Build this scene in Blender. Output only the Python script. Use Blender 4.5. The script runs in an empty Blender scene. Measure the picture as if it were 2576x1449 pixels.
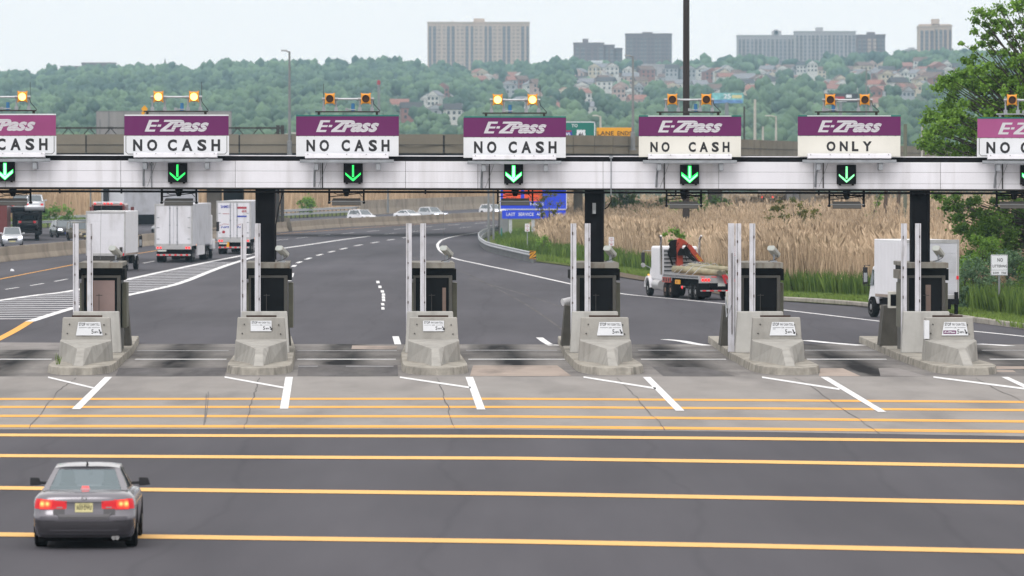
import bpy, bmesh, math, random
import numpy as np
from mathutils import Vector, Matrix, geometry
R = math.radians
random.seed(7); rng = np.random.default_rng(7)
scene = bpy.context.scene
COL = scene.collection

# ------------------------------------------------------------------ camera
CAM_H, HZ, FP, CX, CY = 6.5, 427.0, 14311.0, 1288.0, 724.5
PITCH = math.atan((CY - HZ) / FP)
cam_d = bpy.data.cameras.new('camera'); cam = bpy.data.objects.new('camera', cam_d); COL.objects.link(cam)
cam.location = (0, 0, CAM_H); cam.rotation_euler = (R(90) - PITCH, 0, 0)
cam_d.lens = 200; cam_d.sensor_width = 36; cam_d.clip_start = 1; cam_d.clip_end = 30000
cam_d.dof.use_dof = True; cam_d.dof.focus_distance = 188; cam_d.dof.aperture_fstop = 3.6
scene.camera = cam

# ------------------------------------------------------------------ sky, sun, exposure
SUN_EL, SUN_ROT = R(40), R(196)
world = bpy.data.worlds.new('World'); scene.world = world; world.use_nodes = True
nt = world.node_tree; nt.nodes.clear()
def wn(t): return nt.nodes.new(t)
sky = wn('ShaderNodeTexSky'); sky.sky_type = 'NISHITA'; sky.sun_disc = False
sky.sun_elevation = SUN_EL; sky.sun_rotation = SUN_ROT; sky.dust_density = 3.0; sky.air_density = 1.0
hs = wn('ShaderNodeHueSaturation'); hs.inputs['Saturation'].default_value = 0.25
nt.links.new(sky.outputs[0], hs.inputs['Color'])
# overcast layer: brighter overhead than at the horizon, faint cloud structure
tc = wn('ShaderNodeTexCoord'); sx = wn('ShaderNodeSeparateXYZ'); nt.links.new(tc.outputs['Generated'], sx.inputs[0])
mr = wn('ShaderNodeMapRange'); mr.inputs[1].default_value = 0.0; mr.inputs[2].default_value = 1.0
mr.inputs[3].default_value = 11.3; mr.inputs[4].default_value = 16.0
nt.links.new(sx.outputs['Z'], mr.inputs[0])
nz = wn('ShaderNodeTexNoise'); nz.inputs['Scale'].default_value = 3.0; nz.inputs['Detail'].default_value = 4
mp = wn('ShaderNodeMapping'); mp.inputs['Scale'].default_value = (1, 1, 6); nt.links.new(tc.outputs['Generated'], mp.inputs[0]); nt.links.new(mp.outputs[0], nz.inputs['Vector'])
mc = wn('ShaderNodeMapRange'); mc.inputs[3].default_value = 0.94; mc.inputs[4].default_value = 1.06; nt.links.new(nz.outputs['Fac'], mc.inputs[0])
mm = wn('ShaderNodeMath'); mm.operation = 'MULTIPLY'; nt.links.new(mr.outputs[0], mm.inputs[0]); nt.links.new(mc.outputs[0], mm.inputs[1])
tint = wn('ShaderNodeVectorMath'); tint.operation = 'SCALE'; tint.inputs[0].default_value = (1.03, 1.0, 0.98); nt.links.new(mm.outputs[0], tint.inputs['Scale'])
mix = wn('ShaderNodeMix'); mix.data_type = 'RGBA'; mix.inputs[0].default_value = 0.88
nt.links.new(hs.outputs[0], mix.inputs[6]); nt.links.new(tint.outputs[0], mix.inputs[7])
bg = wn('ShaderNodeBackground'); bg.inputs['Strength'].default_value = 0.1; nt.links.new(mix.outputs[2], bg.inputs['Color'])
wo = wn('ShaderNodeOutputWorld'); nt.links.new(bg.outputs[0], wo.inputs['Surface'])
sun_d = bpy.data.lights.new('sun', 'SUN'); sun = bpy.data.objects.new('sun', sun_d); COL.objects.link(sun)
sun_d.energy = 1.3; sun_d.angle = R(30); sun_d.color = (1, 0.97, 0.93)
sd = Vector((math.sin(SUN_ROT) * math.cos(SUN_EL), math.cos(SUN_ROT) * math.cos(SUN_EL), math.sin(SUN_EL)))
sun.rotation_euler = sd.to_track_quat('Z', 'Y').to_euler()
vs = scene.view_settings; vs.view_transform = 'Standard'; vs.look = 'None'; vs.gamma = 1; vs.use_curve_mapping = False; vs.exposure = 0.10
scene.cycles.use_denoising = True; scene.cycles.max_bounces = 8; scene.cycles.volume_bounces = 1
scene.cycles.transparent_max_bounces = 12

# ------------------------------------------------------------------ pixel helpers (photo at 2576 wide)
def ray(px, py):
    fwd = Vector((0, math.cos(PITCH), -math.sin(PITCH))); up = Vector((0, math.sin(PITCH), math.cos(PITCH)))
    return fwd + Vector(((px - CX) / FP, 0, 0)) + up * ((CY - py) / FP)
def W(px, py, Y):
    d = ray(px, py); return Vector((0, 0, CAM_H)) + d * (Y / d.y)
def G(px, py, z=0.0):
    d = ray(px, py); t = (z - CAM_H) / d.z; p = Vector((0, 0, CAM_H)) + d * t; p.z = z; return p
def Xat(px, Y): return (px - CX) / FP * Y
def Zat(py, Y): return W(CX, py, Y).z

# ------------------------------------------------------------------ materials
def new_mat(name):
    m = bpy.data.materials.new(name); m.use_nodes = True
    return m, m.node_tree, m.node_tree.nodes['Principled BSDF']
def mat(name, col, rough=0.7, metal=0.0, var=0.12, scale=3.0, stretch=(1, 1, 1), bump=0.0, bscale=None, spec=0.4, dirt=None, dirt_amt=0.0, dscale=1.2, dstretch=(1, 1, 1)):
    m, t, b = new_mat(name); N = t.nodes.new; L = t.links.new
    tco = N('ShaderNodeTexCoord'); oi = N('ShaderNodeObjectInfo'); off = N('ShaderNodeVectorMath'); off.operation = 'MULTIPLY_ADD'; off.inputs[1].default_value = (31, 47, 23); L(oi.outputs['Random'], off.inputs[0]); L(tco.outputs['Object'], off.inputs[2])
    class c: outputs = {'Object': off.outputs[0]}
    mp = N('ShaderNodeMapping'); mp.inputs['Scale'].default_value = stretch; L(c.outputs['Object'], mp.inputs[0])
    n = N('ShaderNodeTexNoise'); n.inputs['Scale'].default_value = scale; n.inputs['Detail'].default_value = 6; n.inputs['Roughness'].default_value = 0.65; L(mp.outputs[0], n.inputs['Vector'])
    r = N('ShaderNodeValToRGB'); r.color_ramp.elements[0].position = 0.3; r.color_ramp.elements[1].position = 0.7
    r.color_ramp.elements[0].color = (*[min(1, max(0, x * (1 - var))) for x in col], 1); r.color_ramp.elements[1].color = (*[min(1, x * (1 + var)) for x in col], 1)
    L(n.outputs['Fac'], r.inputs[0]); out = r.outputs[0]
    if dirt:
        mp2 = N('ShaderNodeMapping'); mp2.inputs['Scale'].default_value = dstretch; L(c.outputs['Object'], mp2.inputs[0])
        n2 = N('ShaderNodeTexNoise'); n2.inputs['Scale'].default_value = dscale; n2.inputs['Detail'].default_value = 5; L(mp2.outputs[0], n2.inputs['Vector'])
        r2 = N('ShaderNodeValToRGB'); r2.color_ramp.elements[0].position = 0.48; r2.color_ramp.elements[1].position = 0.72
        r2.color_ramp.elements[1].color = (dirt_amt,) * 3 + (1,); r2.color_ramp.elements[0].color = (0, 0, 0, 1); L(n2.outputs['Fac'], r2.inputs[0])
        mx = N('ShaderNodeMix'); mx.data_type = 'RGBA'; mx.inputs[7].default_value = (*dirt, 1); L(r2.outputs[0], mx.inputs[0]); L(out, mx.inputs[6]); out = mx.outputs[2]
    L(out, b.inputs['Base Color']); b.inputs['Roughness'].default_value = rough; b.inputs['Metallic'].default_value = metal
    b.inputs['Specular IOR Level'].default_value = spec
    if bump:
        n3 = N('ShaderNodeTexNoise'); n3.inputs['Scale'].default_value = bscale or scale * 8; n3.inputs['Detail'].default_value = 4; L(c.outputs['Object'], n3.inputs['Vector'])
        bp = N('ShaderNodeBump'); bp.inputs['Strength'].default_value = bump; bp.inputs['Distance'].default_value = 0.02; L(n3.outputs['Fac'], bp.inputs['Height']); L(bp.outputs[0], b.inputs['Normal'])
    return m
def glow(name, col, strength, base=None):
    m, t, b = new_mat(name); b.inputs['Base Color'].default_value = (*(base or col), 1); b.inputs['Roughness'].default_value = 0.4
    b.inputs['Emission Color'].default_value = (*col, 1); b.inputs['Emission Strength'].default_value = strength
    return m
def glass(name, col, trans=0.5, rough=0.05):
    m, t, b = new_mat(name); N = t.nodes.new; L = t.links.new
    b.inputs['Base Color'].default_value = (*col, 1); b.inputs['Roughness'].default_value = rough; b.inputs['Specular IOR Level'].default_value = 0.7
    tr = N('ShaderNodeBsdfTransparent'); tr.inputs[0].default_value = (*[min(1, .6 + .4 * c) for c in col], 1)
    mx = N('ShaderNodeMixShader'); mx.inputs[0].default_value = trans
    L(b.outputs[0], mx.inputs[1]); L(tr.outputs[0], mx.inputs[2]); L(mx.outputs[0], t.nodes['Material Output'].inputs['Surface'])
    return m
def leafmat(name, dark, light, trans=0.25, rough=0.6):
    # colour varies from leaf to leaf (and crown to crown) with the mesh's own 'tint' value
    m, t, b = new_mat(name); N = t.nodes.new; L = t.links.new
    a = N('ShaderNodeAttribute'); a.attribute_name = 'tint'
    r = N('ShaderNodeValToRGB'); r.color_ramp.elements[0].color = (*dark, 1); r.color_ramp.elements[1].color = (*light, 1)
    L(a.outputs['Fac'], r.inputs[0]); L(r.outputs[0], b.inputs['Base Color']); b.inputs['Roughness'].default_value = rough; b.inputs['Specular IOR Level'].default_value = 0.25
    tl = N('ShaderNodeBsdfTranslucent'); L(r.outputs[0], tl.inputs[0])
    mx = N('ShaderNodeMixShader'); mx.inputs[0].default_value = trans
    L(b.outputs[0], mx.inputs[1]); L(tl.outputs[0], mx.inputs[2]); L(mx.outputs[0], t.nodes['Material Output'].inputs['Surface'])
    return m

def asphalt(name, a, b_, patch):
    m, t, b = new_mat(name); N = t.nodes.new; L = t.links.new
    c = N('ShaderNodeTexCoord')
    def noise(scale, stretch, detail=5):
        mp = N('ShaderNodeMapping'); mp.inputs['Scale'].default_value = stretch; L(c.outputs['Object'], mp.inputs[0])
        n = N('ShaderNodeTexNoise'); n.inputs['Scale'].default_value = scale; n.inputs['Detail'].default_value = detail; n.inputs['Roughness'].default_value = .6; L(mp.outputs[0], n.inputs['Vector']); return n
    n1 = noise(0.35, (1, 0.06, 1)); n2 = noise(30, (1, .35, 1), 3); n3 = noise(0.06, (1, .3, 1), 4)
    r = N('ShaderNodeValToRGB'); r.color_ramp.elements[0].position = .3; r.color_ramp.elements[1].position = .7
    r.color_ramp.elements[0].color = (*a, 1); r.color_ramp.elements[1].color = (*b_, 1); L(n1.outputs['Fac'], r.inputs[0])
    r2 = N('ShaderNodeMapRange'); r2.inputs[3].default_value = .82; r2.inputs[4].default_value = 1.18; L(n2.outputs['Fac'], r2.inputs[0])
    r3 = N('ShaderNodeMapRange'); r3.inputs[1].default_value = .35; r3.inputs[2].default_value = .65; r3.inputs[3].default_value = 1 - patch; r3.inputs[4].default_value = 1 + patch; L(n3.outputs['Fac'], r3.inputs[0])
    mu = N('ShaderNodeMath'); mu.operation = 'MULTIPLY'; L(r2.outputs[0], mu.inputs[0]); L(r3.outputs[0], mu.inputs[1])
    # wavering sealed joints and tyre darkened tracks along the travel direction
    w = N('ShaderNodeTexNoise'); w.inputs['Scale'].default_value = .05; w.inputs['Detail'].default_value = 3; L(c.outputs['Object'], w.inputs['Vector'])
    sp = N('ShaderNodeSeparateXYZ'); L(c.outputs['Object'], sp.inputs[0])
    ad = N('ShaderNodeMath'); ad.operation = 'MULTIPLY_ADD'; ad.inputs[1].default_value = 2.6; L(w.outputs['Fac'], ad.inputs[0]); L(sp.outputs['X'], ad.inputs[2])
    pp = N('ShaderNodeMath'); pp.operation = 'PINGPONG'; pp.inputs[1].default_value = 2.3; L(ad.outputs[0], pp.inputs[0])
    j = N('ShaderNodeMapRange'); j.inputs[1].default_value = 0.0; j.inputs[2].default_value = .13; j.inputs[3].default_value = .90; j.inputs[4].default_value = 1; L(pp.outputs[0], j.inputs[0])
    mu2 = N('ShaderNodeMath'); mu2.operation = 'MULTIPLY'; L(mu.outputs[0], mu2.inputs[0]); L(j.outputs[0], mu2.inputs[1])
    vm = N('ShaderNodeVectorMath'); vm.operation = 'SCALE'; L(r.outputs[0], vm.inputs[0]); L(mu2.outputs[0], vm.inputs['Scale'])
    L(vm.outputs[0], b.inputs['Base Color']); b.inputs['Roughness'].default_value = .9; b.inputs['Specular IOR Level'].default_value = .09
    return m

M = {}
M['asphalt'] = asphalt('asphalt', (.065, .063, .0735), (.090, .087, .099), .15)
M['concrete'] = mat('island_concrete', (.345, .335, .315), .85, var=.11, scale=1.5, bump=.25, bscale=14, dirt=(.18, .17, .155), dirt_amt=.38, dscale=2.2, dstretch=(1, 1, .25), spec=.03)
M['concrete_light'] = mat('pale_concrete', (.42, .415, .40), .85, var=.10, scale=1.2, bump=.15, bscale=20, dirt=(.2, .19, .18), dirt_amt=.4, dscale=1.6, dstretch=(2, 2, .3), spec=.03)
M['kerb'] = mat('kerb_concrete', (.33, .31, .275), .9, var=.25, scale=2.2, bump=.4, bscale=9, dirt=(.10, .095, .088), dirt_amt=.6, dscale=1.0, dstretch=(1.6, 1.6, 1), spec=.03)
M['wall_dark'] = mat('weathered_rear_wall', (.085, .08, .07), .9, var=.2, scale=2, bump=.2)
M['apron'] = mat('apron_concrete', (.265, .25, .24), .85, var=.10, scale=.5, stretch=(1, .3, 1), bump=.1, dirt=(.12, .115, .115), dirt_amt=.5, dscale=.55, dstretch=(1, .12, 1), spec=.03)
M['white_paint'] = mat('white_road_paint', (.72, .72, .73), .7, var=.10, scale=3, stretch=(1, .2, 1), dirt=(.35, .35, .36), dirt_amt=.5, dscale=2.5, spec=.03)
M['old_paint'] = mat('worn_road_paint', (.36, .36, .37), .7, var=.2, scale=3, spec=.03)
M['yellow_paint'] = mat('yellow_road_paint', (.75, .385, .10), .7, var=.10, scale=1.6, dirt=(.42, .25, .10), dirt_amt=.5, dscale=1.6, spec=.03)
M['white_panel'] = mat('white_enamel_panel', (.74, .74, .80), .45, var=.04, scale=.8, dirt=(.42, .41, .42), dirt_amt=.35, dscale=1.4, dstretch=(2.2, 2.2, .2))
M['white_metal'] = mat('white_painted_steel', (.56, .56, .61), .5, var=.07, scale=4, dirt=(.30, .28, .27), dirt_amt=.45, dscale=4.0, dstretch=(2, 2, .5))
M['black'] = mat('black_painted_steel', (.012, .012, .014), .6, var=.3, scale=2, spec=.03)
M['column_black'] = mat('black_column_paint', (.009, .009, .011), .75, var=.3, scale=1, spec=.03)
M['galv'] = mat('galvanised_steel', (.30, .32, .35), .5, metal=.5, var=.2, scale=3)
M['galv_light'] = mat('pale_galvanised_steel', (.42, .44, .47), .5, metal=.3, var=.15, scale=4)
M['dark_steel'] = mat('dark_weathered_steel', (.035, .032, .03), .7, var=.3, scale=3)
M['olive'] = mat('olive_grey_metal', (.13, .128, .095), .6, var=.15, scale=2)
M['antenna_grey'] = mat('antenna_grey', (.085, .082, .078), .6, var=.1, scale=2)
M['booth_roof'] = mat('rusty_roof_fascia', (.22, .21, .185), .7, var=.15, scale=2, dirt=(.10, .065, .04), dirt_amt=.8, dscale=2.0, dstretch=(2, 2, .6))
M['booth_frame'] = mat('booth_bronze_frame', (.06, .057, .05), .5, var=.1, scale=3)
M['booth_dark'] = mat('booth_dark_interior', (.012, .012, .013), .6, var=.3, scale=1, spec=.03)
M['booth_glass'] = mat('booth_dark_glass', (.006, .0065, .008), .2, var=.2, scale=.6, spec=.08)
M['blind'] = mat('pinkish_blind', (.24, .175, .165), .8, var=.06, scale=2)
M['poster'] = mat('pale_poster', (.17, .12, .10), .7, var=.08, scale=5)
M['purple'] = mat('purple_sign_sheet', (.118, .007, .095), .55, var=.06, scale=1.2)
M['purple_faded'] = mat('faded_purple_sign_sheet', (.26, .045, .16), .55, var=.10, scale=1.2)
M['purple_pink'] = mat('pinkish_purple_sign_sheet', (.33, .07, .21), .55, var=.08, scale=1.2)
M['sign_white'] = mat('white_sign_sheet', (.68, .70, .74), .5, var=.04, scale=1.5)
M['sign_cream'] = mat('cream_sign_sheet', (.70, .69, .64), .5, var=.05, scale=1.0)
M['sign_silver'] = mat('silver_sign_lettering', (.56, .56, .60), .5, var=.05, scale=3)
M['ink'] = mat('black_sign_lettering', (.018, .018, .022), .6, var=.2, scale=5)
M['teal'] = mat('teal_sign_cap', (.01, .16, .14), .5, var=.1)
M['beacon_yellow'] = mat('beacon_yellow_housing', (.72, .30, .03), .45, var=.08, scale=6)
M['beacon_off'] = mat('unlit_amber_lens', (.05, .018, .008), .25, var=.1)
M['beacon_on'] = glow('lit_amber_lens', (1.0, .50, .12), 4.5)
M['arrow_hot'] = glow('bright_green_white_arrow', (.26, 1.0, .42), 2.0)
M['arrow_green'] = glow('green_led_arrow', (.03, 1.0, .16), 1.3)
M['arrow_mint'] = glow('mint_led_arrow', (.25, 1.0, .40), 1.5)
M['arrow_rim'] = glow('green_led_edge', (.0, .85, .12), 1.0)
M['blue_lamp'] = mat('blue_lamp', (.03, .14, .30), .3, var=.1)
M['housing'] = mat('camera_housing', (.45, .45, .42), .45, var=.08, scale=3)
M['housing_end'] = mat('camera_window', (.42, .45, .43), .25, var=.06)
M['yellow_paint_near'] = mat('pale_yellow_road_paint', (.76, .46, .175), .7, var=.10, scale=1.6, dirt=(.45, .27, .10), dirt_amt=.45, dscale=1.6, spec=.03)
M['hatch_paint'] = mat('worn_hatch_paint', (.42, .42, .44), .7, var=.25, scale=2, dirt=(.22, .22, .23), dirt_amt=.6, dscale=1.5, spec=.03)
M['tyre'] = mat('tyre_rubber', (.012, .012, .013), .85, var=.3, scale=4, spec=.03)
M['rim'] = mat('wheel_rim', (.30, .30, .31), .4, metal=.6, var=.15)
M['rim_rust'] = mat('rusty_wheel_rim', (.20, .12, .08), .6, var=.2)
M['under'] = mat('underbody_black', (.010, .010, .011), .8, var=.3, scale=2, spec=.03)
M['truck_white'] = mat('truck_white_paint', (.64, .64, .69), .4, var=.05, scale=.8, dirt=(.34, .33, .33), dirt_amt=.5, dscale=.9, dstretch=(2, 2, .5))
M['truck_grey'] = mat('truck_pale_grey_paint', (.50, .51, .56), .45, var=.06, scale=.8, dirt=(.28, .28, .29), dirt_amt=.5, dscale=.9)
M['truck_bright'] = mat('truck_bright_white', (.72, .72, .76), .35, var=.04, scale=1)
M['alu'] = mat('trailer_aluminium', (.42, .42, .43), .4, metal=.4, var=.15, scale=2)
M['red_light'] = glow('red_tail_light', (1, .03, .03), 1.6, (.4, .01, .01))
M['red_hot'] = glow('lit_brake_light', (1.0, .30, .10), 2.2, (.6, .05, .03))
M['red_dull'] = glow('red_lens', (.75, .008, .02), .40, (.4, .005, .01))
M['amber_light'] = glow('amber_marker', (1, .35, .05), 2.0)
M['head_light'] = glow('white_blue_headlight', (.82, .86, 1.0), 3.0)
M['crane_red'] = mat('crane_red_paint', (.33, .045, .025), .45, var=.12, scale=2, dirt=(.06, .03, .02), dirt_amt=.4, dscale=3)
M['log'] = mat('weathered_timber', (.30, .27, .18), .85, var=.25, scale=3, stretch=(1, .15, 1), bump=.3, dirt=(.12, .11, .09), dirt_amt=.5, dscale=1.8)
M['log_end'] = mat('timber_end', (.13, .12, .09), .9, var=.2, scale=5)
M['timber_deck'] = mat('timber_deck', (.30, .19, .10), .8, var=.2, scale=2)
M['cloth_red'] = mat('red_flag_cloth', (.42, .02, .03), .8, var=.1)
M['barrier_tan'] = mat('tan_barrier_concrete', (.34, .285, .225), .9, var=.12, scale=.35, bump=.1, bscale=4, dirt=(.13, .105, .08), dirt_amt=.6, dscale=.35, dstretch=(1, 1, .6))
M['bridge_concrete'] = mat('bridge_concrete', (.19, .17, .135), .9, var=.12, scale=.25, bump=.1, bscale=3, dirt=(.10, .09, .07), dirt_amt=.6, dscale=.12, dstretch=(1, 1, 2.5))
M['bridge_dark'] = mat('bridge_dark_girder', (.018, .018, .02), .8, var=.3, scale=.4)
M['pier'] = mat('pier_concrete', (.14, .125, .105), .9, var=.2, scale=.5, dirt=(.05, .045, .04), dirt_amt=.6, dscale=.5, dstretch=(1, 1, .3))
M['pier_grey'] = mat('grey_pier_concrete', (.17, .165, .17), .9, var=.2, scale=.5, dirt=(.06, .06, .06), dirt_amt=.6, dscale=.5, dstretch=(1, 1, .3))
M['rust_steel'] = mat('rusty_steel', (.05, .028, .02), .8, var=.3, scale=.8)
M['mast'] = mat('dark_brown_mast', (.022, .014, .012), .7, var=.25, scale=.5)
M['lamp_grey'] = mat('street_lamp_grey', (.20, .21, .22), .5, metal=.3, var=.15, scale=1)
M['pole_pale'] = mat('pale_pole', (.40, .39, .36), .6, var=.15, scale=1)
M['wood_pole'] = mat('brown_utility_pole', (.085, .06, .045), .9, var=.3, scale=1.5, stretch=(1, 1, .2))
M['wood_green'] = mat('greenish_utility_pole', (.12, .13, .10), .9, var=.2, scale=1.5, stretch=(1, 1, .2))
M['sign_blue'] = mat('blue_sign_sheet', (.012, .05, .62), .5, var=.06, scale=.5)
M['sign_orange'] = mat('orange_sign_sheet', (.78, .085, .02), .5, var=.06, scale=.5)
M['sign_green'] = mat('green_sign_sheet', (.0, .15, .115), .5, var=.05, scale=.5)
M['sign_yellow'] = mat('yellow_sign_sheet', (.72, .33, .01), .5, var=.05, scale=.5)
M['sign_grey'] = mat('grey_sign_back', (.25, .25, .25), .6, var=.1, scale=.4, stretch=(3, 1, .3))
M['red_ink'] = mat('red_sign_lettering', (.35, .03, .05), .6, var=.1)
M['blue_ink'] = mat('blue_sign_lettering', (.03, .05, .35), .6, var=.1)
M['earth'] = mat('bare_earth', (.13, .105, .08), .95, var=.3, scale=.6, bump=.3, spec=.03)
M['sidewalk'] = mat('old_pavement', (.15, .135, .125), .9, var=.2, scale=.8, bump=.2, spec=.03)
M['verge_soil'] = mat('verge_soil', (.085, .105, .03), .95, var=.4, scale=.8, bump=.3, spec=.03)
M['reed_soil'] = mat('reed_bed_soil', (.22, .165, .10), .95, var=.3, scale=.4, spec=.03)
M['hill_soil'] = mat('hill_floor', (.045, .07, .035), .95, var=.3, scale=.02)
M['bark'] = mat('bark', (.055, .047, .04), .95, var=.3, scale=4, bump=.4)
M['leaf'] = leafmat('maple_leaf', (.05, .125, .016), (.25, .43, .065))
M['leaf_dark'] = leafmat('dark_leaf', (.036, .09, .014), (.18, .32, .05))
M['leaf_blue'] = leafmat('blue_green_leaf', (.06, .12, .065), (.17, .27, .14))
M['leaf_bright'] = leafmat('bright_leaf', (.05, .13, .012), (.17, .30, .04))
M['leaf_olive'] = leafmat('olive_leaf', (.05, .07, .012), (.17, .17, .035))
M['reed'] = leafmat('dry_reed', (.17, .125, .08), (.62, .475, .335), .15, .8)
M['reed_far'] = leafmat('dry_reed_far', (.30, .20, .125), (.60, .43, .29), .1, .8)
M['grass'] = leafmat('verge_grass', (.06, .115, .022), (.20, .29, .06), .25, .7)
M['hill_leaf'] = leafmat('hill_wood_leaf', (.030, .068, .048), (.125, .205, .105), .1, .8)
M['hill_leaf2'] = leafmat('hill_tree_leaf', (.03, .075, .022), (.09, .16, .045), .1, .8)

# ------------------------------------------------------------------ mesh helpers
def unit(v):
    v = Vector(v); return v.normalized() if v.length > 1e-9 else Vector((0, 0, 1))
class MB:
    def __init__(s): s.v = []; s.f = []; s.m = []
    def add(s, vs, fs, mi=0):
        o = len(s.v); s.v += [tuple(p) for p in vs]; s.f += [tuple(i + o for i in f) for f in fs]; s.m += [mi] * len(fs); return s
    def box(s, x0, x1, y0, y1, z0, z1, mi=0):
        return s.add([(x0, y0, z0), (x1, y0, z0), (x1, y1, z0), (x0, y1, z0), (x0, y0, z1), (x1, y0, z1), (x1, y1, z1), (x0, y1, z1)],
                     [(0, 3, 2, 1), (4, 5, 6, 7), (0, 1, 5, 4), (1, 2, 6, 5), (2, 3, 7, 6), (3, 0, 4, 7)], mi)
    def hexa(s, b, t, mi=0):   # bottom quad and top quad, counter clockwise from above
        return s.add(list(b) + list(t), [(0, 3, 2, 1), (4, 5, 6, 7), (0, 1, 5, 4), (1, 2, 6, 5), (2, 3, 7, 6), (3, 0, 4, 7)], mi)
    def poly(s, pts, mi=0): return s.add(pts, [tuple(range(len(pts)))], mi)
    def prism(s, pts, d, mi=0):  # polygon pushed along vector d
        d = Vector(d); n = len(pts); a = [Vector(p) for p in pts]; b = [p + d for p in a]
        return s.add(a + b, [tuple(range(n))[::-1], tuple(range(n, 2 * n))] + [(i, (i + 1) % n, n + (i + 1) % n, n + i) for i in range(n)], mi)
    def tube(s, pts, r, n=8, mi=0, caps=True):
        pts = [Vector(p) for p in pts]; rs = r if isinstance(r, (list, tuple)) else [r] * len(pts); vs = []
        for i, p in enumerate(pts):
            d = unit(pts[min(i + 1, len(pts) - 1)] - pts[max(i - 1, 0)])
            a = unit(d.cross(Vector((0, 0, 1)) if abs(d.z) < .95 else Vector((1, 0, 0)))); b = d.cross(a)
            for k in range(n):
                t = 2 * math.pi * k / n; vs.append(p + (a * math.cos(t) + b * math.sin(t)) * rs[i])
        fs = []
        for i in range(len(pts) - 1):
            for k in range(n): fs.append((i * n + k, i * n + (k + 1) % n, (i + 1) * n + (k + 1) % n, (i + 1) * n + k))
        if caps: fs += [tuple(range(n))[::-1], tuple(range((len(pts) - 1) * n, len(pts) * n))]
        return s.add(vs, fs, mi)
    def ribbon(s, pts, w, mi=0):   # flat strip on the ground along pts; w one width or one per point
        pts = [Vector(p) for p in pts]; vs = []
        for i, p in enumerate(pts):
            d = unit(pts[min(i + 1, len(pts) - 1)] - pts[max(i - 1, 0)]); nrm = Vector((d.y, -d.x, 0)); ww = w[i] if isinstance(w, (list, tuple)) else w
            vs += [p - nrm * ww / 2, p + nrm * ww / 2]
        return s.add(vs, [(2 * i, 2 * i + 1, 2 * i + 3, 2 * i + 2) for i in range(len(pts) - 1)], mi)
    def sweep(s, pts, prof, mi=0, caps=True):   # profile [(side, up)] carried along a ground path
        pts = [Vector(p) for p in pts]; n = len(prof); vs = []
        for i, p in enumerate(pts):
            d = unit(pts[min(i + 1, len(pts) - 1)] - pts[max(i - 1, 0)]); nrm = unit((d.y, -d.x, 0))
            vs += [p + nrm * a + Vector((0, 0, b)) for a, b in prof]
        fs = [(i * n + k, i * n + (k + 1) % n, (i + 1) * n + (k + 1) % n, (i + 1) * n + k) for i in range(len(pts) - 1) for k in range(n)]
        if caps: fs += [tuple(range(n))[::-1], tuple(range((len(pts) - 1) * n, len(pts) * n))]
        return s.add(vs, fs, mi)
    def tess(s, pts, z=None, mi=0):
        tri = geometry.tessellate_polygon([[Vector(p) for p in pts]])
        fs = []
        for t in tri:
            a, b, c = [Vector(pts[i]) for i in t]
            fs.append(t if (b - a).cross(c - a).z > 0 else t[::-1])
        return s.add(pts, fs, mi)
    def move(s, d):
        d = Vector(d); s.v = [tuple(Vector(p) + d) for p in s.v]; return s
    def build(s, name, mats, parent=None, smooth=None, bevel=0.0, at=None, fix=True):
        me = bpy.data.meshes.new(name); vs = s.v
        if at is not None: vs = [(p[0] - at[0], p[1] - at[1], p[2] - at[2]) for p in vs]
        me.from_pydata(vs, [], s.f)
        for m in (mats if isinstance(mats, (list, tuple)) else [mats]): me.materials.append(M[m] if isinstance(m, str) else m)
        me.polygons.foreach_set('material_index', s.m)
        if fix:
            bm = bmesh.new(); bm.from_mesh(me); bmesh.ops.recalc_face_normals(bm, faces=bm.faces); bm.to_mesh(me); bm.free()
        me.update()
        if smooth is not None:
            me.polygons.foreach_set('use_smooth', [True] * len(me.polygons)); me.set_sharp_from_angle(angle=R(smooth))
        o = bpy.data.objects.new(name, me); COL.objects.link(o)
        if parent is not None: o.parent = parent
        elif at is not None: o.location = at
        if bevel:
            b = o.modifiers.new('bevel', 'BEVEL'); b.width = bevel; b.segments = 2; b.limit_method = 'ANGLE'; b.angle_limit = R(40)
        return o
def tag(o, label=None, cat=None, group=None, kind=None):
    for k, v in (('label', label), ('category', cat), ('group', group), ('kind', kind)):
        if v: o[k] = v
    return o
def thing(name, label, cat, loc=(0, 0, 0), rot=0.0, group=None):
    o = bpy.data.objects.new(name, None); COL.objects.link(o); o.location = loc; o.rotation_euler = (0, 0, rot); o.empty_display_size = .3
    return tag(o, label, cat, group)
def copy_tree(o, parent=None):
    c = o.copy(); COL.objects.link(c)
    if parent is not None: c.parent = parent
    for ch in list(o.children): copy_tree(ch, c)
    return c
def structure(o): return tag(o, kind='structure')

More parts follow.
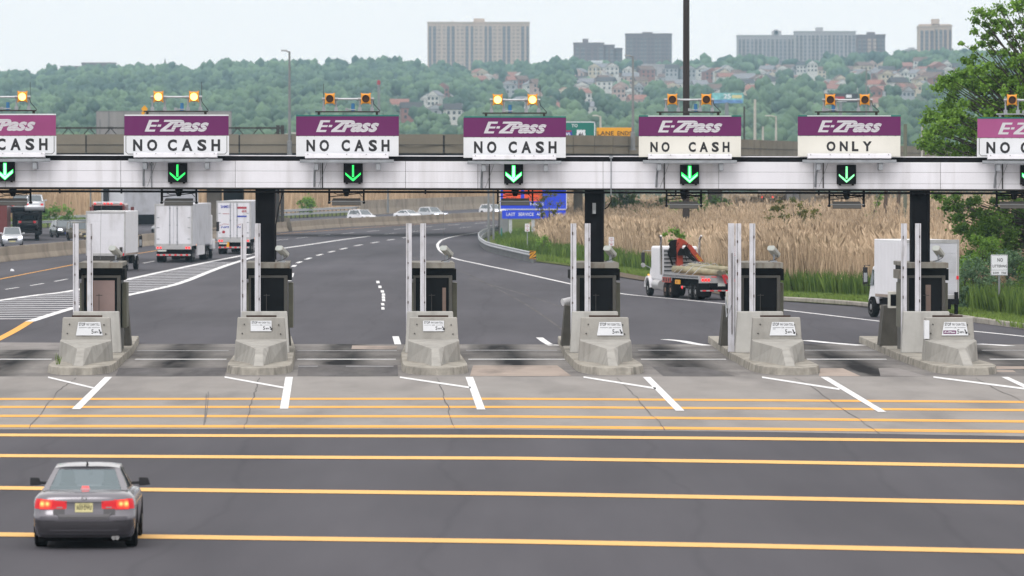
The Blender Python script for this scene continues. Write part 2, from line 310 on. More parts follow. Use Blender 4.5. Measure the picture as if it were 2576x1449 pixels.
# lettering: built-in font outlines fitted into a rectangle of a vertical plane facing -y
_tx = {}
def glyphs(s, bold=0.0, shear=0.0, spacing=1.0):
    k = (s, bold, shear, spacing)
    if k not in _tx:
        c = bpy.data.curves.new('lettering', 'FONT'); c.body = s; c.offset = bold; c.shear = shear; c.space_character = spacing; c.resolution_u = 3
        o = bpy.data.objects.new('lettering', c); COL.objects.link(o)
        dg = bpy.context.evaluated_depsgraph_get(); me = bpy.data.meshes.new_from_object(o.evaluated_get(dg))
        v = [tuple(p.co[:2]) for p in me.vertices]; f = [tuple(p.vertices) for p in me.polygons]
        bpy.data.objects.remove(o); bpy.data.curves.remove(c); bpy.data.meshes.remove(me); _tx[k] = (v, f)
    return _tx[k]
def text(mb, s, x0, x1, z0, z1, y, bold=0.0, shear=0.0, spacing=1.0, mi=0, slope=0.0):
    v, f = glyphs(s, bold, shear, spacing)
    a0 = min(p[0] for p in v); a1 = max(p[0] for p in v); b0 = min(p[1] for p in v); b1 = max(p[1] for p in v)
    mb.add([(x0 + (p[0] - a0) / (a1 - a0) * (x1 - x0), y + slope * (z0 + (p[1] - b0) / (b1 - b0) * (z1 - z0)), z0 + (p[1] - b0) / (b1 - b0) * (z1 - z0)) for p in v], f, mi)
def flat(mb, name, m, parent, at=None): return mb.build(name, m, parent, at=at, fix=False)

def set_tint(o, arr, domain='POINT'):
    a = o.data.attributes.new('tint', 'FLOAT', domain); a.data.foreach_set('value', np.asarray(arr, dtype=np.float32))
def np_mesh(name, V, F, m, parent=None, tint=None, smooth=False):
    V = np.asarray(V, np.float32); F = np.asarray(F, np.int32); k = F.shape[1]
    me = bpy.data.meshes.new(name); me.vertices.add(len(V)); me.vertices.foreach_set('co', V.ravel())
    me.loops.add(F.size); me.loops.foreach_set('vertex_index', F.ravel()); me.polygons.add(len(F))
    me.polygons.foreach_set('loop_start', np.arange(0, F.size, k, dtype=np.int32))
    me.materials.append(M[m] if isinstance(m, str) else m); me.update(calc_edges=True); me.validate()
    if smooth: me.polygons.foreach_set('use_smooth', [True] * len(me.polygons))
    o = bpy.data.objects.new(name, me); COL.objects.link(o)
    if parent is not None: o.parent = parent
    if tint is not None: set_tint(o, tint)
    return o
def leaves(centers, radii, per, size, tint_base=None, squash=.75, seed=1):
    """small quads scattered through clumps; returns V, F, tint"""
    g = np.random.default_rng(seed); C = np.asarray(centers, float); Rr = np.asarray(radii, float); n = len(C) * per
    c = np.repeat(C, per, 0); r = np.repeat(Rr, per)
    d = g.normal(size=(n, 3)); d /= np.linalg.norm(d, axis=1)[:, None]; rad = np.minimum(np.abs(g.normal(size=n)) * .62, 1.7)
    p = c + d * (r * rad)[:, None] * np.array([1, 1, squash])
    a = g.normal(size=(n, 3)); a /= np.linalg.norm(a, axis=1)[:, None]; b = np.cross(a, g.normal(size=(n, 3))); b /= np.linalg.norm(b, axis=1)[:, None]
    s = size * (.6 + .8 * g.random(n)); a *= s[:, None]; b *= (s * .6)[:, None]
    V = np.stack([p - a, p - b, p + a, p + b], 1).reshape(-1, 3); F = np.arange(4 * n).reshape(-1, 4)
    tb = np.repeat(g.random(len(C)) * .5 if tint_base is None else np.asarray(tint_base), per)
    t = np.clip(tb + g.random(n) * .5, 0, 1)
    return V, F, np.repeat(t, 4)
def blades(P, h, w, lean=.25, seed=2, plume=None, tint=None):
    """upright tapering blades (triangle pairs) rooted at P; plume widens the top like a seed head"""
    g = np.random.default_rng(seed); P = np.asarray(P, float); n = len(P); h = np.broadcast_to(h, n) * (.75 + .5 * g.random(n))
    a = g.random(n) * np.pi; dx = np.stack([np.cos(a), np.sin(a) * .5, 0 * a], 1) * (w / 2)
    l = g.normal(size=(n, 2)) * lean * h[:, None]; top = P + np.stack([l[:, 0], l[:, 1], h], 1); mid = P + np.stack([l[:, 0] * .35, l[:, 1] * .35, h * .6], 1)
    if plume is None:
        V = np.stack([P - dx, P + dx, mid + dx * .8, top], 1); F = np.arange(4 * n).reshape(-1, 4); k = 4
    else:
        lo = P + np.stack([l[:, 0] * .7, l[:, 1] * .7, h * .84], 1); pw = dx * (plume / w); md = (lo * .45 + top * .55)
        V = np.stack([P - dx, P + dx, lo + dx * .6, lo - dx * .6, lo, md + pw, top, md - pw], 1)
        F = (np.arange(n)[:, None, None] * 8 + np.array([[0, 1, 2, 3], [4, 5, 6, 7]])[None]).reshape(-1, 4); k = 8
    t = np.clip((g.random(n) if tint is None else tint), 0, 1)
    return V.reshape(-1, 3), F, np.repeat(t, k)
def pathpts(pts, n=6):   # smooth Catmull-Rom path through ground points
    pts = [Vector(p) for p in pts]; out = []
    for i in range(len(pts) - 1):
        p0, p1, p2, p3 = pts[max(i - 1, 0)], pts[i], pts[i + 1], pts[min(i + 2, len(pts) - 1)]
        for k in range(n):
            t = k / n; out.append(.5 * ((2 * p1) + (p2 - p0) * t + (2 * p0 - 5 * p1 + 4 * p2 - p3) * t * t + (3 * p1 - p0 - 3 * p2 + p3) * t ** 3))
    return out + [pts[-1]]
def GP(lst, z=0.0, n=6): return pathpts([G(x, y, z) for x, y in lst], n)

# ================================================================== SETTING: ground, road, markings
structure(MB().box(-2600, 2600, -200, 5500, -1.2, -.30).build('ground', 'hill_soil'))
road = structure(MB().box(-95, 75, 55, 1250, -.25, 0).build('road', 'asphalt'))
ap = MB().tess([G(*p, .004) for p in [(-500, 947), (1288, 947), (4400, 947), (4400, 1140), (2576, 1097.5), (1900, 1086), (1200, 1079), (600, 1079), (0, 1080), (-500, 1083)]])
structure(flat(ap, 'concrete_apron', 'apron', None))
# toll lane slab: tyre-blackened concrete between the islands
def lane_mat():
    m, t, b = new_mat('toll_lane_concrete'); N = t.nodes.new; L = t.links.new
    c = N('ShaderNodeTexCoord'); sp = N('ShaderNodeSeparateXYZ'); L(c.outputs['Object'], sp.inputs[0])
    def math_(op, a, b_=None, c_=None):
        n = N('ShaderNodeMath'); n.operation = op
        for i, v in enumerate((a, b_, c_)):
            if v is None: continue
            if isinstance(v, (int, float)): n.inputs[i].default_value = v
            else: L(v, n.inputs[i])
        return n.outputs[0]
    def noise(scale, stretch, det=5):
        mp = N('ShaderNodeMapping'); mp.inputs['Scale'].default_value = stretch; L(c.outputs['Object'], mp.inputs[0])
        n = N('ShaderNodeTexNoise'); n.inputs['Scale'].default_value = scale; n.inputs['Detail'].default_value = det; L(mp.outputs[0], n.inputs['Vector']); return n.outputs['Fac']
    big = noise(.28, (1, .8, 1)); fine = noise(5, (1, .12, 1)); blot = noise(.9, (1, .10, 1)); bands = noise(.5, (.04, 1.3, 1), 3)
    # across-lane position, lanes 5.67 m apart, drifting left with distance like the islands
    u = math_('MULTIPLY_ADD', math_('SUBTRACT', sp.outputs['Y'], 187.0), .029, sp.outputs['X'])
    u = math_('ADD', u, math_('MULTIPLY_ADD', blot, 1.0, -.5))
    p = math_('PINGPONG', math_('ADD', u, 14.0 + 567 * 1.0), 2.835)      # 0 at island, 2.83 at lane middle
    k = N('ShaderNodeMapRange'); k.inputs[1].default_value = 1.7; k.inputs[2].default_value = 2.6; k.inputs[3].default_value = 0; k.inputs[4].default_value = 1; L(p, k.inputs[0])
    st = N('ShaderNodeMapRange'); st.inputs[1].default_value = .38; st.inputs[2].default_value = .66; L(blot, st.inputs[0])
    dark = math_('MULTIPLY', k.outputs[0], math_('MULTIPLY_ADD', st.outputs[0], .6, .62))
    r = N('ShaderNodeValToRGB'); r.color_ramp.elements[0].position = .36; r.color_ramp.elements[1].position = .64
    r.color_ramp.elements[0].color = (.135, .128, .127, 1); r.color_ramp.elements[1].color = (.245, .232, .222, 1)
    L(math_('ADD', math_('MULTIPLY', big, .58), math_('ADD', math_('MULTIPLY', fine, .2), math_('MULTIPLY', bands, .22))), r.inputs[0])
    mx = N('ShaderNodeMix'); mx.data_type = 'RGBA'; mx.inputs[7].default_value = (.018, .0175, .019, 1); L(dark, mx.inputs[0]); L(r.outputs[0], mx.inputs[6])
    L(mx.outputs[2], b.inputs['Base Color']); b.inputs['Roughness'].default_value = .9; b.inputs['Specular IOR Level'].default_value = .04
    return m
M['lane'] = lane_mat()
structure(flat(MB().tess([G(*p, .004) for p in [(-500, 864), (1288, 866), (4400, 866), (4400, 947), (-500, 947)]]), 'toll_lane_slab', 'lane', None))
M['peach'] = mat('peach_patch_concrete', (.34, .285, .25), .85, var=.12, scale=.8, dirt=(.10, .09, .085), dirt_amt=.8, dscale=.6, dstretch=(1, .15, 1), spec=.03)
M['patch_grey'] = mat('grey_patch_concrete', (.24, .225, .22), .85, var=.12, scale=.8, dirt=(.08, .075, .075), dirt_amt=.7, dscale=.6, dstretch=(1, .15, 1), spec=.03)
M['old_skid'] = mat('old_skid_rubber', (.12, .115, .115), .9)
M['crack'] = mat('crack_filler', (.075, .07, .068), .9, var=.3, scale=4)
M['patch_dark'] = mat('dark_patch_asphalt', (.105, .10, .103), .85, var=.35, scale=1.2, stretch=(1, .12, 1), dirt=(.16, .15, .145), dirt_amt=.6, dscale=.9, dstretch=(1, .12, 1), spec=.03)
def patch(name, pts, m, z=.008): 
    o = flat(MB().tess([G(x, y, z) for x, y in pts]), name, m, road); return o
patch('concrete_patch', [(1190, 919), (1402, 919), (1438, 946), (1182, 946)], 'peach')
patch('concrete_patch', [(886, 869), (1000, 870), (998, 878), (884, 878)], 'peach')
patch('concrete_patch', [(-60, 861), (168, 862), (166, 880), (-60, 880)], 'patch_grey')
patch('concrete_patch', [(2064, 926), (2120, 926), (2165, 946), (2060, 946)], 'peach')
patch('concrete_patch', [(2210, 926), (2260, 926), (2330, 946), (2215, 946)], 'patch_grey')
patch('concrete_patch', [(2500, 921), (2700, 922), (2700, 928), (2500, 928)], 'peach')
patch('concrete_patch', [(2495, 931), (2548, 931), (2556, 936), (2497, 936)], 'peach')
patch('asphalt_patch', [(1640, 922), (1770, 924), (1850, 946), (1668, 946)], 'patch_dark')
patch('asphalt_patch', [(752, 918), (1000, 918), (1002, 946), (748, 946)], 'patch_dark')
patch('asphalt_patch', [(300, 925), (570, 925), (566, 946), (290, 946)], 'patch_dark')
for x0, x1, y in [(-60, 130, 903.5), (340, 570, 903.5), (748, 996, 903.5), (1178, 1428, 903.5), (1612, 1826, 903.5), (2030, 2230, 903.5), (2490, 2700, 903.5),
                  (345, 575, 882), (748, 998, 882), (1172, 1402, 881), (1605, 1810, 881), (2025, 2215, 881), (2470, 2700, 881), (750, 800, 921), (870, 990, 921)]:
    flat(MB().ribbon([G(x0, y, .010), G(x1, y, .010)], .75 if y == 903.5 else .55), 'steel_strip', 'old_paint' if y != 903.5 else 'white_paint', road)
# rumble lines
for name, ys, w in [('a', (1003.5, 1003, 1011), 5.0), ('b', (1023.5, 1023.5, 1031.5), 5.2), ('c', (1046, 1047.5, 1060), 5.8), ('d', (1071.5, 1073, 1085.5), 6.4),
                    ('e', (1094, 1097.5, 1110), 6.8), ('f', (1146, 1152.5, 1172), 7.6), ('g', (1227, 1241.5, 1264.5), 8.8), ('h', (1344, 1361.5, 1387), 10.2)]:
    flat(MB().ribbon([G(x, y, .010) for x, y in [(-300, ys[0] - .2 * (ys[1] - ys[0])), (0, ys[0]), (640, ys[0] * .48 + ys[1] * .52), (1288, ys[1]), (1900, ys[1] * .55 + ys[2] * .45), (2576, ys[2]), (2900, ys[2] + .24 * (ys[2] - ys[1])), (4400, ys[2] + 1.4 * (ys[2] - ys[1]))]], w * G(1288, ys[1]).y ** 2 / (6.5 * FP)), 'yellow_rumble_line', 'yellow_paint' if name in 'abcd' else 'yellow_paint_near', road)
# white Y marks in front of every island
def quad_mark(a0, a1, ya, b0, b1, yb): flat(MB().poly([G(a0, ya, .014), G(b0, yb, .014), G(b1, yb, .014), G(a1, ya, .014)]), 'approach_mark', 'white_paint', road)
for t in [((121, 948.5), (236, 976)), ((565, 948), (714, 975)), ((1006, 948.5), (1184, 975)), ((1468, 948), (1650, 977)), ((1917, 948.5), (2112, 979)), ((2348, 948), (2580, 978))]:
    (x0, y0), (x1, y1) = t; flat(MB().poly([G(x0, y0 + 2.2, .014), G(x1, y1 + 2.2, .014), G(x1, y1 - 2.2, .014), G(x0, y0 - 1.6, .014)]), 'approach_mark', 'white_paint', road)
quad_mark(264, 282, 948, 180, 202, 1029); quad_mark(718, 737, 948, 704, 725, 1028); quad_mark(1171, 1190, 948, 1200, 1221, 1030)
quad_mark(1617, 1636, 948, 1700, 1722, 1033); quad_mark(2064, 2083, 948, 2209, 2230, 1036); quad_mark(2519, 2536, 948, 2650, 2672, 1010)
for c in [[(193, 950), (176, 963), (150, 982), (118, 1020), (70, 1078)], [(652, 950), (645, 972), (640, 992), (628, 1030), (613, 1078)], [(1101, 950), (1110, 975), (1116, 998), (1130, 1035), (1143, 1077)],
          [(1553, 950), (1580, 975), (1606, 1005), (1640, 1044), (1675, 1082)], [(2000, 950), (2042, 974), (2092, 1009), (2150, 1048), (2208, 1090)], [(2452, 950), (2500, 975), (2570, 1008), (2640, 1040)]]:
    pp = GP(c, .012, 5); pp = [p + Vector((random.uniform(-.04, .04), 0, 0)) for p in pp]
    flat(MB().ribbon(pp, [random.uniform(.010, .034) for _ in pp]), 'pavement_crack', 'crack', road)
for c in [[(519, 990), (517, 1030), (513, 1070)], [(524, 985), (522, 1022), (516, 1062)], [(860, 982), (892, 985)], [(930, 985), (960, 989)]]:
    pp = GP(c, .012, 4); flat(MB().ribbon(pp, [random.uniform(.012, .035) for _ in pp]), 'skid_mark', 'old_skid', road)
# short marks behind the islands
for c, w in [([(995, 846), (1001, 866)], .25), ([(1357, 849), (1372, 860), (1388, 869)], .27), ([(1380, 866), (1410, 869)], .3), ([(1672, 853.5), (1715, 858), (1745, 864), (1780, 869)], .42), ([(2026, 856), (2085, 862), (2110, 864), (2168, 869)], .5), ([(2460, 865), (2500, 867), (2540, 870)], .5),
             ([(1800, 864), (1830, 864)], .3), ([(2240, 864.5), (2400, 864.5)], .25)]:
    flat(MB().ribbon(GP(c, .012, 4), w), 'lane_exit_mark', 'white_paint', road)
# right edge line, gore, lane lines
flat(MB().ribbon(GP([(1300, 573), (1240, 580.5), (1165, 590.5), (1118, 601), (1102, 613), (1103, 624), (1113, 635), (1143, 650), (1210, 665), (1300, 684), (1445, 716), (1560, 738), (1700, 752), (1850, 766.5), (1975, 780), (2240, 811), (2420, 830), (2576, 846), (2800, 872)], .008, 6), .24), 'edge_line', 'white_paint', road)
up = [(-80, 768), (0, 755.5), (90, 742.5), (176, 732), (305, 706), (420, 681), (520, 660), (600, 644.5), (690, 628), (800, 612), (860, 603), (930, 594)]
lo = [(75, 808.5), (176, 777), (250, 760), (305, 746), (420, 721), (470, 706), (520, 686), (560, 671), (600, 658), (640, 646), (690, 634)]
flat(MB().ribbon(GP(up, .008, 5), .42), 'gore_line', 'white_paint', road)
flat(MB().ribbon(GP(lo, .009, 5), .42), 'gore_line', 'white_paint', road)
flat(MB().ribbon(GP([(-120, 903), (-60, 880), (0, 851), (40, 830), (76, 808)], .008, 5), .36), 'yellow_edge_line', 'yellow_paint', road)
flat(MB().ribbon(GP([(-120, 728), (0, 702), (90, 684), (175, 667.5), (260, 651), (360, 635.5), (480, 617), (600, 601), (700, 589), (860, 577), (1000, 567.5), (1225, 555), (1400, 546)], .008, 5), .17), 'yellow_edge_line', 'yellow_paint', road)
def xs_at(line, y):
    for (a, b) in zip(line, line[1:]):
        if (a[1] - y) * (b[1] - y) <= 0 and a[1] != b[1]: return a[0] + (b[0] - a[0]) * (y - a[1]) / (b[1] - a[1])
    return None
y = 803.0
while y > 660:
    sl = 0.012
    xu = xs_at(up, y) if y <= 768 else -80; xl = xs_at(lo, y)
    if xl is None: break
    if xu is None: xu = -80
    stp = 1.45e-5 * (y - HZ) ** 2 + .0
    stp = max(3.6, 5.7 * ((y - HZ) / 376.0) ** 1.0)
    if xl - xu > 6:
        yb = y - stp * .42; xl2 = xs_at(lo, yb) or xl; xu2 = xs_at(up, yb) if yb <= 768 else -80; xu2 = xu if xu2 is None else xu2
        flat(MB().poly([G(xu, y + .8, .007), G(xl, y - .8, .007), G(xl2, yb - .8, .007), G(xu2, yb + .8, .007)]), 'gore_stripe', 'hatch_paint', road)
    y -= stp
def dash(px, py, L, w, ang_to=None, m='white_paint'):
    c = G(px, py, .008); d = unit(Vector(ang_to) - c) if ang_to is not None else Vector((0, 1, 0)); d.z = 0
    flat(MB().ribbon([c - d * L / 2, c + d * L / 2], w), 'lane_dash', m, road)
f5 = lambda x, y: (691.4 + x * .2409, 469.8 + y * .2409)
seq = [f5(*p) for p in [(200, 827), (255, 788), (348, 750), (467, 711), (592, 677), (718, 646), (870, 611), (1047, 581), (1212, 553), (1365, 530)]]
seq = [(727.5, 704), (732.5, 692)] + [(739.5, 669), (752.8, 659.6), (775.2, 650.5), (803.9, 641), (834, 633), (864.4, 625.4), (901, 617), (943.6, 609.8), (983.4, 603), (1020.2, 597.5)]
for i, p in enumerate(seq):
    q = seq[i + 1] if i + 1 < len(seq) else (p[0] + 40, p[1] - 5); qq = G(*q)
    pd = .38 * abs(q[0] - p[0]) if i > 1 else 4
    a = G(p[0] - (q[0] - p[0]) * .22, p[1] - (q[1] - p[1]) * .22, .008); b = G(p[0] + (q[0] - p[0]) * .22, p[1] + (q[1] - p[1]) * .22, .008)
    flat(MB().ribbon([a, b], .30), 'lane_dash', 'white_paint', road)
for x, y in [(951, 709.5), (956, 721.5), (962.2, 733), (964.8, 741), (964.8, 748), (965.2, 754.6), (963, 765.3), (963.5, 775.6)]:
    flat(MB().poly([G(x - 3.8, y + 2.9, .008), G(x + 4.2, y + 2.9, .008), G(x + 3.2, y - 3, .008), G(x - 4.6, y - 3, .008)]), 'lane_dash', 'white_paint', road)
for x, y, dx, dy in [(30, 725.2, 17, -2.6), (93.5, 715.5, 17, -2.8), (153.5, 704.8, 16, -3), (374, 659.3, 14, -2.6), (-40, 735, 16, -2.5), (210, 693.5, 15, -3)]:
    flat(MB().ribbon([G(x - dx, y - dy, .008), G(x + dx, y + dy, .008)], .16), 'lane_dash', 'white_paint', road)
for row in ([(80, 553), (283, 532), (515, 505), (768, 485), (1032, 461), (1308, 438), (1580, 420), (1870, 397), (2148, 378)], [(1205, 490), (1450, 467), (1715, 444), (1985, 424), (2255, 405)]):
    for x, y in row:
        a = f5(x - 62, y + 5.5); b = f5(x + 62, y - 5.5); flat(MB().ribbon([G(*a, .008), G(*b, .008)], .17), 'lane_dash', 'white_paint', road)
for c in [[(1005, 640), (1150, 680), (1230, 716), (1330, 770), (1430, 840)], [(1180, 700), (1300, 735), (1420, 775)], [(760, 905), (840, 880)]][:2]:
    flat(MB().ribbon(GP(c, .006, 6), .12), 'pavement_seam', 'patch_dark', road)

# verge, pavement strip and kerb on the right
ve = [(1345, 657), (1400, 664), (1480, 675), (1560, 692), (1660, 706), (1760, 724), (1870, 747), (1970, 756), (2060, 762), (2200, 772), (2330, 791), (2576, 823), (2900, 866), (3400, 935), (3400, 520), (1330, 520), (1262, 560), (1236, 592), (1212, 604), (1209, 618), (1226, 629), (1280, 643)]
structure(flat(MB().tess([G(x, y, .05) for x, y in ve]), 'verge', 'verge_soil', None))
structure(flat(MB().ribbon(GP([(1990, 752), (2080, 757), (2200, 767), (2330, 784), (2576, 815), (2900, 855), (3300, 908)], .07, 5), 2.0), 'pavement', 'sidewalk', None))
structure(flat(MB().ribbon(GP([(1500, 677), (1600, 697), (1700, 712), (1800, 730), (1860, 742)], .055, 5), 1.6), 'dirt_shoulder', 'earth', None))
kp = GP([(1965, 757.5), (2080, 764.5), (2200, 775), (2330, 794), (2450, 810), (2576, 827), (2900, 870), (3300, 924)], 0, 6)
structure(MB().sweep(kp, [(-.16, 0), (.16, 0), (.16, .20), (.12, .23), (-.12, .23), (-.16, .19)]).build('kerb', 'kerb', bevel=.01))
# reed ground behind: sheets lying on the road platform
structure(flat(MB().tess([G(x, y, .06) for x, y in [(1345, 640), (1480, 655), (1660, 690), (1870, 735), (1990, 745), (2300, 758), (2900, 790), (3500, 800), (3500, 500), (1500, 500), (1330, 560)]]), 'reed_bed_ground', 'reed_soil', None))
structure(flat(MB().tess([G(x, y, .05) for x, y in [(-260, 590), (0, 577), (240, 567), (415, 560), (720, 548.5), (860, 542), (1100, 530), (1240, 522), (1500, 508), (1500, 500), (-260, 500)]]), 'far_verge', 'verge_soil', None))

# ================================================================== median barrier, guard rails
bp = GP([(-140, 679), (0, 658.5), (173, 641), (280, 628), (389, 616), (540, 600), (694, 584.5), (780, 577.5), (860, 571.6), (980, 566), (1092, 560.7), (1225, 553), (1400, 545), (1520, 540)], 0, 5)
br = thing('median_barrier', 'long tan concrete median barrier curving away between the two carriageways', 'barrier', tuple(bp[0]))
prof = [(-.32, 0), (.32, 0), (.30, .10), (.15, .42), (.09, 1.02), (-.09, 1.02), (-.15, .42), (-.30, .10)]
for i in range(0, len(bp) - 1, 4):
    MB().sweep(bp[i:i + 5], prof).build('barrier_section', 'barrier_tan', br, at=tuple(bp[0]))
bp2 = GP([(905, 541.5), (1000, 536), (1100, 530.5), (1180, 526.5), (1240, 524)], 0, 4)
b2 = thing('far_barrier', 'low pale concrete wall on the far side behind the oncoming cars', 'barrier', tuple(bp2[0]))
MB().sweep(bp2, [(-.3, 0), (.3, 0), (.12, .9), (.12, 2.1), (-.12, 2.1), (-.12, .9)]).build('wall', 'barrier_tan', b2, at=tuple(bp2[0]))
def wbeam(z, h=.31): return [(.0, z), (.05, z + h * .12), (.05, z + h * .35), (.01, z + h * .5), (.05, z + h * .65), (.05, z + h * .88), (0, z + h), (-.02, z + h), (-.02, z)]
def guardrail(label, path, rails, post_gap, group=None, pm='dark_steel', rm='galv_light', pw=.07):
    o = thing('guard_rail', label, 'guard rail', tuple(path[0]), group=group)
    for z in rails: MB().sweep(path, wbeam(z)).build('rail', rm, o, at=tuple(path[0]), smooth=50)
    acc = 0.0
    for a, b in zip(path, path[1:]):
        d = (b - a).length; t = post_gap - acc
        while t < d:
            p = a.lerp(b, t / d); n = unit((a - b).cross(Vector((0, 0, 1)))); q = p + n * .12
            MB().box(q.x - pw, q.x + pw, q.y - pw, q.y + pw, -.02, rails[-1] + .28).build('post', pm, o, at=tuple(path[0])); t += post_gap
        acc = (acc + d) % post_gap
    return o
gp = GP([(1252, 586), (1222, 593), (1208, 601), (1204, 610), (1209, 620), (1226, 631), (1260, 641), (1300, 651), (1338, 660)], .05, 6)
gr = guardrail('curved grey guard rail wrapping round the grassy corner at the exit ramp', gp, [.42], 1.9, pm='lamp_grey')
MB().sweep([p + Vector((.25, .25, 0)) for p in gp], [(-.06, 0), (.06, 0), (.06, .42), (-.06, .42)]).build('lower_skirt', 'lamp_grey', gr, at=tuple(gp[0]))
e = gp[-1]; mk = thing('hazard_marker', 'yellow and black striped marker plate at the end of the curved guard rail', 'road sign', (e.x + .05, e.y - .35, 0))
mb = MB().box(-.22, .22, -.02, .02, .30, .86); mb.build('plate', 'sign_yellow', mk)
mb = MB()
for k in range(-2, 3):
    pts = []
    a, b_ = .30 + k * .26 - .13, .30 + k * .26
    P4 = [(-.22, a), (.22, a + .44), (.22, b_ + .44), (-.22, b_)]
    P4 = [(x, min(.86, max(.30, z))) for x, z in P4]
    if max(z for _, z in P4) - min(z for _, z in P4) > .05: mb.poly([(x, -.026, z) for x, z in P4])
mb.build('stripes', 'ink', mk); MB().box(-.05, .05, .02, .12, 0, .7).build('post', 'lamp_grey', mk)
guardrail('double grey guard rail in front of the far reed bank left of centre', GP([(690, 553), (760, 549), (830, 545), (905, 541), (925, 540)], 0, 4), [.45, .95], 3.8, 'far side guard rails')
guardrail('low dark guard rail beyond the oncoming lanes at the far left', GP([(-60, 579.5), (60, 575), (180, 571), (330, 565)], 0, 4), [.5], 4, 'far side guard rails', rm='galv')
guardrail('thin pale guard rail along the foot of the far left reed bank', GP([(60, 562), (240, 556), (330, 553), (420, 549)], 0, 4), [.5], 4, 'far side guard rails')
dl = thing('delineator_post', 'short green marker post standing on the curved guard rail', 'marker post', tuple(G(1263.5 - 0, 603, .0)))
dl.location = G(1261.5, 603, .05); MB().tube([(0, 0, 0), (0, 0, .95), (0, 0, 1.1)], [.06, .06, .03], 8).build('post', 'teal', dl)

# ================================================================== toll islands
ROT = R(1.67)
ISL = [(-14.0, 1), (-8.25, 2), (-2.58, 3), (3.06, 4), (8.71, 5), (14.39, 6)]
ords = ['leftmost of the six in the row', 'second from the left', 'third from the left', 'fourth from the left', 'fifth from the left', 'rightmost of the six in the row']
near = ['left of the box truck lane', 'in front of the first black gantry column', 'at the middle lanes', 'in front of the middle black gantry column', 'in front of the flatbed truck', 'in front of the right white box truck']
def loc(i, u, v, z=0):
    X = ISL[i][0]; c, s = math.cos(ROT), math.sin(ROT); return (X + u * c - v * s, 187 + u * s + v * c, z)
for i, (X, n) in enumerate(ISL):
    sg = ['gently', 'gently', 'gently', 'gently', 'gently', 'gently'][i]
    ti = thing('toll_island', f'raised concrete toll island with blunt nose, {ords[i]}', 'toll island', (X, 187, 0), ROT, 'concrete toll islands')
    pl = [(-.55, 27), (-.85, 14), (-1.0, 8), (-1.06, -2.5), (-1.02, -4.6), (-.84, -6.0), (-.5, -7.0), (0, -7.35), (.5, -7.0), (.84, -6.0), (1.02, -4.6), (1.06, -2.5), (1.02, 8), (1.0, 14), (.75, 27)]
    rnd = random.Random(n); mb = MB()
    lo_ = [(u * 1.02, v, -.05) for u, v in pl]; hi_ = [(u * .985, v if v > -3 else v + .06, .245) for u, v in pl]
    N_ = len(pl); mb.add(lo_ + hi_, [(k, (k + 1) % N_, N_ + (k + 1) % N_, N_ + k) for k in range(N_)] + [tuple(range(N_, 2 * N_))]); mb.build('kerb_slab', 'kerb', ti, bevel=.03)
    # crash block: upright plate with a wedge nose
    b = MB(); b.hexa([(-.86, 0, .24), (.86, 0, .24), (.86, .62, .24), (-.86, .62, .24)], [(-.775, .04, 1.64), (.775, .04, 1.64), (.775, .58, 1.64), (-.775, .58, 1.64)])
    b.build('crash_block', 'concrete', ti, bevel=.025)
    b = MB()
    base = [(-.875, .02, .235), (-.875, -.55, .235), (-.36, -3.0, .235), (-.15, -5.7, .235), (.15, -5.7, .235), (.36, -3.0, .235), (.875, -.55, .235), (.875, .02, .235)]
    top = [(-.83, .02, .93), (-.835, -.5, .90), (-.30, -2.6, .78), (-.11, -3.7, .735), (.11, -3.7, .735), (.30, -2.6, .78), (.835, -.5, .90), (.83, .02, .93)]
    b.add(base + top, [(0, 1, 9, 8), (1, 2, 10, 9), (2, 3, 11, 10), (3, 4, 12, 11), (4, 5, 13, 12), (5, 6, 14, 13), (6, 7, 15, 14), (8, 9, 14, 15), (9, 10, 13, 14), (10, 11, 12, 13)])
    b.build('wedge_nose', 'concrete', ti, bevel=.02)
    for bx, bz in [(-.55, 1.42), (-.62, 1.12), (.58, 1.40), (.64, 1.10)]: MB().tube([(bx, -.01 + (1.64 - bz) * -.02, bz), (bx, .05, bz)], .022, 8).build('anchor_hole', 'dark_steel', ti)
    MB().box(-.5, .5, .66, .72, 1.60, 1.70).build('steel_bar', 'rust_steel', ti)
    b = MB(); b.hexa([(-.86, 7.4, .24), (.86, 7.4, .24), (.86, 7.9, .24), (-.86, 7.9, .24)], [(-.78, 7.42, 1.655), (.78, 7.42, 1.655), (.78, 7.88, 1.655), (-.78, 7.88, 1.655)])
    b.build('barrier_wall', 'concrete_light', ti, bevel=.03)
    sgn = 1 if X < -2 else -1; off = (.10 if sgn > 0 else .06) * sgn if i not in (1, 2) else .04 * sgn
    b = MB(); b.hexa([(-.80 + off, 15.2, .24), (.80 + off, 15.2, .24), (.80 + off, 16.4, .24), (-.80 + off, 16.4, .24)], [(-.66 + off, 15.25, 1.68), (.66 + off, 15.25, 1.68), (.66 + off, 16.35, 1.68), (-.66 + off, 16.35, 1.68)])
    b.build('rear_wall', 'wall_dark', ti, bevel=.02)
    if i == 5: MB().box(-.86, -.70, -.3, -.02, .95, 1.55).build('white_plate', 'sign_white', ti)
    # ---- cash toll sign bolted to the block
    rect = i in (1, 2); sl = .0286
    y0 = lambda z: (z - .24) * .0286 - .045
    desc = ['trapezoid cash toll sign on the leftmost island block', 'small rectangular cash toll sign on the second island block from the left', 'small rectangular cash toll sign on the third island block from the left',
            'trapezoid cash toll sign on the fourth island block from the left', 'trapezoid cash toll sign with a faded spot on the fifth island block', 'trapezoid cash toll sign with a small purple panel on the rightmost block'][i]
    ts = thing('toll_sign', 'white ' + desc, 'sign', (X, 187, 0), ROT, 'cash toll signs on the island blocks')
    cx = [.10, .0, .0, .17, .20, .18][i]
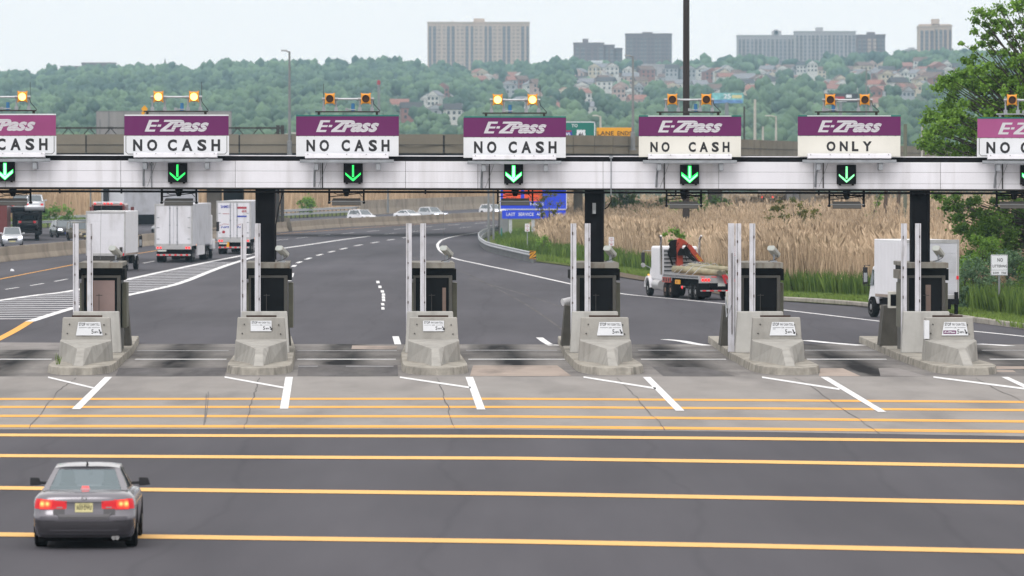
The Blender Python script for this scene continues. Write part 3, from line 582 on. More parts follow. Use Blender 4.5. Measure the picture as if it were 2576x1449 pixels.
    if rect: q = [(-.345, 1.19), (.345, 1.19), (.345, 1.535), (-.345, 1.535)]; z0, z1, wt = 1.19, 1.535, .31
    else: q = [(-.44, 1.05), (.44, 1.05), (.36, 1.49), (-.36, 1.49)]; z0, z1, wt = 1.05, 1.49, .34
    fr = [(cx + a, y0(z), z) for a, z in q]
    MB().prism(fr, (0, .03, 0)).build('plate', 'sign_white', ts, bevel=.008)
    hgt = z1 - z0; m = MB(); ys = lambda z: y0(z) - .004
    text(m, 'STOP', cx - wt, cx - wt * .38, z0 + hgt * .72, z0 + hgt * .96, -.049, .022, 0, 1.05, slope=.0286)
    text(m, 'PAY CASH TOLL', cx - wt * .26, cx + wt * 1.0, z0 + hgt * .74, z0 + hgt * .92, -.049, .016, 0, 1.1, slope=.0286)
    text(m, 'OR', cx - .05, cx + .05, z0 + hgt * .545, z0 + hgt * .63, -.049, .012, slope=.0286)
    text(m, '5', cx + wt * .20, cx + wt * .42, z0 + hgt * .14, z0 + hgt * .46, -.049, .012, slope=.0286)
    text(m, 'MPH', cx + wt * .50, cx + wt * .86, z0 + hgt * .17, z0 + hgt * .33, -.049, .012, 0, 1.1, slope=.0286)
    m.v = [(p[0], p[1] - .24 * .0286 , p[2]) for p in m.v]
    def bar(a0, a1, z, t): m.add([(a0, y0(z) - .004, z), (a1, y0(z) - .004, z), (a1, y0(z + t) - .004, z + t), (a0, y0(z + t) - .004, z + t)], [(0, 1, 2, 3)])
    bar(cx - wt, cx - .075, z0 + hgt * .58, hgt * .022); bar(cx + .075, cx + wt * 1.02, z0 + hgt * .58, hgt * .022)
    ax, az = cx + wt * .93, z0 + hgt * .46; bx_, bz_ = cx + wt * 1.16, z0 + hgt * .10
    d = Vector((bx_ - ax, bz_ - az)); dn = d.normalized(); nn = Vector((-dn.y, dn.x)); A = Vector((ax, az)); Bp = A + d * .6
    for pts in ([A + nn * .018, A - nn * .018, Bp - nn * .018, Bp + nn * .018], [Bp - nn * .055, A + d, Bp + nn * .055]): m.add([(p.x, y0(p.y) - .004, p.y) for p in pts], [tuple(range(len(pts)))])
    m.build('sign_print', 'ink', ts)
    if i == 5:
        m = MB(); zz = z0 + hgt * .12; m.add([(cx - wt * 1.14, y0(zz) - .003, zz), (cx + wt * .10, y0(zz) - .003, zz), (cx + wt * .10, y0(zz + .115) - .003, zz + .115), (cx - wt * 1.14, y0(zz + .115) - .003, zz + .115)], [(0, 1, 2, 3)])
        m.build('purple_panel', 'purple', ts)
        m = MB(); text(m, 'E-ZPass', cx - wt * 1.06, cx + wt * .03, zz + .03, zz + .09, -.045 - .24 * .0286 - .006, .03, .3, .95, slope=.0286); m.build('logo', 'sign_white', ts)
    if i == 4:
        m = MB(); zz = z0 + hgt * .46; m.add([(cx - wt * .98, y0(zz) - .003, zz), (cx - wt * .72, y0(zz) - .003, zz), (cx - wt * .72, y0(zz + .03) - .003, zz + .03), (cx - wt * .98, y0(zz + .03) - .003, zz + .03)], [(0, 1, 2, 3)]); m.build('faded_spot', 'galv_light', ts)
    # ---- clearance posts
    for s_, u in (('left', -.72), ('right', -.235)):
        pw = thing('clearance_post', f'{s_} tall white post with dark seam on the toll island {ords[i]}'.replace(' of the six in the row', '').replace('toll island second', 'second toll island').replace('toll island third', 'third toll island').replace('toll island fourth', 'fourth toll island').replace('toll island fifth', 'fifth toll island').replace('toll island leftmost', 'leftmost toll island').replace('toll island rightmost', 'rightmost toll island'), 'post', loc(i, u, 8.05, .24), ROT, 'white clearance posts on the islands')
        c = .055 if s_ == 'left' else .135
        m = MB(); m.box(-.098, -.098 + c, -.05, .05, 0, 4.42); m.box(-.098 + c + .014, .098, -.05, .05, 0, 4.42); m.build('post', 'white_metal', pw, bevel=.006)
        MB().box(-.098 + c - .001, -.098 + c + .015, -.03, .045, .01, 4.41).build('seam', 'ink', pw)
        for zz in (1.75, 2.55, 3.0, 3.9): zz += rnd.uniform(-.15, .15); MB().box(-.105 + c, -.098 + c + .03, -.075, -.045, zz, zz + rnd.uniform(.05, .12)).build('bolt', 'rust_steel', pw)
    if i == 4:
        pw = thing('clearance_post', 'extra wide pale post beside the left post of the fifth toll island', 'post', loc(i, -.93, 8.6, .24), ROT, 'white clearance posts on the islands')
        MB().box(-.1, .12, -.05, .05, 0, 4.42).build('post', 'white_metal', pw, bevel=.006); MB().tube([(.03, -.07, .6), (.03, -.07, 3.4)], .015, 6).build('conduit', 'rust_steel', pw)
        MB().tube([(-.12, -.08, 1.5), (-.2, -.12, 1.9), (-.16, -.10, 1.2), (.0, -.08, 1.6)], .02, 6).build('bracket', 'galv_light', pw)
    # ---- booth
    bt = thing('toll_booth', f'narrow dark toll booth with rusty flat roof, {ords[i]}'.replace(' of the six in the row', ' of the six') if i != 0 else 'narrow dark toll booth with a pinkish blind, leftmost of the six', 'toll booth', loc(i, .06, 0, .24), ROT, 'dark toll booths on the islands')
    MB().box(-.70, .80, 8.55, 12.6, 2.93, 3.07).build('roof', 'booth_roof', bt, bevel=.015)
    m = MB(); m.box(-.70, .80, 8.50, 8.55, 2.88, 3.05); m.build('fascia', 'booth_roof', bt)
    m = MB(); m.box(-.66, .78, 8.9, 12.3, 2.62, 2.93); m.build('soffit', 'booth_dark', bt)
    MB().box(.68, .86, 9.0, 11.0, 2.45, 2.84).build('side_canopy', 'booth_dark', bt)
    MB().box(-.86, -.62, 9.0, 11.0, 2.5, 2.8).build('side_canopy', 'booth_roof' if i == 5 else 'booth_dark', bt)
    fr = MB()
    for a, b_ in ((-.62, -.54), (.60, .72)): fr.box(a, b_, 8.7, 8.86, 0, 2.62)
    fr.box(-.54, .60, 8.7, 8.86, 2.54, 2.62); fr.box(-.54, .60, 8.7, 8.86, 0, .5); fr.build('frame', 'booth_frame', bt, bevel=.01)
    MB().box(-.54, .60, 8.78, 8.80, .5, 2.54).build('front_glass', 'booth_glass', bt)
    m = MB(); m.box(-.60, -.56, 8.86, 12.2, 0, 2.62); m.box(.62, .70, 8.86, 12.2, 0, 2.62); m.box(-.56, .62, 12.1, 12.2, 0, 2.62); m.build('cabin', 'booth_frame', bt)
    MB().box(.74, .90, 9.6, 11.4, .8, 2.35).build('side_panel', 'olive', bt, bevel=.01)
    MB().box(-.72, -.60, 9.6, 11.4, .8, 2.35).build('side_panel', 'olive', bt, bevel=.01)
    if i == 0:
        MB().box(-.42, .52, 8.755, 8.77, 1.15, 2.45).build('blind', 'blind', bt); MB().box(-.44, -.20, 8.745, 8.752, 1.55, 2.40).build('poster', 'rim_rust', bt)
    if i == 2: MB().box(.38, .50, 8.755, 8.77, 1.25, 2.2).build('poster', 'poster', bt)
    if i == 5: MB().box(.04, .22, 8.755, 8.77, .9, 2.3).build('curtain', 'poster', bt)
    if i >= 3:
        m = MB(); m.box(-.92, -.62, 12.0, 12.4, 1.42, 2.0); 
        if i >= 4: m.build('ticket_cabinet', 'sign_cream', bt, bevel=.01); MB().box(-.86, -.66, 11.98, 12.0, 1.5, 1.9).build('cabinet_window', 'booth_glass', bt)
        elif i == 3:
            MB().tube([(-1.0, 12, 1.62), (-.62, 12.2, 1.7)], .13, 10).build('lane_lamp', 'truck_bright', bt)
    m = MB(); m.tube([(.0, 8.3, 1.42), (.0, 8.3, 2.0)], .012, 6); m.tube([(-.1, 8.3, 1.95), (.12, 8.3, 1.95)], .012, 6); m.build('rod', 'dark_steel', bt)
    # ---- enforcement camera on the booth roof
    cm = thing('roof_camera', f'pale camera housing tilted on the roof of the toll booth {ords[i]}'.replace(' of the six in the row', ''), 'camera', loc(i, .60, 9.3, 3.31), ROT, 'camera housings on the booth roofs')
    ax = Matrix.Rotation(R(-27), 4, 'Z') @ Matrix.Rotation(R(-26), 4, 'X')
    oc = [(-.14, -.05), (-.08, -.10), (.08, -.10), (.14, -.05), (.14, .06), (.09, .10), (-.09, .10), (-.14, .06)]
    T = Matrix.Translation((0, 0, .36)) @ ax
    m = MB(); m.prism([T @ Vector((a, -.30, b_)) for a, b_ in oc], (T.to_3x3() @ Vector((0, .56, 0)))); m.build('housing', 'housing', cm, bevel=.012)
    m = MB(); m.poly([T @ Vector((a * .86, -.305, b_ * .86)) for a, b_ in oc]); m.build('window', 'housing_end', cm)
    m = MB(); m.box(-.10, .10, -.1, .1, 0, .05); m.tube([(0, 0, .04), (0, 0, .2), (.02, .0, .3)], .035, 8); m.build('stand', 'galv', cm)
    m = MB(); m.tube([(.1, .05, .3), (.14, -.05, .16), (.0, -.1, .08), (-.2, -.05, .03)], .012, 6); m.build('cable', 'ink', cm)

# ================================================================== gantry
GY = 196.4
bz = lambda X: -(.0022) * X - .012      # slight fall to the right
gt = thing('toll_gantry', 'long white panelled gantry beam spanning all toll lanes on black columns', 'gantry', (0, GY, 0))
def sheared(mb): mb.v = [(p[0], p[1], p[2] + bz(p[0])) for p in mb.v]; return mb
xa, xb = -26.0, 26.0; bays = [Xat(x, GY) for x in (-640, -290, 14, 304, 592, 806, 1020, 1202, 1517, 1808, 2047, 2366, 2506, 2790, 3230)]
for a, b_ in zip(bays, bays[1:]):
    m = MB()
    for z0, z1 in ((5.875, 6.055), (6.062, 6.445), (6.452, 6.80)): m.box(a + .006, b_ - .006, 0, .06, z0, z1)
    sheared(m).build('cladding_panel', 'white_panel', gt, bevel=.006)
sheared(MB().box(bays[0], bays[-1], .065, 1.2, 5.87, 6.80)).build('beam_core', 'dark_steel', gt)
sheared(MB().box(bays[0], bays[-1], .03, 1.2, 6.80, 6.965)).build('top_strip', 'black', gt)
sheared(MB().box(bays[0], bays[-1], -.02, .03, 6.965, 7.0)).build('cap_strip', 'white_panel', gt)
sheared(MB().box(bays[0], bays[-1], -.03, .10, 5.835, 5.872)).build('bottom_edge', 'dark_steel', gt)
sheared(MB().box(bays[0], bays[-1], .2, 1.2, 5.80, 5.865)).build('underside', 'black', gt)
sheared(MB().tube([(bays[0], .12, 5.735), (bays[-1], .12, 5.735)], .038, 8)).build('conduit', 'black', gt)
for x in (150, 305, 700, 1070, 1330, 1700, 2060, 2330):
    X = Xat(x, GY); sheared(MB().box(X - .03, X + .03, .08, .16, 5.66, 5.84)).build('conduit_clip', 'black', gt)
for X, pxw in ((Xat(667.5, 197), 1), (Xat(1495, 197), 1), (Xat(2314, 197), 1)):
    m = MB(); m.box(X - .33, X - .25, .3, 1.0, 0, 5.83); m.box(X + .25, X + .33, .3, 1.0, 0, 5.83); m.box(X - .25, X + .25, .42, .9, 0, 5.83); m.build('column', 'column_black', gt)
X = Xat(1495, GY); m = MB(); m.box(X - .06, X + .06, .25, .42, 5.05, 5.35); m.hexa([(X - .06, .18, 4.98), (X + .06, .18, 4.98), (X + .06, .4, 4.98), (X - .06, .4, 4.98)], [(X - .045, .25, 5.1), (X + .045, .25, 5.1), (X + .045, .4, 5.1), (X - .045, .4, 5.1)]); m.build('floodlight', 'lamp_grey', gt)
for px, y0_, y1_ in ((1537, 392, 492), (382, 410, 470)):
    X = Xat(px, GY); m = MB().tube([(X, -.06, Zat(y0_, GY)), (X, -.06, Zat(y1_, GY))], .02, 6); m.box(X - .06, X + .06, -.1, .04, Zat(y0_ + 6, GY), Zat(y0_, GY)); m.build('drop_conduit', 'galv', gt)
X = Xat(693, GY); MB().tube([(X + .25, .4, 5.75), (X + .1, .35, 5.2), (X, .3, 4.6), (X, .3, 3.4)], .022, 6).build('hanging_cable', 'black', gt)
X = Xat(1537, GY); MB().tube([(X, .0, 5.7), (X, .1, 5.4), (X - .1, .25, 5.22), (X - .2, .35, 5.15)], .02, 6).build('hanging_cable', 'black', gt)
for px in (255, 1117, 2620):
    X = Xat(px - 0, GY); MB().tube([(X, .1, 5.75), (X - .05, .1, 3.4)], .006, 5).build('drop_wire', 'lamp_grey', gt)

# ================================================================== lane signs on the gantry
SY = 196.0
def logo(m, x0, x1, z0, z1, y, stripes):
    w, h = x1 - x0, z1 - z0; sh = .42 * 130 / 756 * w / h          # shear in x per unit z
    def pg(pts): m.add([(x0 + (a / 756) * w + sh * (b * h), y, z0 + b * h) for a, b in pts], [tuple(range(len(pts)))])
    # E
    pg([(0, 0), (42, 0), (42, 1), (0, 1)])
    for b0, b1, L in ((0, .17, 118), (.42, .58, 112), (.83, 1, 118)): pg([(42, b0), (L, b0), (L, b1), (42, b1)])
    pg([(126, .42), (166, .42), (166, .60), (126, .60)])
    # Z
    pg([(180, .83), (330, .83), (330, 1), (180, 1)]); pg([(178, 0), (330, 0), (330, .17), (178, .17)]); pg([(178, .17), (238, .17), (322, .83), (262, .83)])
    text(m, 'P', x0 + .395 * w, x0 + .62 * w, z0, z1, y - .001, .05, .42)
    text(m, 'a', x0 + .545 * w, x0 + .735 * w, z0 - .01 * h, z0 + .78 * h, y - .002, .04, .42); text(m, 's', x0 + .69 * w, x0 + .87 * w, z0 - .01 * h, z0 + .78 * h, y - .0026, .04, .42); text(m, 's', x0 + .825 * w, x1, z0 - .01 * h, z0 + .78 * h, y - .0032, .04, .42)
    for k, b in enumerate((.16, .33, .50, .64, .84)):
        a0 = 300 - 8 * k; a1 = 740 if b < .78 else 480
        stripes.add([(x0 + a0 / 756 * w + sh * b * h, y - .004, z0 + b * h), (x0 + a1 / 756 * w + sh * b * h * .3, y - .004, z0 + b * h), (x0 + a1 / 756 * w + sh * b * h * .3, y - .004, z0 + (b + .015) * h), (x0 + a0 / 756 * w + sh * b * h, y - .004, z0 + (b + .015) * h)], [(0, 1, 2, 3)])
SG = [  # x0, x1, top, mid, bottom, words [(text, x0, x1, y0, y1)], purple, white, border, label
    (-118, 140.5, 289.5, 342, 391, [('NO', -96, -36, 348, 378), ('CASH', -8, 120, 348, 378)], 'purple_faded', 'sign_white', True, 'faded purple toll sign over white NO CASH panel cut by the left picture edge'),
    (313, 575, 291.5, 341.5, 391.5, [('NO', 335, 396, 350.5, 380), ('CASH', 422, 554, 350.5, 380)], 'purple', 'sign_white', True, 'purple toll sign over black bordered NO CASH panel below lit amber beacons, second from left'),
    (745, 1003.5, 292.5, 342.5, 393.5, [('NO', 771, 828, 351.5, 381), ('CASH', 859, 980, 351.5, 381)], 'purple', 'sign_white', False, 'purple toll sign over borderless NO CASH panel, third lane sign from the left'),
    (1166, 1424, 296, 345.5, 397, [('NO', 1192.5, 1249, 355.5, 385.5), ('CASH', 1279, 1400, 355.5, 385.5)], 'purple', 'sign_white', False, 'purple toll sign over NO CASH panel just left of the green road sign'),
    (1607, 1864.5, 293.5, 343, 395, [('NO', 1636, 1684.5, 357, 382.5), ('CASH', 1732, 1835, 357, 382.5)], 'purple', 'sign_cream', False, 'purple toll sign over cream NO CASH panel in front of the dark mast'),
    (2007, 2265.5, 293, 342, 394, [('ONLY', 2079, 2193, 355.5, 380.5)], 'purple', 'sign_cream', False, 'purple toll sign over cream panel reading ONLY'),
    (2459, 2717, 298.5, 347.5, 396, [('NO', 2481, 2540.5, 357, 386), ('CASH', 2567, 2692, 357, 386)], 'purple_pink', 'sign_white', True, 'pinkish faded toll sign over NO CASH panel cut by the right picture edge')]
LOGO = [(-69, 90), (364, 526), (795, 954), (1217, 1375), (1655, 1817), (2057, 2218), (2510, 2672)]
ARR = [(12, 408, 454, 'hot'), (446, 408.5, 460, 'green'), (888, 411, 460, 'green'), (1292, 412.5, 462, 'hot'), (1735, 414, 463, 'mint'), (2130, 414, 464, 'mint2'), (2592, 415, 465, 'hot')]
BEA = [(-33, 57, 243, 1), (399, 488.5, 243, 1), (830, 920.5, 248, 0), (1252, 1339.5, 250.5, 1), (1691, 1776.5, 250, 0), (2088, 2175, 250.5, 0), (2545, 2632, 251, 0)]
BLU = [20, 458, 888, 1283, 1750, 2096, 2590]
sx_ = lambda px: (px - CX) / FP * SY
zy = lambda py: Zat(py, SY)
for i, (x0, x1, yt, ym, yb, words_, pm, wm, bord, lab) in enumerate(SG):
    cx = (x0 + x1) / 2; X = sx_(cx); base = (X, SY, zy(yb))
    root = thing('lane_sign', lab, 'toll sign', base, 0, 'lane signs on the toll gantry')
    def add(m, name, mm, parent=root, **k): return m.build(name, mm, parent, at=base, **k)
    a, b, zt, zm, zb = sx_(x0), sx_(x1), zy(yt), zy(ym), zy(yb)
    pp = MB().box(a, b, SY, SY + .14, zm + .012, zt); pp = add(pp, 'purple_panel', pm, bevel=.006)
    m = MB(); st = MB(); logo(m, sx_(LOGO[i][0]), sx_(LOGO[i][1]), zy(yt + 39.5), zy(yt + 10), SY - .004, st)
    add(m, 'logo_lettering', 'sign_silver', pp, fix=False); add(st, 'logo_stripes', pm, pp, fix=False)
    wp = add(MB().box(a - (.015 if bord else 0), b + (.015 if bord else -.01), SY + .01, SY + .13, zb, zm), 'white_panel', wm, bevel=.006)
    for (s, p0, p1, q0, q1) in words_:
        m = MB()
        n = len(s); # letters spaced one by one as on the sign
        wid = {'N': 1, 'O': 1.12, 'C': 1.0, 'A': 1.18, 'S': 1.0, 'H': .95, 'L': .8, 'Y': 1.15}
        tot = sum(wid[c] for c in s); gap = .52; unit_ = (p1 - p0) / (tot + gap * (n - 1)); xx = p0
        for c in s:
            text(m, c, sx_(xx), sx_(xx + wid[c] * unit_), zy(q1), zy(q0), SY + .005, .042); xx += (wid[c] + gap) * unit_
        add(m, 'lettering', 'ink', wp, fix=False)
    if bord:
        m = MB(); y_ = SY + .006; i0, i1, j0 = a + .045, b - .045, zb + .045
        m.poly([(i0, y_, j0 + .08), (i0 + .02, y_, j0 + .08), (i0 + .02, y_, zm - .01), (i0, y_, zm - .01)]); m.poly([(i1 - .02, y_, j0 + .08), (i1, y_, j0 + .08), (i1, y_, zm - .01), (i1 - .02, y_, zm - .01)])
        m.poly([(i0 + .08, y_, j0), (i1 - .08, y_, j0), (i1 - .08, y_, j0 + .02), (i0 + .08, y_, j0 + .02)])
        m.poly([(i0, y_, j0 + .08), (i0 + .08, y_, j0), (i0 + .08, y_, j0 + .022), (i0 + .022, y_, j0 + .08)]); m.poly([(i1, y_, j0 + .08), (i1 - .022, y_, j0 + .08), (i1 - .08, y_, j0 + .022), (i1 - .08, y_, j0)])
        add(m, 'border', 'ink', wp, fix=False)
    m = MB().box(a + (.0 if i in (2, 4, 5) else .01), b, SY - .01, SY + .15, zt + .002, zt + .045); add(m, 'top_cap', 'teal' if i not in (0, 1) else 'sign_white')
    if i in (4, 5): add(MB().box(a + .32, b - .34, SY - .02, SY + .02, zt + .006, zt + .035), 'light_strip', 'sign_white')
    m = MB(); 
    for k in range(13): m.box(a + (b - a) * (k + .3) / 13.0, a + (b - a) * (k + .3) / 13.0 + .012, SY - .006, SY + .004, zm - .012, zm + .02)
    add(m, 'rivet_pattern', 'ink')
    # lamp trough and grey channel in front of the sign foot
    lx0, lx1 = sx_(cx - 106), sx_(cx + 104); lz = zy(yb - 6)
    m = MB(); m.hexa([(lx0, SY - .42, lz - .14), (lx1, SY - .42, lz - .14), (lx1, SY - .12, lz - .17), (lx0, SY - .12, lz - .17)], [(lx0, SY - .40, lz), (lx1, SY - .40, lz), (lx1, SY - .14, lz + .03), (lx0, SY - .14, lz + .03)])
    tr = add(m, 'lamp_trough', 'white_panel', bevel=.01)
    m = MB()
    for k in range(5): m.box(lx0 + .1 + (lx1 - lx0 - .2) * k / 4 - .012, lx0 + .1 + (lx1 - lx0 - .2) * k / 4 + .012, SY - .425, SY - .40, lz - .03, lz)
    add(m, 'latch_pattern', 'lamp_grey', tr)
    gx0, gx1 = sx_(cx - 119), sx_(cx + 117); gz = zy(yb + 8)
    add(MB().box(gx0, gx1, SY - .36, SY - .26, gz - .11, gz), 'mounting_channel', 'galv', bevel=.01)
    for dx in (-78, 78):
        bx = sx_(cx + dx); m = MB(); m.box(bx - .07, bx + .07, SY - .30, SY + .40, gz - .36, gz - .112); m.box(bx - .045, bx + .045, SY - .3, SY - .2, gz, lz - .15); add(m, 'bracket', 'galv', bevel=.008)
    bx = sx_(cx - 82); add(MB().tube([(bx, SY - .05, gz - .3), (bx - .02, SY + .2, gz - .6), (bx - .03, SY + .33, gz - .93)], .04, 8), 'strut', 'galv')
    bx = sx_(cx - 64); add(MB().tube([(bx, SY + .36, gz - .1), (bx, SY + .36, gz - .98)], .022, 6), 'conduit', 'dark_steel')
    add(MB().tube([(sx_(cx - 52), SY + .3, gz - .1), (sx_(cx - 75), SY + .36, gz - .95)], .007, 5), 'wire', 'lamp_grey')
    # ---- beacon rack standing on the sign
    bl, br_, by, on = BEA[i]; rx = (bl + br_) / 2; rb = (sx_(rx), SY + .07, zt + .045)
    rk = thing('beacon_rack', f'pipe rack with two {"lit" if on else "unlit"} amber beacons above the ' + ['sign at the left picture edge', 'second lane sign from the left', 'third lane sign from the left', 'centre lane sign', 'lane sign before the dark mast', 'ONLY lane sign', 'sign at the right picture edge'][i], 'beacon rack', rb, 0, 'beacon racks above the lane signs')
    zr = zy(by + 1); zb_ = zy(yt - 12)
    m = MB(); m.box(sx_(rx - 82), sx_(rx + 80), SY - .05, SY + .19, zb_ - .03, zb_ + .015); m.box(sx_(rx - 76), sx_(rx - 70), SY, SY + .15, zt + .05, zb_); m.box(sx_(rx + 70), sx_(rx + 76), SY, SY + .15, zt + .05, zb_)
    m.build('base_tray', 'dark_steel' if i < 6 else 'galv', rk, at=rb, bevel=.006)
    m = MB().tube([(sx_(bl - 15), SY + .09, zr), (sx_(br_ + 16), SY + .09, zr)], .038, 8); m.build('rail', 'galv_light', rk, at=rb)
    for px in (bl - 15.5, bl + 15.5, br_ - 15.5, br_ + 15.5):
        m = MB(); m.tube([(sx_(px), SY + .09, zb_), (sx_(px), SY + .09, zr)], .032, 8); m.box(sx_(px) - .06, sx_(px) + .06, SY + .03, SY + .15, zb_ + .01, zb_ + .14); m.tube([(sx_(px) - .06, SY + .09, zr), (sx_(px) + .06, SY + .09, zr)], .055, 8); m.build('upright', 'galv', rk, at=rb)
    for px in (bl, br_):
        X_, Z_ = sx_(px), zy(by); m = MB(); m.box(X_ - .165, X_ + .165, SY - .06, SY + .12, Z_ - .17, Z_ + .17); h = m.build('beacon', 'beacon_yellow', rk, at=rb, bevel=.035)
        n = 20; ring = [(X_ + math.cos(2 * math.pi * k / n) * .13, Z_ - .005 + math.sin(2 * math.pi * k / n) * .13) for k in range(n)]
        m = MB(); m.poly([(a_, SY - .075, b_) for a_, b_ in ring]); m.build('lens', 'beacon_on' if on else 'beacon_off', h, at=rb, fix=False)
        m = MB(); vs_ = [(a_, SY - .06, b_) for a_, b_ in ring] + [(X_ + (a_ - X_) * 1.02, SY - (.20 if b_ > Z_ - .04 else .08), Z_ + (b_ - Z_) * 1.02) for a_, b_ in ring]
        m.add(vs_, [(k, (k + 1) % n, n + (k + 1) % n, n + k) for k in range(n)]); m.build('visor', 'beacon_yellow', h, at=rb, fix=False)
        m = MB()
        for sx2 in (-1, 1): 
            for sz2 in (-1, 1): m.box(X_ + sx2 * .15 - .025, X_ + sx2 * .15 + .025, SY - .02, SY + .03, Z_ + sz2 * .175 - .02, Z_ + sz2 * .175 + .02)
        m.build('lug', 'beacon_yellow', h, at=rb)
    X_ = sx_(BLU[i]); m = MB().tube([(X_, SY + .05, zb_), (X_, SY + .05, zb_ + .1), (X_, SY + .05, zb_ + .12), (X_, SY + .05, zb_ + .28)], [.07, .07, .065, .06], 10); m.build('blue_lamp', 'blue_lamp', rk, at=rb)
    m = MB(); m.tube([(X_ - .25, SY + .0, zb_ + .06), (X_ + .1, SY, zb_ + .06)], .025, 6); m.box(X_ - .26, X_ - .16, SY - .05, SY + .05, zb_ + .03, zb_ + .12); m.build('junction', 'galv', rk, at=rb)
    ax_ = (br_ + 19) if i in (0, 1, 3) else ((bl - 16) if i == 2 else None)
    if ax_: MB().tube([(sx_(ax_), SY + .09, zr), (sx_(ax_), SY + .09, zr + .52)], .009, 5).build('whip_aerial', 'dark_steel', rk, at=rb)
    MB().tube([(sx_(br_ + 17), SY + .09, zr), (sx_(br_ + 20), SY + .05, zr - .18), (sx_(br_ + 36), SY + .05, zb_ + .02)], .012, 5).build('cable', 'ink', rk, at=rb)
    # ---- lane arrow signal
    ac, ay0, ay1, am = ARR[i]; ab = (sx_(ac), GY - .3, zy(ay1)); hw = sx_(CX + 24)
    sg_ = thing('lane_signal', ['bright white green down arrow in a black box at the left picture edge', 'thin dotted green down arrow in a black box under the second lane sign', 'thin green down arrow in a black box left of the picture centre', 'bright white green down arrow in a black box under the centre lane sign',
        'pale mint down arrow in a black box below the dark mast', 'pale mint down arrow in a black box under the ONLY sign', 'down arrow signal box cut by the right picture edge'][i], 'lane signal', ab, 0, 'green arrow lane signals')
    zc = (zy(ay0) + zy(ay1)) / 2
    m = MB(); m.box(ab[0] - hw, ab[0] + hw, GY - .3, GY - .02, zc - .335, zc + .335); m.box(ab[0] - .26, ab[0] - .18, GY - .25, GY - .1, zc - .38, zc - .335); m.box(ab[0] + .18, ab[0] + .26, GY - .25, GY - .1, zc - .38, zc - .335)
    m.build('box', 'black', sg_, at=ab, bevel=.012)
    for mm, t, yy in ((('arrow_hot' if am == 'hot' else 'arrow_green' if am == 'green' else 'arrow_mint'), .062 if am == 'hot' else .046, GY - .308),) + ((('arrow_rim', .085, GY - .304),) if am in ('hot', 'mint') else ()):
        t_ = t * .72; m = MB(); x_ = ab[0]; tip = zc - .285; ex = .0 if mm != 'arrow_rim' else .02
        m.poly([(x_ - t_, yy, tip + .15), (x_ + t_, yy, tip + .15), (x_ + t_, yy, zc + .275 + ex), (x_ - t_, yy, zc + .275 + ex)])
        for sgn in (-1, 1):
            m.poly([(x_, yy - .001, tip - ex), (x_ + sgn * (.265 + ex), yy - .001, tip + .235), (x_ + sgn * (.265 + ex), yy - .001, tip + .235 + t * 1.55), (x_, yy - .001, tip + t * 1.8)])
        m.build('arrow' if mm != 'arrow_rim' else 'arrow_edge', mm, sg_, at=ab, fix=False)
    if am in ('green', 'mint2'):       # gaps between the led rows
        m = MB()
        for k in range(13): m.box(ab[0] - .3, ab[0] + .3, GY - .3105, GY - .310, zc - .27 + k * .042, zc - .27 + k * .042 + .010)
        m.build('led_gaps', 'black', sg_, at=ab)
    # ---- tag reader antenna hanging below the beam
    ap_ = [28, 447, 870, 1296, 1722, 2133, 2556][i]; rb = (sx_(ap_), GY + .35, 5.8)
    an = thing('reader_antenna', 'grey reader panel in dark frame under the beam ' + ['at the left picture edge', 'above the middle white trailer', 'above the distant oncoming cars', 'in front of the blue road sign', 'above the flatbed truck, by the mast', 'below the ONLY sign', 'at the right picture edge'][i], 'antenna', rb, 0, 'tag reader antennas')
    X_ = rb[0]; w_ = .60; y_ = GY + .35; dz = bz(X_); zf = Zat(510 + (0 if i < 4 else 8), GY)
    m = MB()
    for s_ in (-1, 1):
        m.box(X_ + s_ * w_ - .03, X_ + s_ * w_ + .03, y_ - .03, y_ + .03, zf, 5.8 + dz); m.box(X_ + s_ * (w_ - .01) - .02, X_ + s_ * (w_ - .01) + .02, y_ + .35, y_ + .39, zf, 5.8 + dz); m.tube([(X_ + s_ * w_, y_ - .12, zf), (X_ + s_ * w_, y_ + .4, zf)], .045, 8)
    m.box(X_ - w_, X_ + w_, y_ - .02, y_ + .02, zf + .33, zf + .38); m.tube([(X_ - w_, y_, zf + .2), (X_ + w_, y_, zf + .34)], .018, 6)
    m.build('frame', 'black', an, at=rb)
    m = MB(); m.tube([(X_, y_, 5.8 + dz), (X_, y_, zf + .36), (X_, y_, zf + .22)], [.14, .12, .07], 10); m.build('motor', 'black', an, at=rb)
    m = MB(); m.hexa([(X_ - .5, y_ - .24, zf - .08), (X_ + .5, y_ - .24, zf - .08), (X_ + .5, y_ - .20, zf - .10), (X_ - .5, y_ - .20, zf - .10)], [(X_ - .5, y_ - .10, zf + .075), (X_ + .5, y_ - .10, zf + .075), (X_ + .48, y_ + .3, zf + .15), (X_ - .48, y_ + .3, zf + .15)])
    m.build('panel', 'antenna_grey', an, at=rb, bevel=.008)
    MB().box(X_ - .58, X_ + .60, y_ - .16, y_ - .12, zf + .03, zf + .06).build('cross_bar', 'lamp_grey', an, at=rb)
    MB().tube([(X_ - .55, y_, 5.75 + dz), (X_ - .3, y_ - .05, zf + .28), (X_ - .1, y_, zf + .3), (X_ + .4, y_ - .03, 5.72 + dz), (X_ + .55, y_, zf + .2)], .012, 5).build('cable', 'black', an, at=rb)

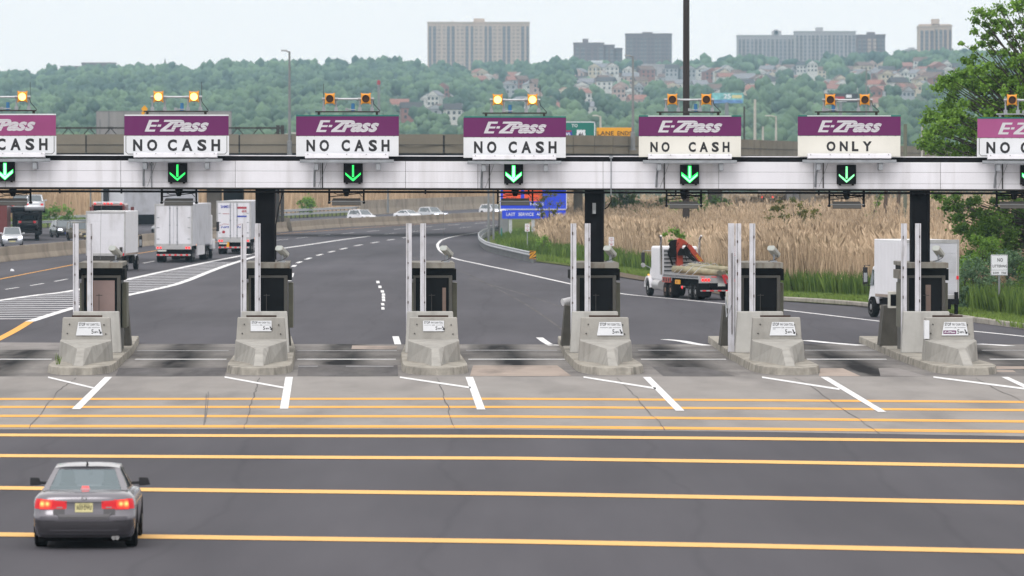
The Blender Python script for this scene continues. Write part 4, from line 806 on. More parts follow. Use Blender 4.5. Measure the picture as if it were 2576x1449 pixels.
# ================================================================== cars
def lerp(a, b, t): return a + (b - a) * t
def interp(xs, ys, x):
    if x <= xs[0]: return ys[0]
    for i in range(len(xs) - 1):
        if x <= xs[i + 1]: return lerp(ys[i], ys[i + 1], (x - xs[i]) / (xs[i + 1] - xs[i]))
    return ys[-1]
def wheel(mt, mr, x, y, r, w, side, n=22):
    """tyre lathe and rim disc; side = +1 right, -1 left"""
    pr = [(-.5, .62), (-.5, .9), (-.38, 1.0), (.38, 1.0), (.5, .9), (.5, .62)]
    vs = []
    for a, b in pr:
        for k in range(n): t = 2 * math.pi * k / n; vs.append((x + a * w, y + math.cos(t) * r * b, r + math.sin(t) * r * b))
    mt.add(vs, [(i * n + k, i * n + (k + 1) % n, (i + 1) * n + (k + 1) % n, (i + 1) * n + k) for i in range(5) for k in range(n)] + [tuple(range(n)), tuple(range(5 * n, 6 * n))])
    vs = []
    for a, b in ((.44, .63), (.40, .45), (.46, .18)):
        for k in range(n): t = 2 * math.pi * k / n; vs.append((x + side * a * w, y + math.cos(t) * r * b, r + math.sin(t) * r * b))
    mr.add([(p[0] + side * .065 * w, p[1], p[2]) for p in vs], [(i * n + k, i * n + (k + 1) % n, (i + 1) * n + (k + 1) % n, (i + 1) * n + k) for i in range(2) for k in range(n)] + [tuple(range(2 * n, 3 * n))])
class Car:
    """body shell lofted upward through rounded plan contours; rear bumper at y=0, front at y=L"""
    def __init__(s, L, Wd, levels, deck, n=5.0):
        s.L, s.W, s.lev, s.deck, s.n = L, Wd, levels, deck, n
    def lv(s, z):   # half width, rear y, front y at height z
        zs = [l[0] for l in s.lev]; return tuple(interp(zs, [l[k] for l in s.lev], z) for k in (1, 2, 3))
    def y_rear(s, x, z):
        hw, y0, y1 = s.lv(z); h = (y1 - y0) / 2; t = min(.999, abs(x) / hw); e = 2.6; r = .34
        return y0 + r * (1 - (1 - t ** 6) ** (1 / e))
    def contour(s, lev, K=26):
        z, hw, y0, y1 = lev[:4]; pts = []
        # right side from rear centre to front centre
        xs = [0, .25, .5, .7, .82, .9, .95, .98, .995, 1.0]
        for t in xs: pts.append((t * hw, y0 + .34 * (1 - (1 - min(t, .9999) ** 6) ** (1 / 2.6))))
        for k in range(1, 12): t = k / 12; pts.append((hw, lerp(y0 + .34, y1 - .75, t)))
        for t in xs[::-1]: pts.append((t * hw, y1 - .75 * (1 - (1 - min(t, .9999) ** 3.2) ** (1 / 2.2))))
        return [(x, y, z) for x, y in pts]
    def shell(s, mb, mi=0):
        rows = []; zmax = s.lev[-1][0]; zlow = s.lev[-4][0]
        for l in s.lev:
            c = s.contour(l); out = []
            for x, y, z in c:
                d = interp([a for a, _ in s.deck], [b for _, b in s.deck], y)
                zz = z if z <= zlow else lerp(zlow, d, (z - zlow) / (zmax - zlow))
                if d < zlow + .02 and z > zlow - .2: zz = min(zz, d - (zmax - z))
                out.append((x, y, zz))
            rows.append(out)
        n = len(rows[0]); full = [r + [(-x, y, z) for x, y, z in r[-2:0:-1]] for r in rows]; m = len(full[0])
        vs = [p for r in full for p in r]
        fs = [(i * m + k, i * m + (k + 1) % m, (i + 1) * m + (k + 1) % m, (i + 1) * m + k) for i in range(len(rows) - 1) for k in range(m)]
        mb.add(vs, fs, mi)
        top = rows[-1]; vs = []; cols = [1, .66, .33, 0, -.33, -.66, -1]
        for x, y, z in top:
            for c in cols: vs.append((x * c, y, z + .035 * (1 - c * c) * min(1, abs(x) / .3) * .4))
        k = len(cols); fs = [(i * k + j, i * k + j + 1, (i + 1) * k + j + 1, (i + 1) * k + j) for i in range(0, n - 1) for j in range(k - 1)]
        mb.add(vs, fs, mi)
        mb.add(full[0], [tuple(range(m))[::-1]], mi)
    def patch(s, mb, x0, x1, z0, z1, off=.012, nx=8, nz=4, skew=None, mi=0):
        """thin panel that follows the rear face"""
        vs = []
        for j in range(nz + 1):
            for i in range(nx + 1):
                u, v = i / nx, j / nz; x = lerp(x0, x1, u); zl, zh = (z0, z1) if skew is None else skew(u)
                z = lerp(zl, zh, v); x *= min(1, s.lv(z)[0] / s.lv(.72)[0]); vs.append((x, s.y_rear(x, z) - off, z))
        mb.add(vs, [(j * (nx + 1) + i, j * (nx + 1) + i + 1, (j + 1) * (nx + 1) + i + 1, (j + 1) * (nx + 1) + i) for j in range(nz) for i in range(nx)], mi)
def framed(fr, gl, q, ins, off=.006):
    """quad with painted frame and a glass pane; q corners bl, br, tr, tl; ins = insets (l, r, b, t) as fractions"""
    a, b, c, d = [Vector(p) for p in q]; P = lambda u, v: (a.lerp(b, u)).lerp(d.lerp(c, u), v)
    l, r, bo, to = ins; n = unit((b - a).cross(d - a))
    g = [P(l, bo), P(1 - r, bo), P(1 - r, 1 - to), P(l, 1 - to)]
    fr.add([a, b, c, d] + g, [(0, 1, 5, 4), (1, 2, 6, 5), (2, 3, 7, 6), (3, 0, 4, 7)]); gl.add([p - n * off for p in g], [(0, 1, 2, 3)])
def paint(name, col, rough=.28, metal=.5):
    m = mat(name, col, rough, metal, var=.04, scale=1.5, spec=.5); b = m.node_tree.nodes['Principled BSDF']; b.inputs['Coat Weight'].default_value = .6; b.inputs['Coat Roughness'].default_value = .08; return m
M['paint_grey'] = paint('grey_metallic_paint', (.165, .158, .182), .25, .5); M['paint_silver'] = paint('silver_paint', (.50, .52, .56)); M['paint_white'] = paint('white_car_paint', (.62, .63, .68), .3, .0)
M['paint_black'] = paint('black_car_paint', (.012, .013, .016), .25, .2); M['paint_tan'] = paint('tan_car_paint', (.16, .13, .085), .4, .2); M['paint_blue'] = paint('dark_blue_car_paint', (.02, .025, .06)); M['paint_red'] = paint('dark_red_paint', (.12, .015, .015), .4, .1)
M['paint_recess'] = paint('grey_metallic_recess_shade', (.13, .125, .145), .3, .5); M['bumper_dark'] = paint('lower_rear_shade_paint', (.058, .055, .063), .4, .3)  # darker copies of the body grey: recess and lower-rear shade put into the colour
M['car_glass'] = glass('car_glass', (.26, .34, .38), .55); M['dark_glass'] = mat('dark_car_glass', (.03, .038, .045), .08, var=.1, spec=.8); M['light_glass'] = mat('windscreen_glass', (.09, .11, .125), .08, var=.1, spec=.9)
M['seat'] = mat('seat_fabric', (.03, .032, .036), .9, var=.15); M['plate_yellow'] = mat('number_plate', (.58, .53, .27), .5, var=.08, scale=8); M['plate_white'] = mat('number_plate_white', (.5, .52, .5), .5, var=.05)
M['chrome'] = mat('chrome', (.6, .6, .6), .2, metal=1, var=.05)
LV = lambda W_, L, zb, zd, taper=.06: [(.20, W_ / 2 - .075, .16, L - .14), (.27, W_ / 2 - .035, .06, L - .05), (.40, W_ / 2 - .015, .012, L - .01), (.52, W_ / 2 - .005, .0, L), (.575, W_ / 2, .004, L), (.60, W_ / 2, .03, L - .02), (.72, W_ / 2, .052, L - .05), (.82, W_ / 2 - .012, .056, L - .09), (zb - .075, W_ / 2 - .035, .065, L - .14), (zb - .035, W_ / 2 - .08, .09, L - .18), (zb - .012, W_ / 2 - .14, .13, L - .22), (zb, W_ / 2 - .22, .19, L - .28)]
def car(name, label, X, Y, rot, kind='sedan', pm='paint_silver', lights='head', group=None, away=False, scale=1.0, detail=False, glassm='light_glass', Z=0.0):
    root = thing(name, label, 'car', (X, Y, Z), rot, group)
    if scale != 1: root.scale = (scale,) * 3
    suv = kind != 'sedan'
    L, Wd, H = (4.6, 1.76, 1.40) if not suv else (4.6, 1.84, 1.72)
    zb = .955 if not suv else 1.08; lev = LV(Wd, L, zb, zb)
    if not suv: deck = [(0, .955), (.5, .985), (1.1, .965), (3.2, .93), (3.6, .90), (4.3, .74), (4.6, .66)]
    else: deck = [(0, 1.06), (1, 1.06), (3.2, 1.04), (3.5, 1.02), (4.3, .92), (4.6, .84)]
    cr = Car(L, Wd, lev, deck); b = MB(); cr.shell(b)
    # greenhouse
    if not suv: rb, rt, fb, ft, hw0, hw1, zr0, zr1 = .50, 1.32, 3.35, 2.45, .735, .56, 1.335, 1.35
    else: rb, rt, fb, ft, hw0, hw1, zr0, zr1 = (.12, .42, 3.3, 2.5, .80, .66, 1.62, 1.66) if kind == 'suv' else (.10, .16, 3.05, 2.75, .82, .74, 1.68, 1.70)
    zbr = interp([a for a, _ in deck], [c for _, c in deck], rb) + .01; zbf = interp([a for a, _ in deck], [c for _, c in deck], fb) + .005
    BL, BR, TL, TR = (-hw0, rb, zbr), (hw0, rb, zbr), (-hw1, rt, zr0), (hw1, rt, zr0); FL, FR, UL, UR = (-hw0, fb, zbf), (hw0, fb, zbf), (-hw1, ft, zr1), (hw1, ft, zr1)
    g = MB(); f = MB(); framed(f, g, (BL, BR, TR, TL), (.075, .075, .02, .05)); framed(f, g, (FR, FL, UL, UR), (.05, .05, .03, .05)); framed(f, g, (BR, FR, UR, TR), (.10, .06, .05, .10)); framed(f, g, (FL, BL, TL, UL), (.06, .10, .05, .10))
    n = 6; vs = []
    for i in range(n + 1):
        for j in range(n + 1):
            u, v = i / n, j / n; vs.append((lerp(-hw1, hw1, u), lerp(rt, ft, v), lerp(zr0, zr1, v) + .055 * (1 - (2 * u - 1) ** 4 * .999) * (.55 + .45 * (1 - (2 * v - 1) ** 2)) - .0))
    f.add(vs, [(i * (n + 1) + j, (i + 1) * (n + 1) + j, (i + 1) * (n + 1) + j + 1, i * (n + 1) + j + 1) for i in range(n) for j in range(n)])
    bo = b.build('body', pm, root, smooth=38); ca = f.build('cabin', pm, root, smooth=30, bevel=.012); go = g.build('windows', glassm, root, fix=False)
    for x in (-1, 1):
        MB().hexa([(x * hw0 * .99 - .012, lerp(rb, fb, .47), zbr), (x * hw0 * .99 + .012, lerp(rb, fb, .47), zbr), (x * hw0 * .99 + .012, lerp(rb, fb, .5), zbr), (x * hw0 * .99 - .012, lerp(rb, fb, .5), zbr)], [(x * hw1 - .012, lerp(rt, ft, .42), zr0), (x * hw1 + .012, lerp(rt, ft, .42), zr0), (x * hw1 + .012, lerp(rt, ft, .48), zr0), (x * hw1 - .012, lerp(rt, ft, .48), zr0)]).build('pillar', 'ink', root)
    r = .325 if not suv else .37
    for x in (-1, 1):
        for y in (.98, L - .88):
            t = MB(); rr = MB(); wheel(t, rr, x * (Wd / 2 - .105), y, r, .215, x); w = t.build('wheel', 'tyre', root, smooth=40); rr.build('rim', 'rim', w, smooth=40)
            m = MB(); nn = 18; m.poly([(x * (Wd / 2 + .004), y + math.cos(math.pi * k / nn * 1.16 - .25) * (r + .06), r + .02 + math.sin(math.pi * k / nn * 1.16 - .25) * (r + .06)) for k in range(nn + 1)]); m.build('wheel_arch', 'under', root, fix=False)
        m = MB(); mx_ = x * (Wd / 2 + .075); zm = zbf + .10; m.hexa([(mx_ - .10, fb - .62, zm - .075), (mx_ + .10, fb - .62, zm - .06), (mx_ + .09, fb - .48, zm - .06), (mx_ - .10, fb - .48, zm - .075)], [(mx_ - .10, fb - .62, zm + .075), (mx_ + .06, fb - .62, zm + .07), (mx_ + .05, fb - .48, zm + .06), (mx_ - .10, fb - .48, zm + .07)]); m.tube([(x * (Wd / 2 - .16), fb - .5, zm - .03), (mx_, fb - .54, zm - .02)], .03, 6)
        m.build('mirror', pm if not detail else 'ink', root, bevel=.03)
    if not detail:
        for x in (-1, 1):
            m = MB(); hl = lev[5]; zz = .62 if not suv else .78; yy = L - .16 if not suv else L - .12
            m.hexa([(x * .70 - .17, yy - .15, zz - .07), (x * .70 + .17, yy - .24, zz - .07), (x * .70 + .17, yy - .3, zz - .07), (x * .70 - .17, yy - .3, zz - .07)], [(x * .70 - .17, yy + .10, zz + .07), (x * .70 + .17, yy - .16, zz + .08), (x * .70 + .17, yy - .3, zz + .08), (x * .70 - .17, yy - .3, zz + .08)])
            m.v = [(p[0], p[1] + .14, p[2]) for p in m.v]; m.build('headlight', 'head_light' if lights == 'head' else 'housing', root)
            m = MB(); cr.patch(m, x * .55, x * .80, .68, .86); m.build('tail_light', 'red_dull', root, fix=False)
        m = MB(); zz = .50 if not suv else .62; m.box(-.42, .42, L - .03, L + .015, zz - .10, zz + .10); m.build('grille', 'ink', root); m = MB().box(-.26, .26, L + .0, L + .03, .40, .50); m.build('number_plate', 'plate_yellow' if pm != 'paint_black' else 'blue_ink', root)
    return root, cr
def brake_mat():
    m, t, b = new_mat('lit_brake_cluster'); N = t.nodes.new; L = t.links.new; c = N('ShaderNodeTexCoord'); sp = N('ShaderNodeSeparateXYZ'); L(c.outputs['Object'], sp.inputs[0])
    ab = N('ShaderNodeMath'); ab.operation = 'ABSOLUTE'; L(sp.outputs['X'], ab.inputs[0]); cb = N('ShaderNodeCombineXYZ'); L(ab.outputs[0], cb.inputs[0]); L(sp.outputs['Z'], cb.inputs[2]); prev = None
    for cx0, r0 in ((.72, .115), (.63, .095)):
        d = N('ShaderNodeVectorMath'); d.operation = 'DISTANCE'; d.inputs[1].default_value = (cx0, 0, .785); L(cb.outputs[0], d.inputs[0]); k = N('ShaderNodeMapRange'); k.inputs[1].default_value = 0; k.inputs[2].default_value = r0; k.inputs[3].default_value = 1; k.inputs[4].default_value = 0; L(d.outputs['Value'], k.inputs[0])
        if prev is None: prev = k.outputs[0]
        else: mx = N('ShaderNodeMath'); mx.operation = 'MAXIMUM'; L(prev, mx.inputs[0]); L(k.outputs[0], mx.inputs[1]); prev = mx.outputs[0]
    r = N('ShaderNodeValToRGB'); r.color_ramp.elements[0].color = (.75, .008, .02, 1); r.color_ramp.elements[1].color = (1, .62, .16, 1); e = r.color_ramp.elements.new(.5); e.color = (1, .10, .03, 1); L(prev, r.inputs[0]); L(r.outputs[0], b.inputs['Emission Color'])
    s_ = N('ShaderNodeMath'); s_.operation = 'MULTIPLY_ADD'; s_.inputs[1].default_value = 1.4; s_.inputs[2].default_value = .5; L(prev, s_.inputs[0]); L(s_.outputs[0], b.inputs['Emission Strength']); b.inputs['Base Color'].default_value = (.4, .01, .01, 1); return m
M['red_dull2'] = glow('high_brake_red', (1, .06, .05), 1.3, (.4, .01, .01)); M['brake'] = brake_mat()
# --- the grey saloon braking towards the plaza
cx_ = (213.8 - CX) / 145.8 + .05; root, cr = car('sedan_car', 'grey saloon car seen from behind with brake lights lit, crossing the yellow lines', cx_, 97.17, R(2.0), 'sedan', 'paint_grey', detail=True, glassm='car_glass')
for x in (-1, 1):
    m = MB(); cr.patch(m, x * .765, x * .55, .705, .865, skew=lambda u: (.705, .865 - .012 * u)); t = m.build('tail_light', 'brake', root, fix=False)
    m = MB(); cr.patch(m, x * .853, x * .745, .70, .872, off=.010, nx=12); cr.patch(m, x * .55, x * .525, .70, .86, off=.010); cr.patch(m, x * .77, x * .52, .69, .708, off=.010); m.build('lamp_edge', 'red_dull', t, fix=False)
    m = MB(); cr.patch(m, x * .525, x * .30, .70, .83, skew=lambda u: (.70, .845 - .015 * u)); t2 = m.build('inner_tail_light', 'red_dull', root, fix=False)
    m = MB(); cr.patch(m, x * .47, x * .37, .715, .735, off=.016); m.build('reverse_lamp', 'sign_grey', t2, fix=False)
    m = MB(); cr.patch(m, x * .86, x * .80, .40, .50, off=.008); m.build('reflector', 'bumper_dark', root, fix=False)
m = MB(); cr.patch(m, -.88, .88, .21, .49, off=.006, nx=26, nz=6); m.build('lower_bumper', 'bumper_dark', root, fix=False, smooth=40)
m = MB(); cr.patch(m, -.60, .60, .325, .345, off=.016, nx=16, nz=2); m.build('bumper_crease', 'paint_grey', root, fix=False)
m = MB(); cr.patch(m, -.86, -.5, .492, .500, off=.008); cr.patch(m, .5, .86, .492, .500, off=.008); m.build('panel_gap', 'ink', root, fix=False)
m = MB(); cr.patch(m, -.53, .53, .50, .70, off=.007, nx=20, nz=4, skew=lambda u: (.52 if .08 < u < .92 else .60, .705)); m.build('boot_painted_shade', 'bumper_dark', root, fix=False)  # dark overlay: shade on the lower boot painted in, not a separate part
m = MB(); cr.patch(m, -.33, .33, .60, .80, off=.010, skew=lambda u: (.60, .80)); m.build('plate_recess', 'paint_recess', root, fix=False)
m = MB(); cr.patch(m, -.33, .33, .80, .812, off=.014, nx=10); m.build('boot_edge', 'ink', root, fix=False)
m = MB(); cr.patch(m, -.155, .150, .645, .80, off=.022); pl = m.build('number_plate', 'plate_yellow', root, fix=False)
m = MB(); yy = cr.y_rear(0, .72) - .030; text(m, 'A33·DVU', -.13, .125, .685, .762, yy, .012, 0, 1.0); text(m, 'NEW JERSEY', -.09, .09, .772, .788, yy, .01); m.build('plate_lettering', 'ink', pl, fix=False)
m = MB(); n = 16; yy = cr.y_rear(0, .875) - .014; m.add([(math.cos(2 * math.pi * k / n) * .05 * a, yy, .878 + math.sin(2 * math.pi * k / n) * .028 * a) for a in (1, .7) for k in range(n)], [(k, (k + 1) % n, n + (k + 1) % n, n + k) for k in range(n)]); m.build('badge', 'chrome', root, fix=False)
m = MB(); m.hexa([(-.085, .60, 1.0), (.085, .60, 1.0), (.07, .72, 1.0), (-.07, .72, 1.0)], [(-.055, .63, 1.055), (.055, .63, 1.055), (.05, .70, 1.055), (-.05, .70, 1.055)]); m.build('high_brake_light', 'red_dull2', root)
m = MB()
for x in (-.36, .38):
    m.hexa([(x - .20, 2.1, .70), (x + .20, 2.1, .70), (x + .20, 2.25, .70), (x - .20, 2.25, .70)], [(x - .15, 2.0, 1.05), (x + .15, 2.0, 1.05), (x + .15, 2.12, 1.05), (x - .15, 2.12, 1.05)]); m.hexa([(x - .13, 1.98, 1.05), (x + .13, 1.98, 1.05), (x + .13, 2.1, 1.05), (x - .13, 2.1, 1.05)], [(x - .11, 1.95, 1.27), (x + .11, 1.95, 1.27), (x + .11, 2.05, 1.27), (x - .11, 2.05, 1.27)])
m.build('front_seat', 'seat', root, bevel=.04)
m = MB(); m.box(-.66, .66, .62, 1.25, .96, .985); m.box(-.65, .65, 1.15, 1.4, .7, 1.02); m.build('rear_shelf', 'seat', root)
m = MB(); m.hexa([(-.018, 1.38, 1.375), (.018, 1.38, 1.375), (.018, 1.58, 1.39), (-.018, 1.58, 1.39)], [(-.005, 1.36, 1.45), (.005, 1.36, 1.45), (.005, 1.42, 1.45), (-.005, 1.42, 1.45)]); m.build('roof_aerial', 'ink', root)
for x in (.50, .56): MB().tube([(x, .12, .20), (x, .45, .20)], .04, 10).build('exhaust', 'chrome', root)
MB().box(-.78, .78, .3, 4.3, .13, .24).build('underbody', 'under', root)
MB().box(-.03, .03, 2.9, 2.92, 1.13, 1.2).build('rear_view_mirror', 'ink', root)
# --- oncoming traffic beyond the median
def on_road(px, Y): return Xat(px, Y)
car('saloon_car', 'white oncoming car with lit headlights at the far left behind the barrier', Xat(24, 484), 486, R(180 + 6), 'suv', 'paint_silver', scale=.97)[0]
car('off_road_car', 'black oncoming off-roader with headlights on, left of the tan one', Xat(142, 546), 548, R(180 + 16), 'suv', 'paint_black', group='oncoming cars')
car('off_road_car', 'boxy tan oncoming off-roader behind the tall white posts', Xat(184, 522), 524, R(180 + 18), 'jeep', 'paint_tan', 'off', group='oncoming cars')
car('saloon_car', 'dark blue oncoming car with bright headlights between the white trucks', Xat(398, 560), 562, R(180 + 14), 'sedan', 'paint_blue', group='oncoming cars')
car('off_road_car', 'white and black oncoming car under the third reader antenna', Xat(885, 690), 692, R(180 + 34), 'suv', 'paint_white', 'off', group='oncoming cars')
car('saloon_car', 'small pale oncoming car, left one of the close pair', Xat(1000, 725), 727, R(180 + 38), 'sedan', 'paint_white', 'off', group='oncoming cars')
car('off_road_car', 'taller pale oncoming car with lit headlights, right one of the close pair', Xat(1062, 735), 737, R(180 + 34), 'suv', 'paint_silver', group='oncoming cars')
car('saloon_car', 'white oncoming car with lit headlights just left of the blue road sign', Xat(1216, 795), 797, R(180 + 34), 'suv', 'paint_white', group='oncoming cars')
car('parked_car', 'white car half hidden by shrubs under the bridge beside the middle column', Xat(1642, 640), 640, R(70), 'suv', 'paint_white', 'off', Z=.4)

# ================================================================== trucks
def truck_wheel(root, x, y, r, w, side, rm='rim'):
    t = MB(); rr = MB(); wheel(t, rr, x, y, r, w, side); o = t.build('wheel', 'tyre', root, smooth=40); rr.build('rim', rm, o, smooth=40)
def box_trailer(root, L, z0, z1, y0=0.0, m_side='truck_grey', m_door='truck_white', hw=1.28, roll=False):
    m = MB(); m.box(-hw, hw, y0, y0 + L, z0, z1); bx = m.build('cargo_box', m_side, root, bevel=.03)
    m = MB()
    for x in (-1, 1): m.box(x * hw - .05, x * hw + .05, y0 - .03, y0 + .05, z0, z1 + .01)
    m.box(-hw, hw, y0 - .03, y0 + .05, z1 - .14, z1 + .012); m.box(-hw, hw, y0 - .03, y0 + .05, z0 - .02, z0 + .16); m.build('rear_frame', 'alu', root, bevel=.01)
    if roll:
        d = MB(); 
        for k in range(5): a = z0 + .18 + (z1 - z0 - .34) * k / 5; d.box(-hw + .08, hw - .08, y0 - .012, y0, a + .006, a + (z1 - z0 - .34) / 5)
        d.build('roller_door', m_door, root, bevel=.006)
    else:
        for x in (-1, 1):
            d = MB().box(min(x * .03, x * (hw - .07)), max(x * .03, x * (hw - .07)), y0 - .02, y0, z0 + .17, z1 - .15); do = d.build('door', m_door, root, bevel=.008)
            r_ = MB(); xr = x * .26; r_.tube([(xr, y0 - .05, z0 + .08), (xr, y0 - .05, z1 - .1)], .028, 6); 
            for zz in (z0 + .3, (z0 + z1) / 2, z1 - .3): r_.box(xr - .05, xr + .05, y0 - .06, y0 - .02, zz - .04, zz + .04)
            r_.build('lock_rod', 'galv', do)
            h_ = MB()
            for zz in (z0 + .5, z0 + 1.3, z0 + 2.0): h_.box(x * (hw - .2) - .09, x * (hw - .2) + .09, y0 - .035, y0 - .02, zz - .03, zz + .03)
            h_.build('hinge', 'galv', do)
    return bx
def semi(name, label, X, Y, rot, L=16.0, z0=1.15, z1=4.1, cab='truck_bright', group=None, door='truck_white'):
    root = thing(name, label, 'truck', (X, Y, 0), rot, group); box_trailer(root, L, z0, z1, m_door=door)
    m = MB(); m.box(-1.25, 1.25, -.05, .2, z0 - .22, z0); m.build('rear_sill', 'alu', root)
    for x in (-1, 1):
        m = MB()
        for k in (0, 1): m.tube([(x * (1.10 - .2 * k), -.07, z0 - .11), (x * (1.10 - .2 * k), -.03, z0 - .11)], .075, 12)
        m.build('tail_light', 'red_light', root)
        m = MB().box(x * .55 - .05, x * .55 + .05, 0, .1, .55, z0 - .2); m.build('bumper_strut', 'under', root)
    m = MB().box(-1.2, 1.2, -.04, .06, .48, .60); bb = m.build('rear_bumper', 'alu', root)
    m = MB()
    for k in range(6): m.box(-1.15 + k * .4, -.97 + k * .4, -.046, -.04, .49, .59)
    m.build('red_stripes', 'red_dull', bb)
    m = MB(); m.box(-1.0, 1.0, .2, L - 2, z0 - .3, z0); m.box(-.9, .9, .9, 3.2, .4, z0 - .25); m.build('chassis', 'under', root)
    for y in (1.2, 2.5):
        for x in (-1, 1): truck_wheel(root, x * 1.0, y, .50, .52, x)
    m = MB(); m.box(1.2, 1.27, 4.6, L - 5.2, .45, z0); m.box(-1.27, -1.2, 4.6, L - 5.2, .45, z0); m.build('side_skirt', 'truck_bright', root)
    MB().box(1.285, 1.30, 3.6, 3.7, z0 + .02, z0 + .08).build('side_marker', 'amber_light', root)
    for y in (L - 3.6, L - 2.3, L + 2.2):
        for x in (-1, 1): truck_wheel(root, x * 1.0, y, .50, .5 if y < L else .34, x)
    m = MB(); m.box(-1.22, 1.22, L + .5, L + 2.0, 1.0, 3.2); m.hexa([(-1.15, L + .5, 3.2), (1.15, L + .5, 3.2), (1.15, L + 2.0, 3.2), (-1.15, L + 2.0, 3.2)], [(-1.1, L + .5, 3.9), (1.1, L + .5, 3.9), (1.05, L + 1.2, 3.8), (-1.05, L + 1.2, 3.8)])
    m.hexa([(-1.1, L + 2.0, .9), (1.1, L + 2.0, .9), (.95, L + 3.6, .8), (-.95, L + 3.6, .8)], [(-1.05, L + 2.0, 2.0), (1.05, L + 2.0, 2.0), (.85, L + 3.5, 1.6), (-.85, L + 3.5, 1.6)]); m.box(1.0, 1.35, L + 1.6, L + 2.8, .7, 1.45); m.box(-1.35, -1.0, L + 1.6, L + 2.8, .7, 1.45)
    m.build('cab', cab, root, bevel=.08)
    for x in (-1, 1): MB().box(x * 1.62 - .1, x * 1.62 + .1, L + 1.75, L + 1.85, 2.0, 2.7).build('mirror', 'ink', root); MB().tube([(x * 1.15, L + 1.8, 2.1), (x * 1.6, L + 1.8, 2.1)], .03, 6).build('mirror_arm', 'ink', root)
    MB().box(-.32 - .8, -.5, -.06, -.045, .78, .90).build('number_plate', 'plate_white', root)
    return root
semi('semi_trailer_truck', 'plain white semi trailer truck with panelled rear doors, middle one of the three leaving', Xat(436.5, 398), 398, -R(1.8), 16)
t2 = semi('semi_trailer_truck', 'white semi trailer truck with red and blue lettering on its rear doors', Xat(588, 437), 437, -R(2.2), 16)
for s_, a_, b_, c_, d_, sh_ in (('SAM011', -1.0, -.22, 3.55, 3.78, 0), ('NFI', -1.0, -.35, 2.02, 2.16, .2), ('NFI', .25, .85, 2.02, 2.16, .2)): m = MB(); text(m, s_, a_, b_, c_, d_, -.03, .03, sh_); m.build('blue_print', 'blue_ink', t2, fix=False)
MB().box(.22, 1.0, -.031, -.03, 2.86, 2.98).build('blue_band', 'blue_ink', t2)
m = MB(); text(m, '65%', .62, 1.0, 3.22, 3.40, -.03, .03); m.box(.22, 1.0, -.031, -.03, 3.5, 3.66); m.box(-.85, -.35, -.031, -.03, 3.10, 3.14)
for x in (-.75, .55): m.add([(x - .35, -.03, 2.18), (x + .0, -.03, 2.32), (x + .4, -.03, 2.30), (x + .4, -.03, 2.32), (x + .0, -.03, 2.36), (x - .35, -.03, 2.2)], [(0, 1, 2, 3, 4, 5)])
m.build('red_print', 'red_ink', t2, fix=False)
m = MB(); m.box(-.55, -.35, -.05, 0, .55, .98); m.box(.75, .85, -.05, 0, .55, .98); m.build('yellow_strut', 'sign_yellow', t2)
m = MB(); n = 14; m.poly([(-.78 + math.cos(2 * math.pi * k / n) * .13, -.03, 1.72 + math.sin(2 * math.pi * k / n) * .11) for k in range(n)]); m.build('round_decal', 'red_ink', t2, fix=False)
# left box truck
def box_truck(name, label, X, Y, rot, L, z0, z1, m_door, m_side, lift=True):
    root = thing(name, label, 'truck', (X, Y, 0), rot); box_trailer(root, L, z0, z1, m_door=m_door, m_side=m_side, hw=1.22, roll=True)
    m = MB(); m.box(-1.15, 1.15, -.35, .3, z0 - .25, z0 - .02); m.box(-.95, .95, .1, L + 1.2, .55, z0 - .1); m.box(-.8, .8, -.3, .6, .45, .62); m.build('chassis', 'under', root)
    if lift: m = MB(); m.box(-1.1, 1.1, -.42, -.35, .50, z0 - .05); m.box(-.06 + 1.0, 1.12, -.5, -.3, z0 - .1, z0 + .55); m.build('tail_lift', 'dark_steel', root)
    for x in (-1, 1): m = MB(); m.box(x * 1.12 - .06, x * 1.12 + .06, -.06, -.03, z0 + .0, z0 + .16); m.build('tail_light', 'red_dull', root)
    for y in (1.7,):
        for x in (-1, 1): truck_wheel(root, x * .95, y, .46, .5, x)
    for x in (-1, 1): truck_wheel(root, x * .98, L + .75, .46, .28, x)
    m = MB(); m.hexa([(-1.0, L + .05, .6), (1.0, L + .05, .6), (1.0, L + 1.6, .55), (-1.0, L + 1.6, .55)], [(-.95, L + .05, 2.3), (.95, L + .05, 2.3), (.9, L + 1.2, 2.25), (-.9, L + 1.2, 2.25)]); cab = m.build('cab', 'truck_bright', root, bevel=.08)
    for x in (-1, 1): MB().add([(x * 1.005, L + .4, 1.4), (x * 1.005, L + 1.25, 1.4), (x * .965, L + 1.05, 2.1), (x * .985, L + .4, 2.1)], [(0, 1, 2, 3)]).build('cab_window', 'dark_glass', cab, fix=False)
    for x in (-1, 1):
        m = MB(); m.box(x * 1.24 - .11, x * 1.24 + .11, L + 1.15, L + 1.22, 1.45, 2.2); mi = m.build('mirror', 'ink', root, bevel=.02); MB().box(x * 1.24 - .08, x * 1.24 + .08, L + 1.14, L + 1.149, 1.55, 1.95).build('mirror_glass', 'galv_light', mi)
        MB().tube([(x * 1.0, L + 1.25, 2.28), (x * 1.27, L + 1.2, 2.28), (x * 1.29, L + 1.2, 1.4), (x * 1.0, L + 1.25, 1.4)], .025, 6).build('mirror_arm', 'ink', root)
    m = MB(); m.box(-1.23, -1.225, .3, L - .2, z0 + .02, z0 + .14); m.box(1.225, 1.23, .3, L - .2, z0 + .02, z0 + .14); m.build('reflective_strip', 'peach', root)
    MB().box(-1.15, -.9, L - 2.0, L - .9, .45, .95).build('fuel_tank', 'under', root, bevel=.05); MB().box(.9, 1.15, L - 2.4, L - 1.0, .45, .95).build('fuel_tank', 'under', root, bevel=.05)
    return root
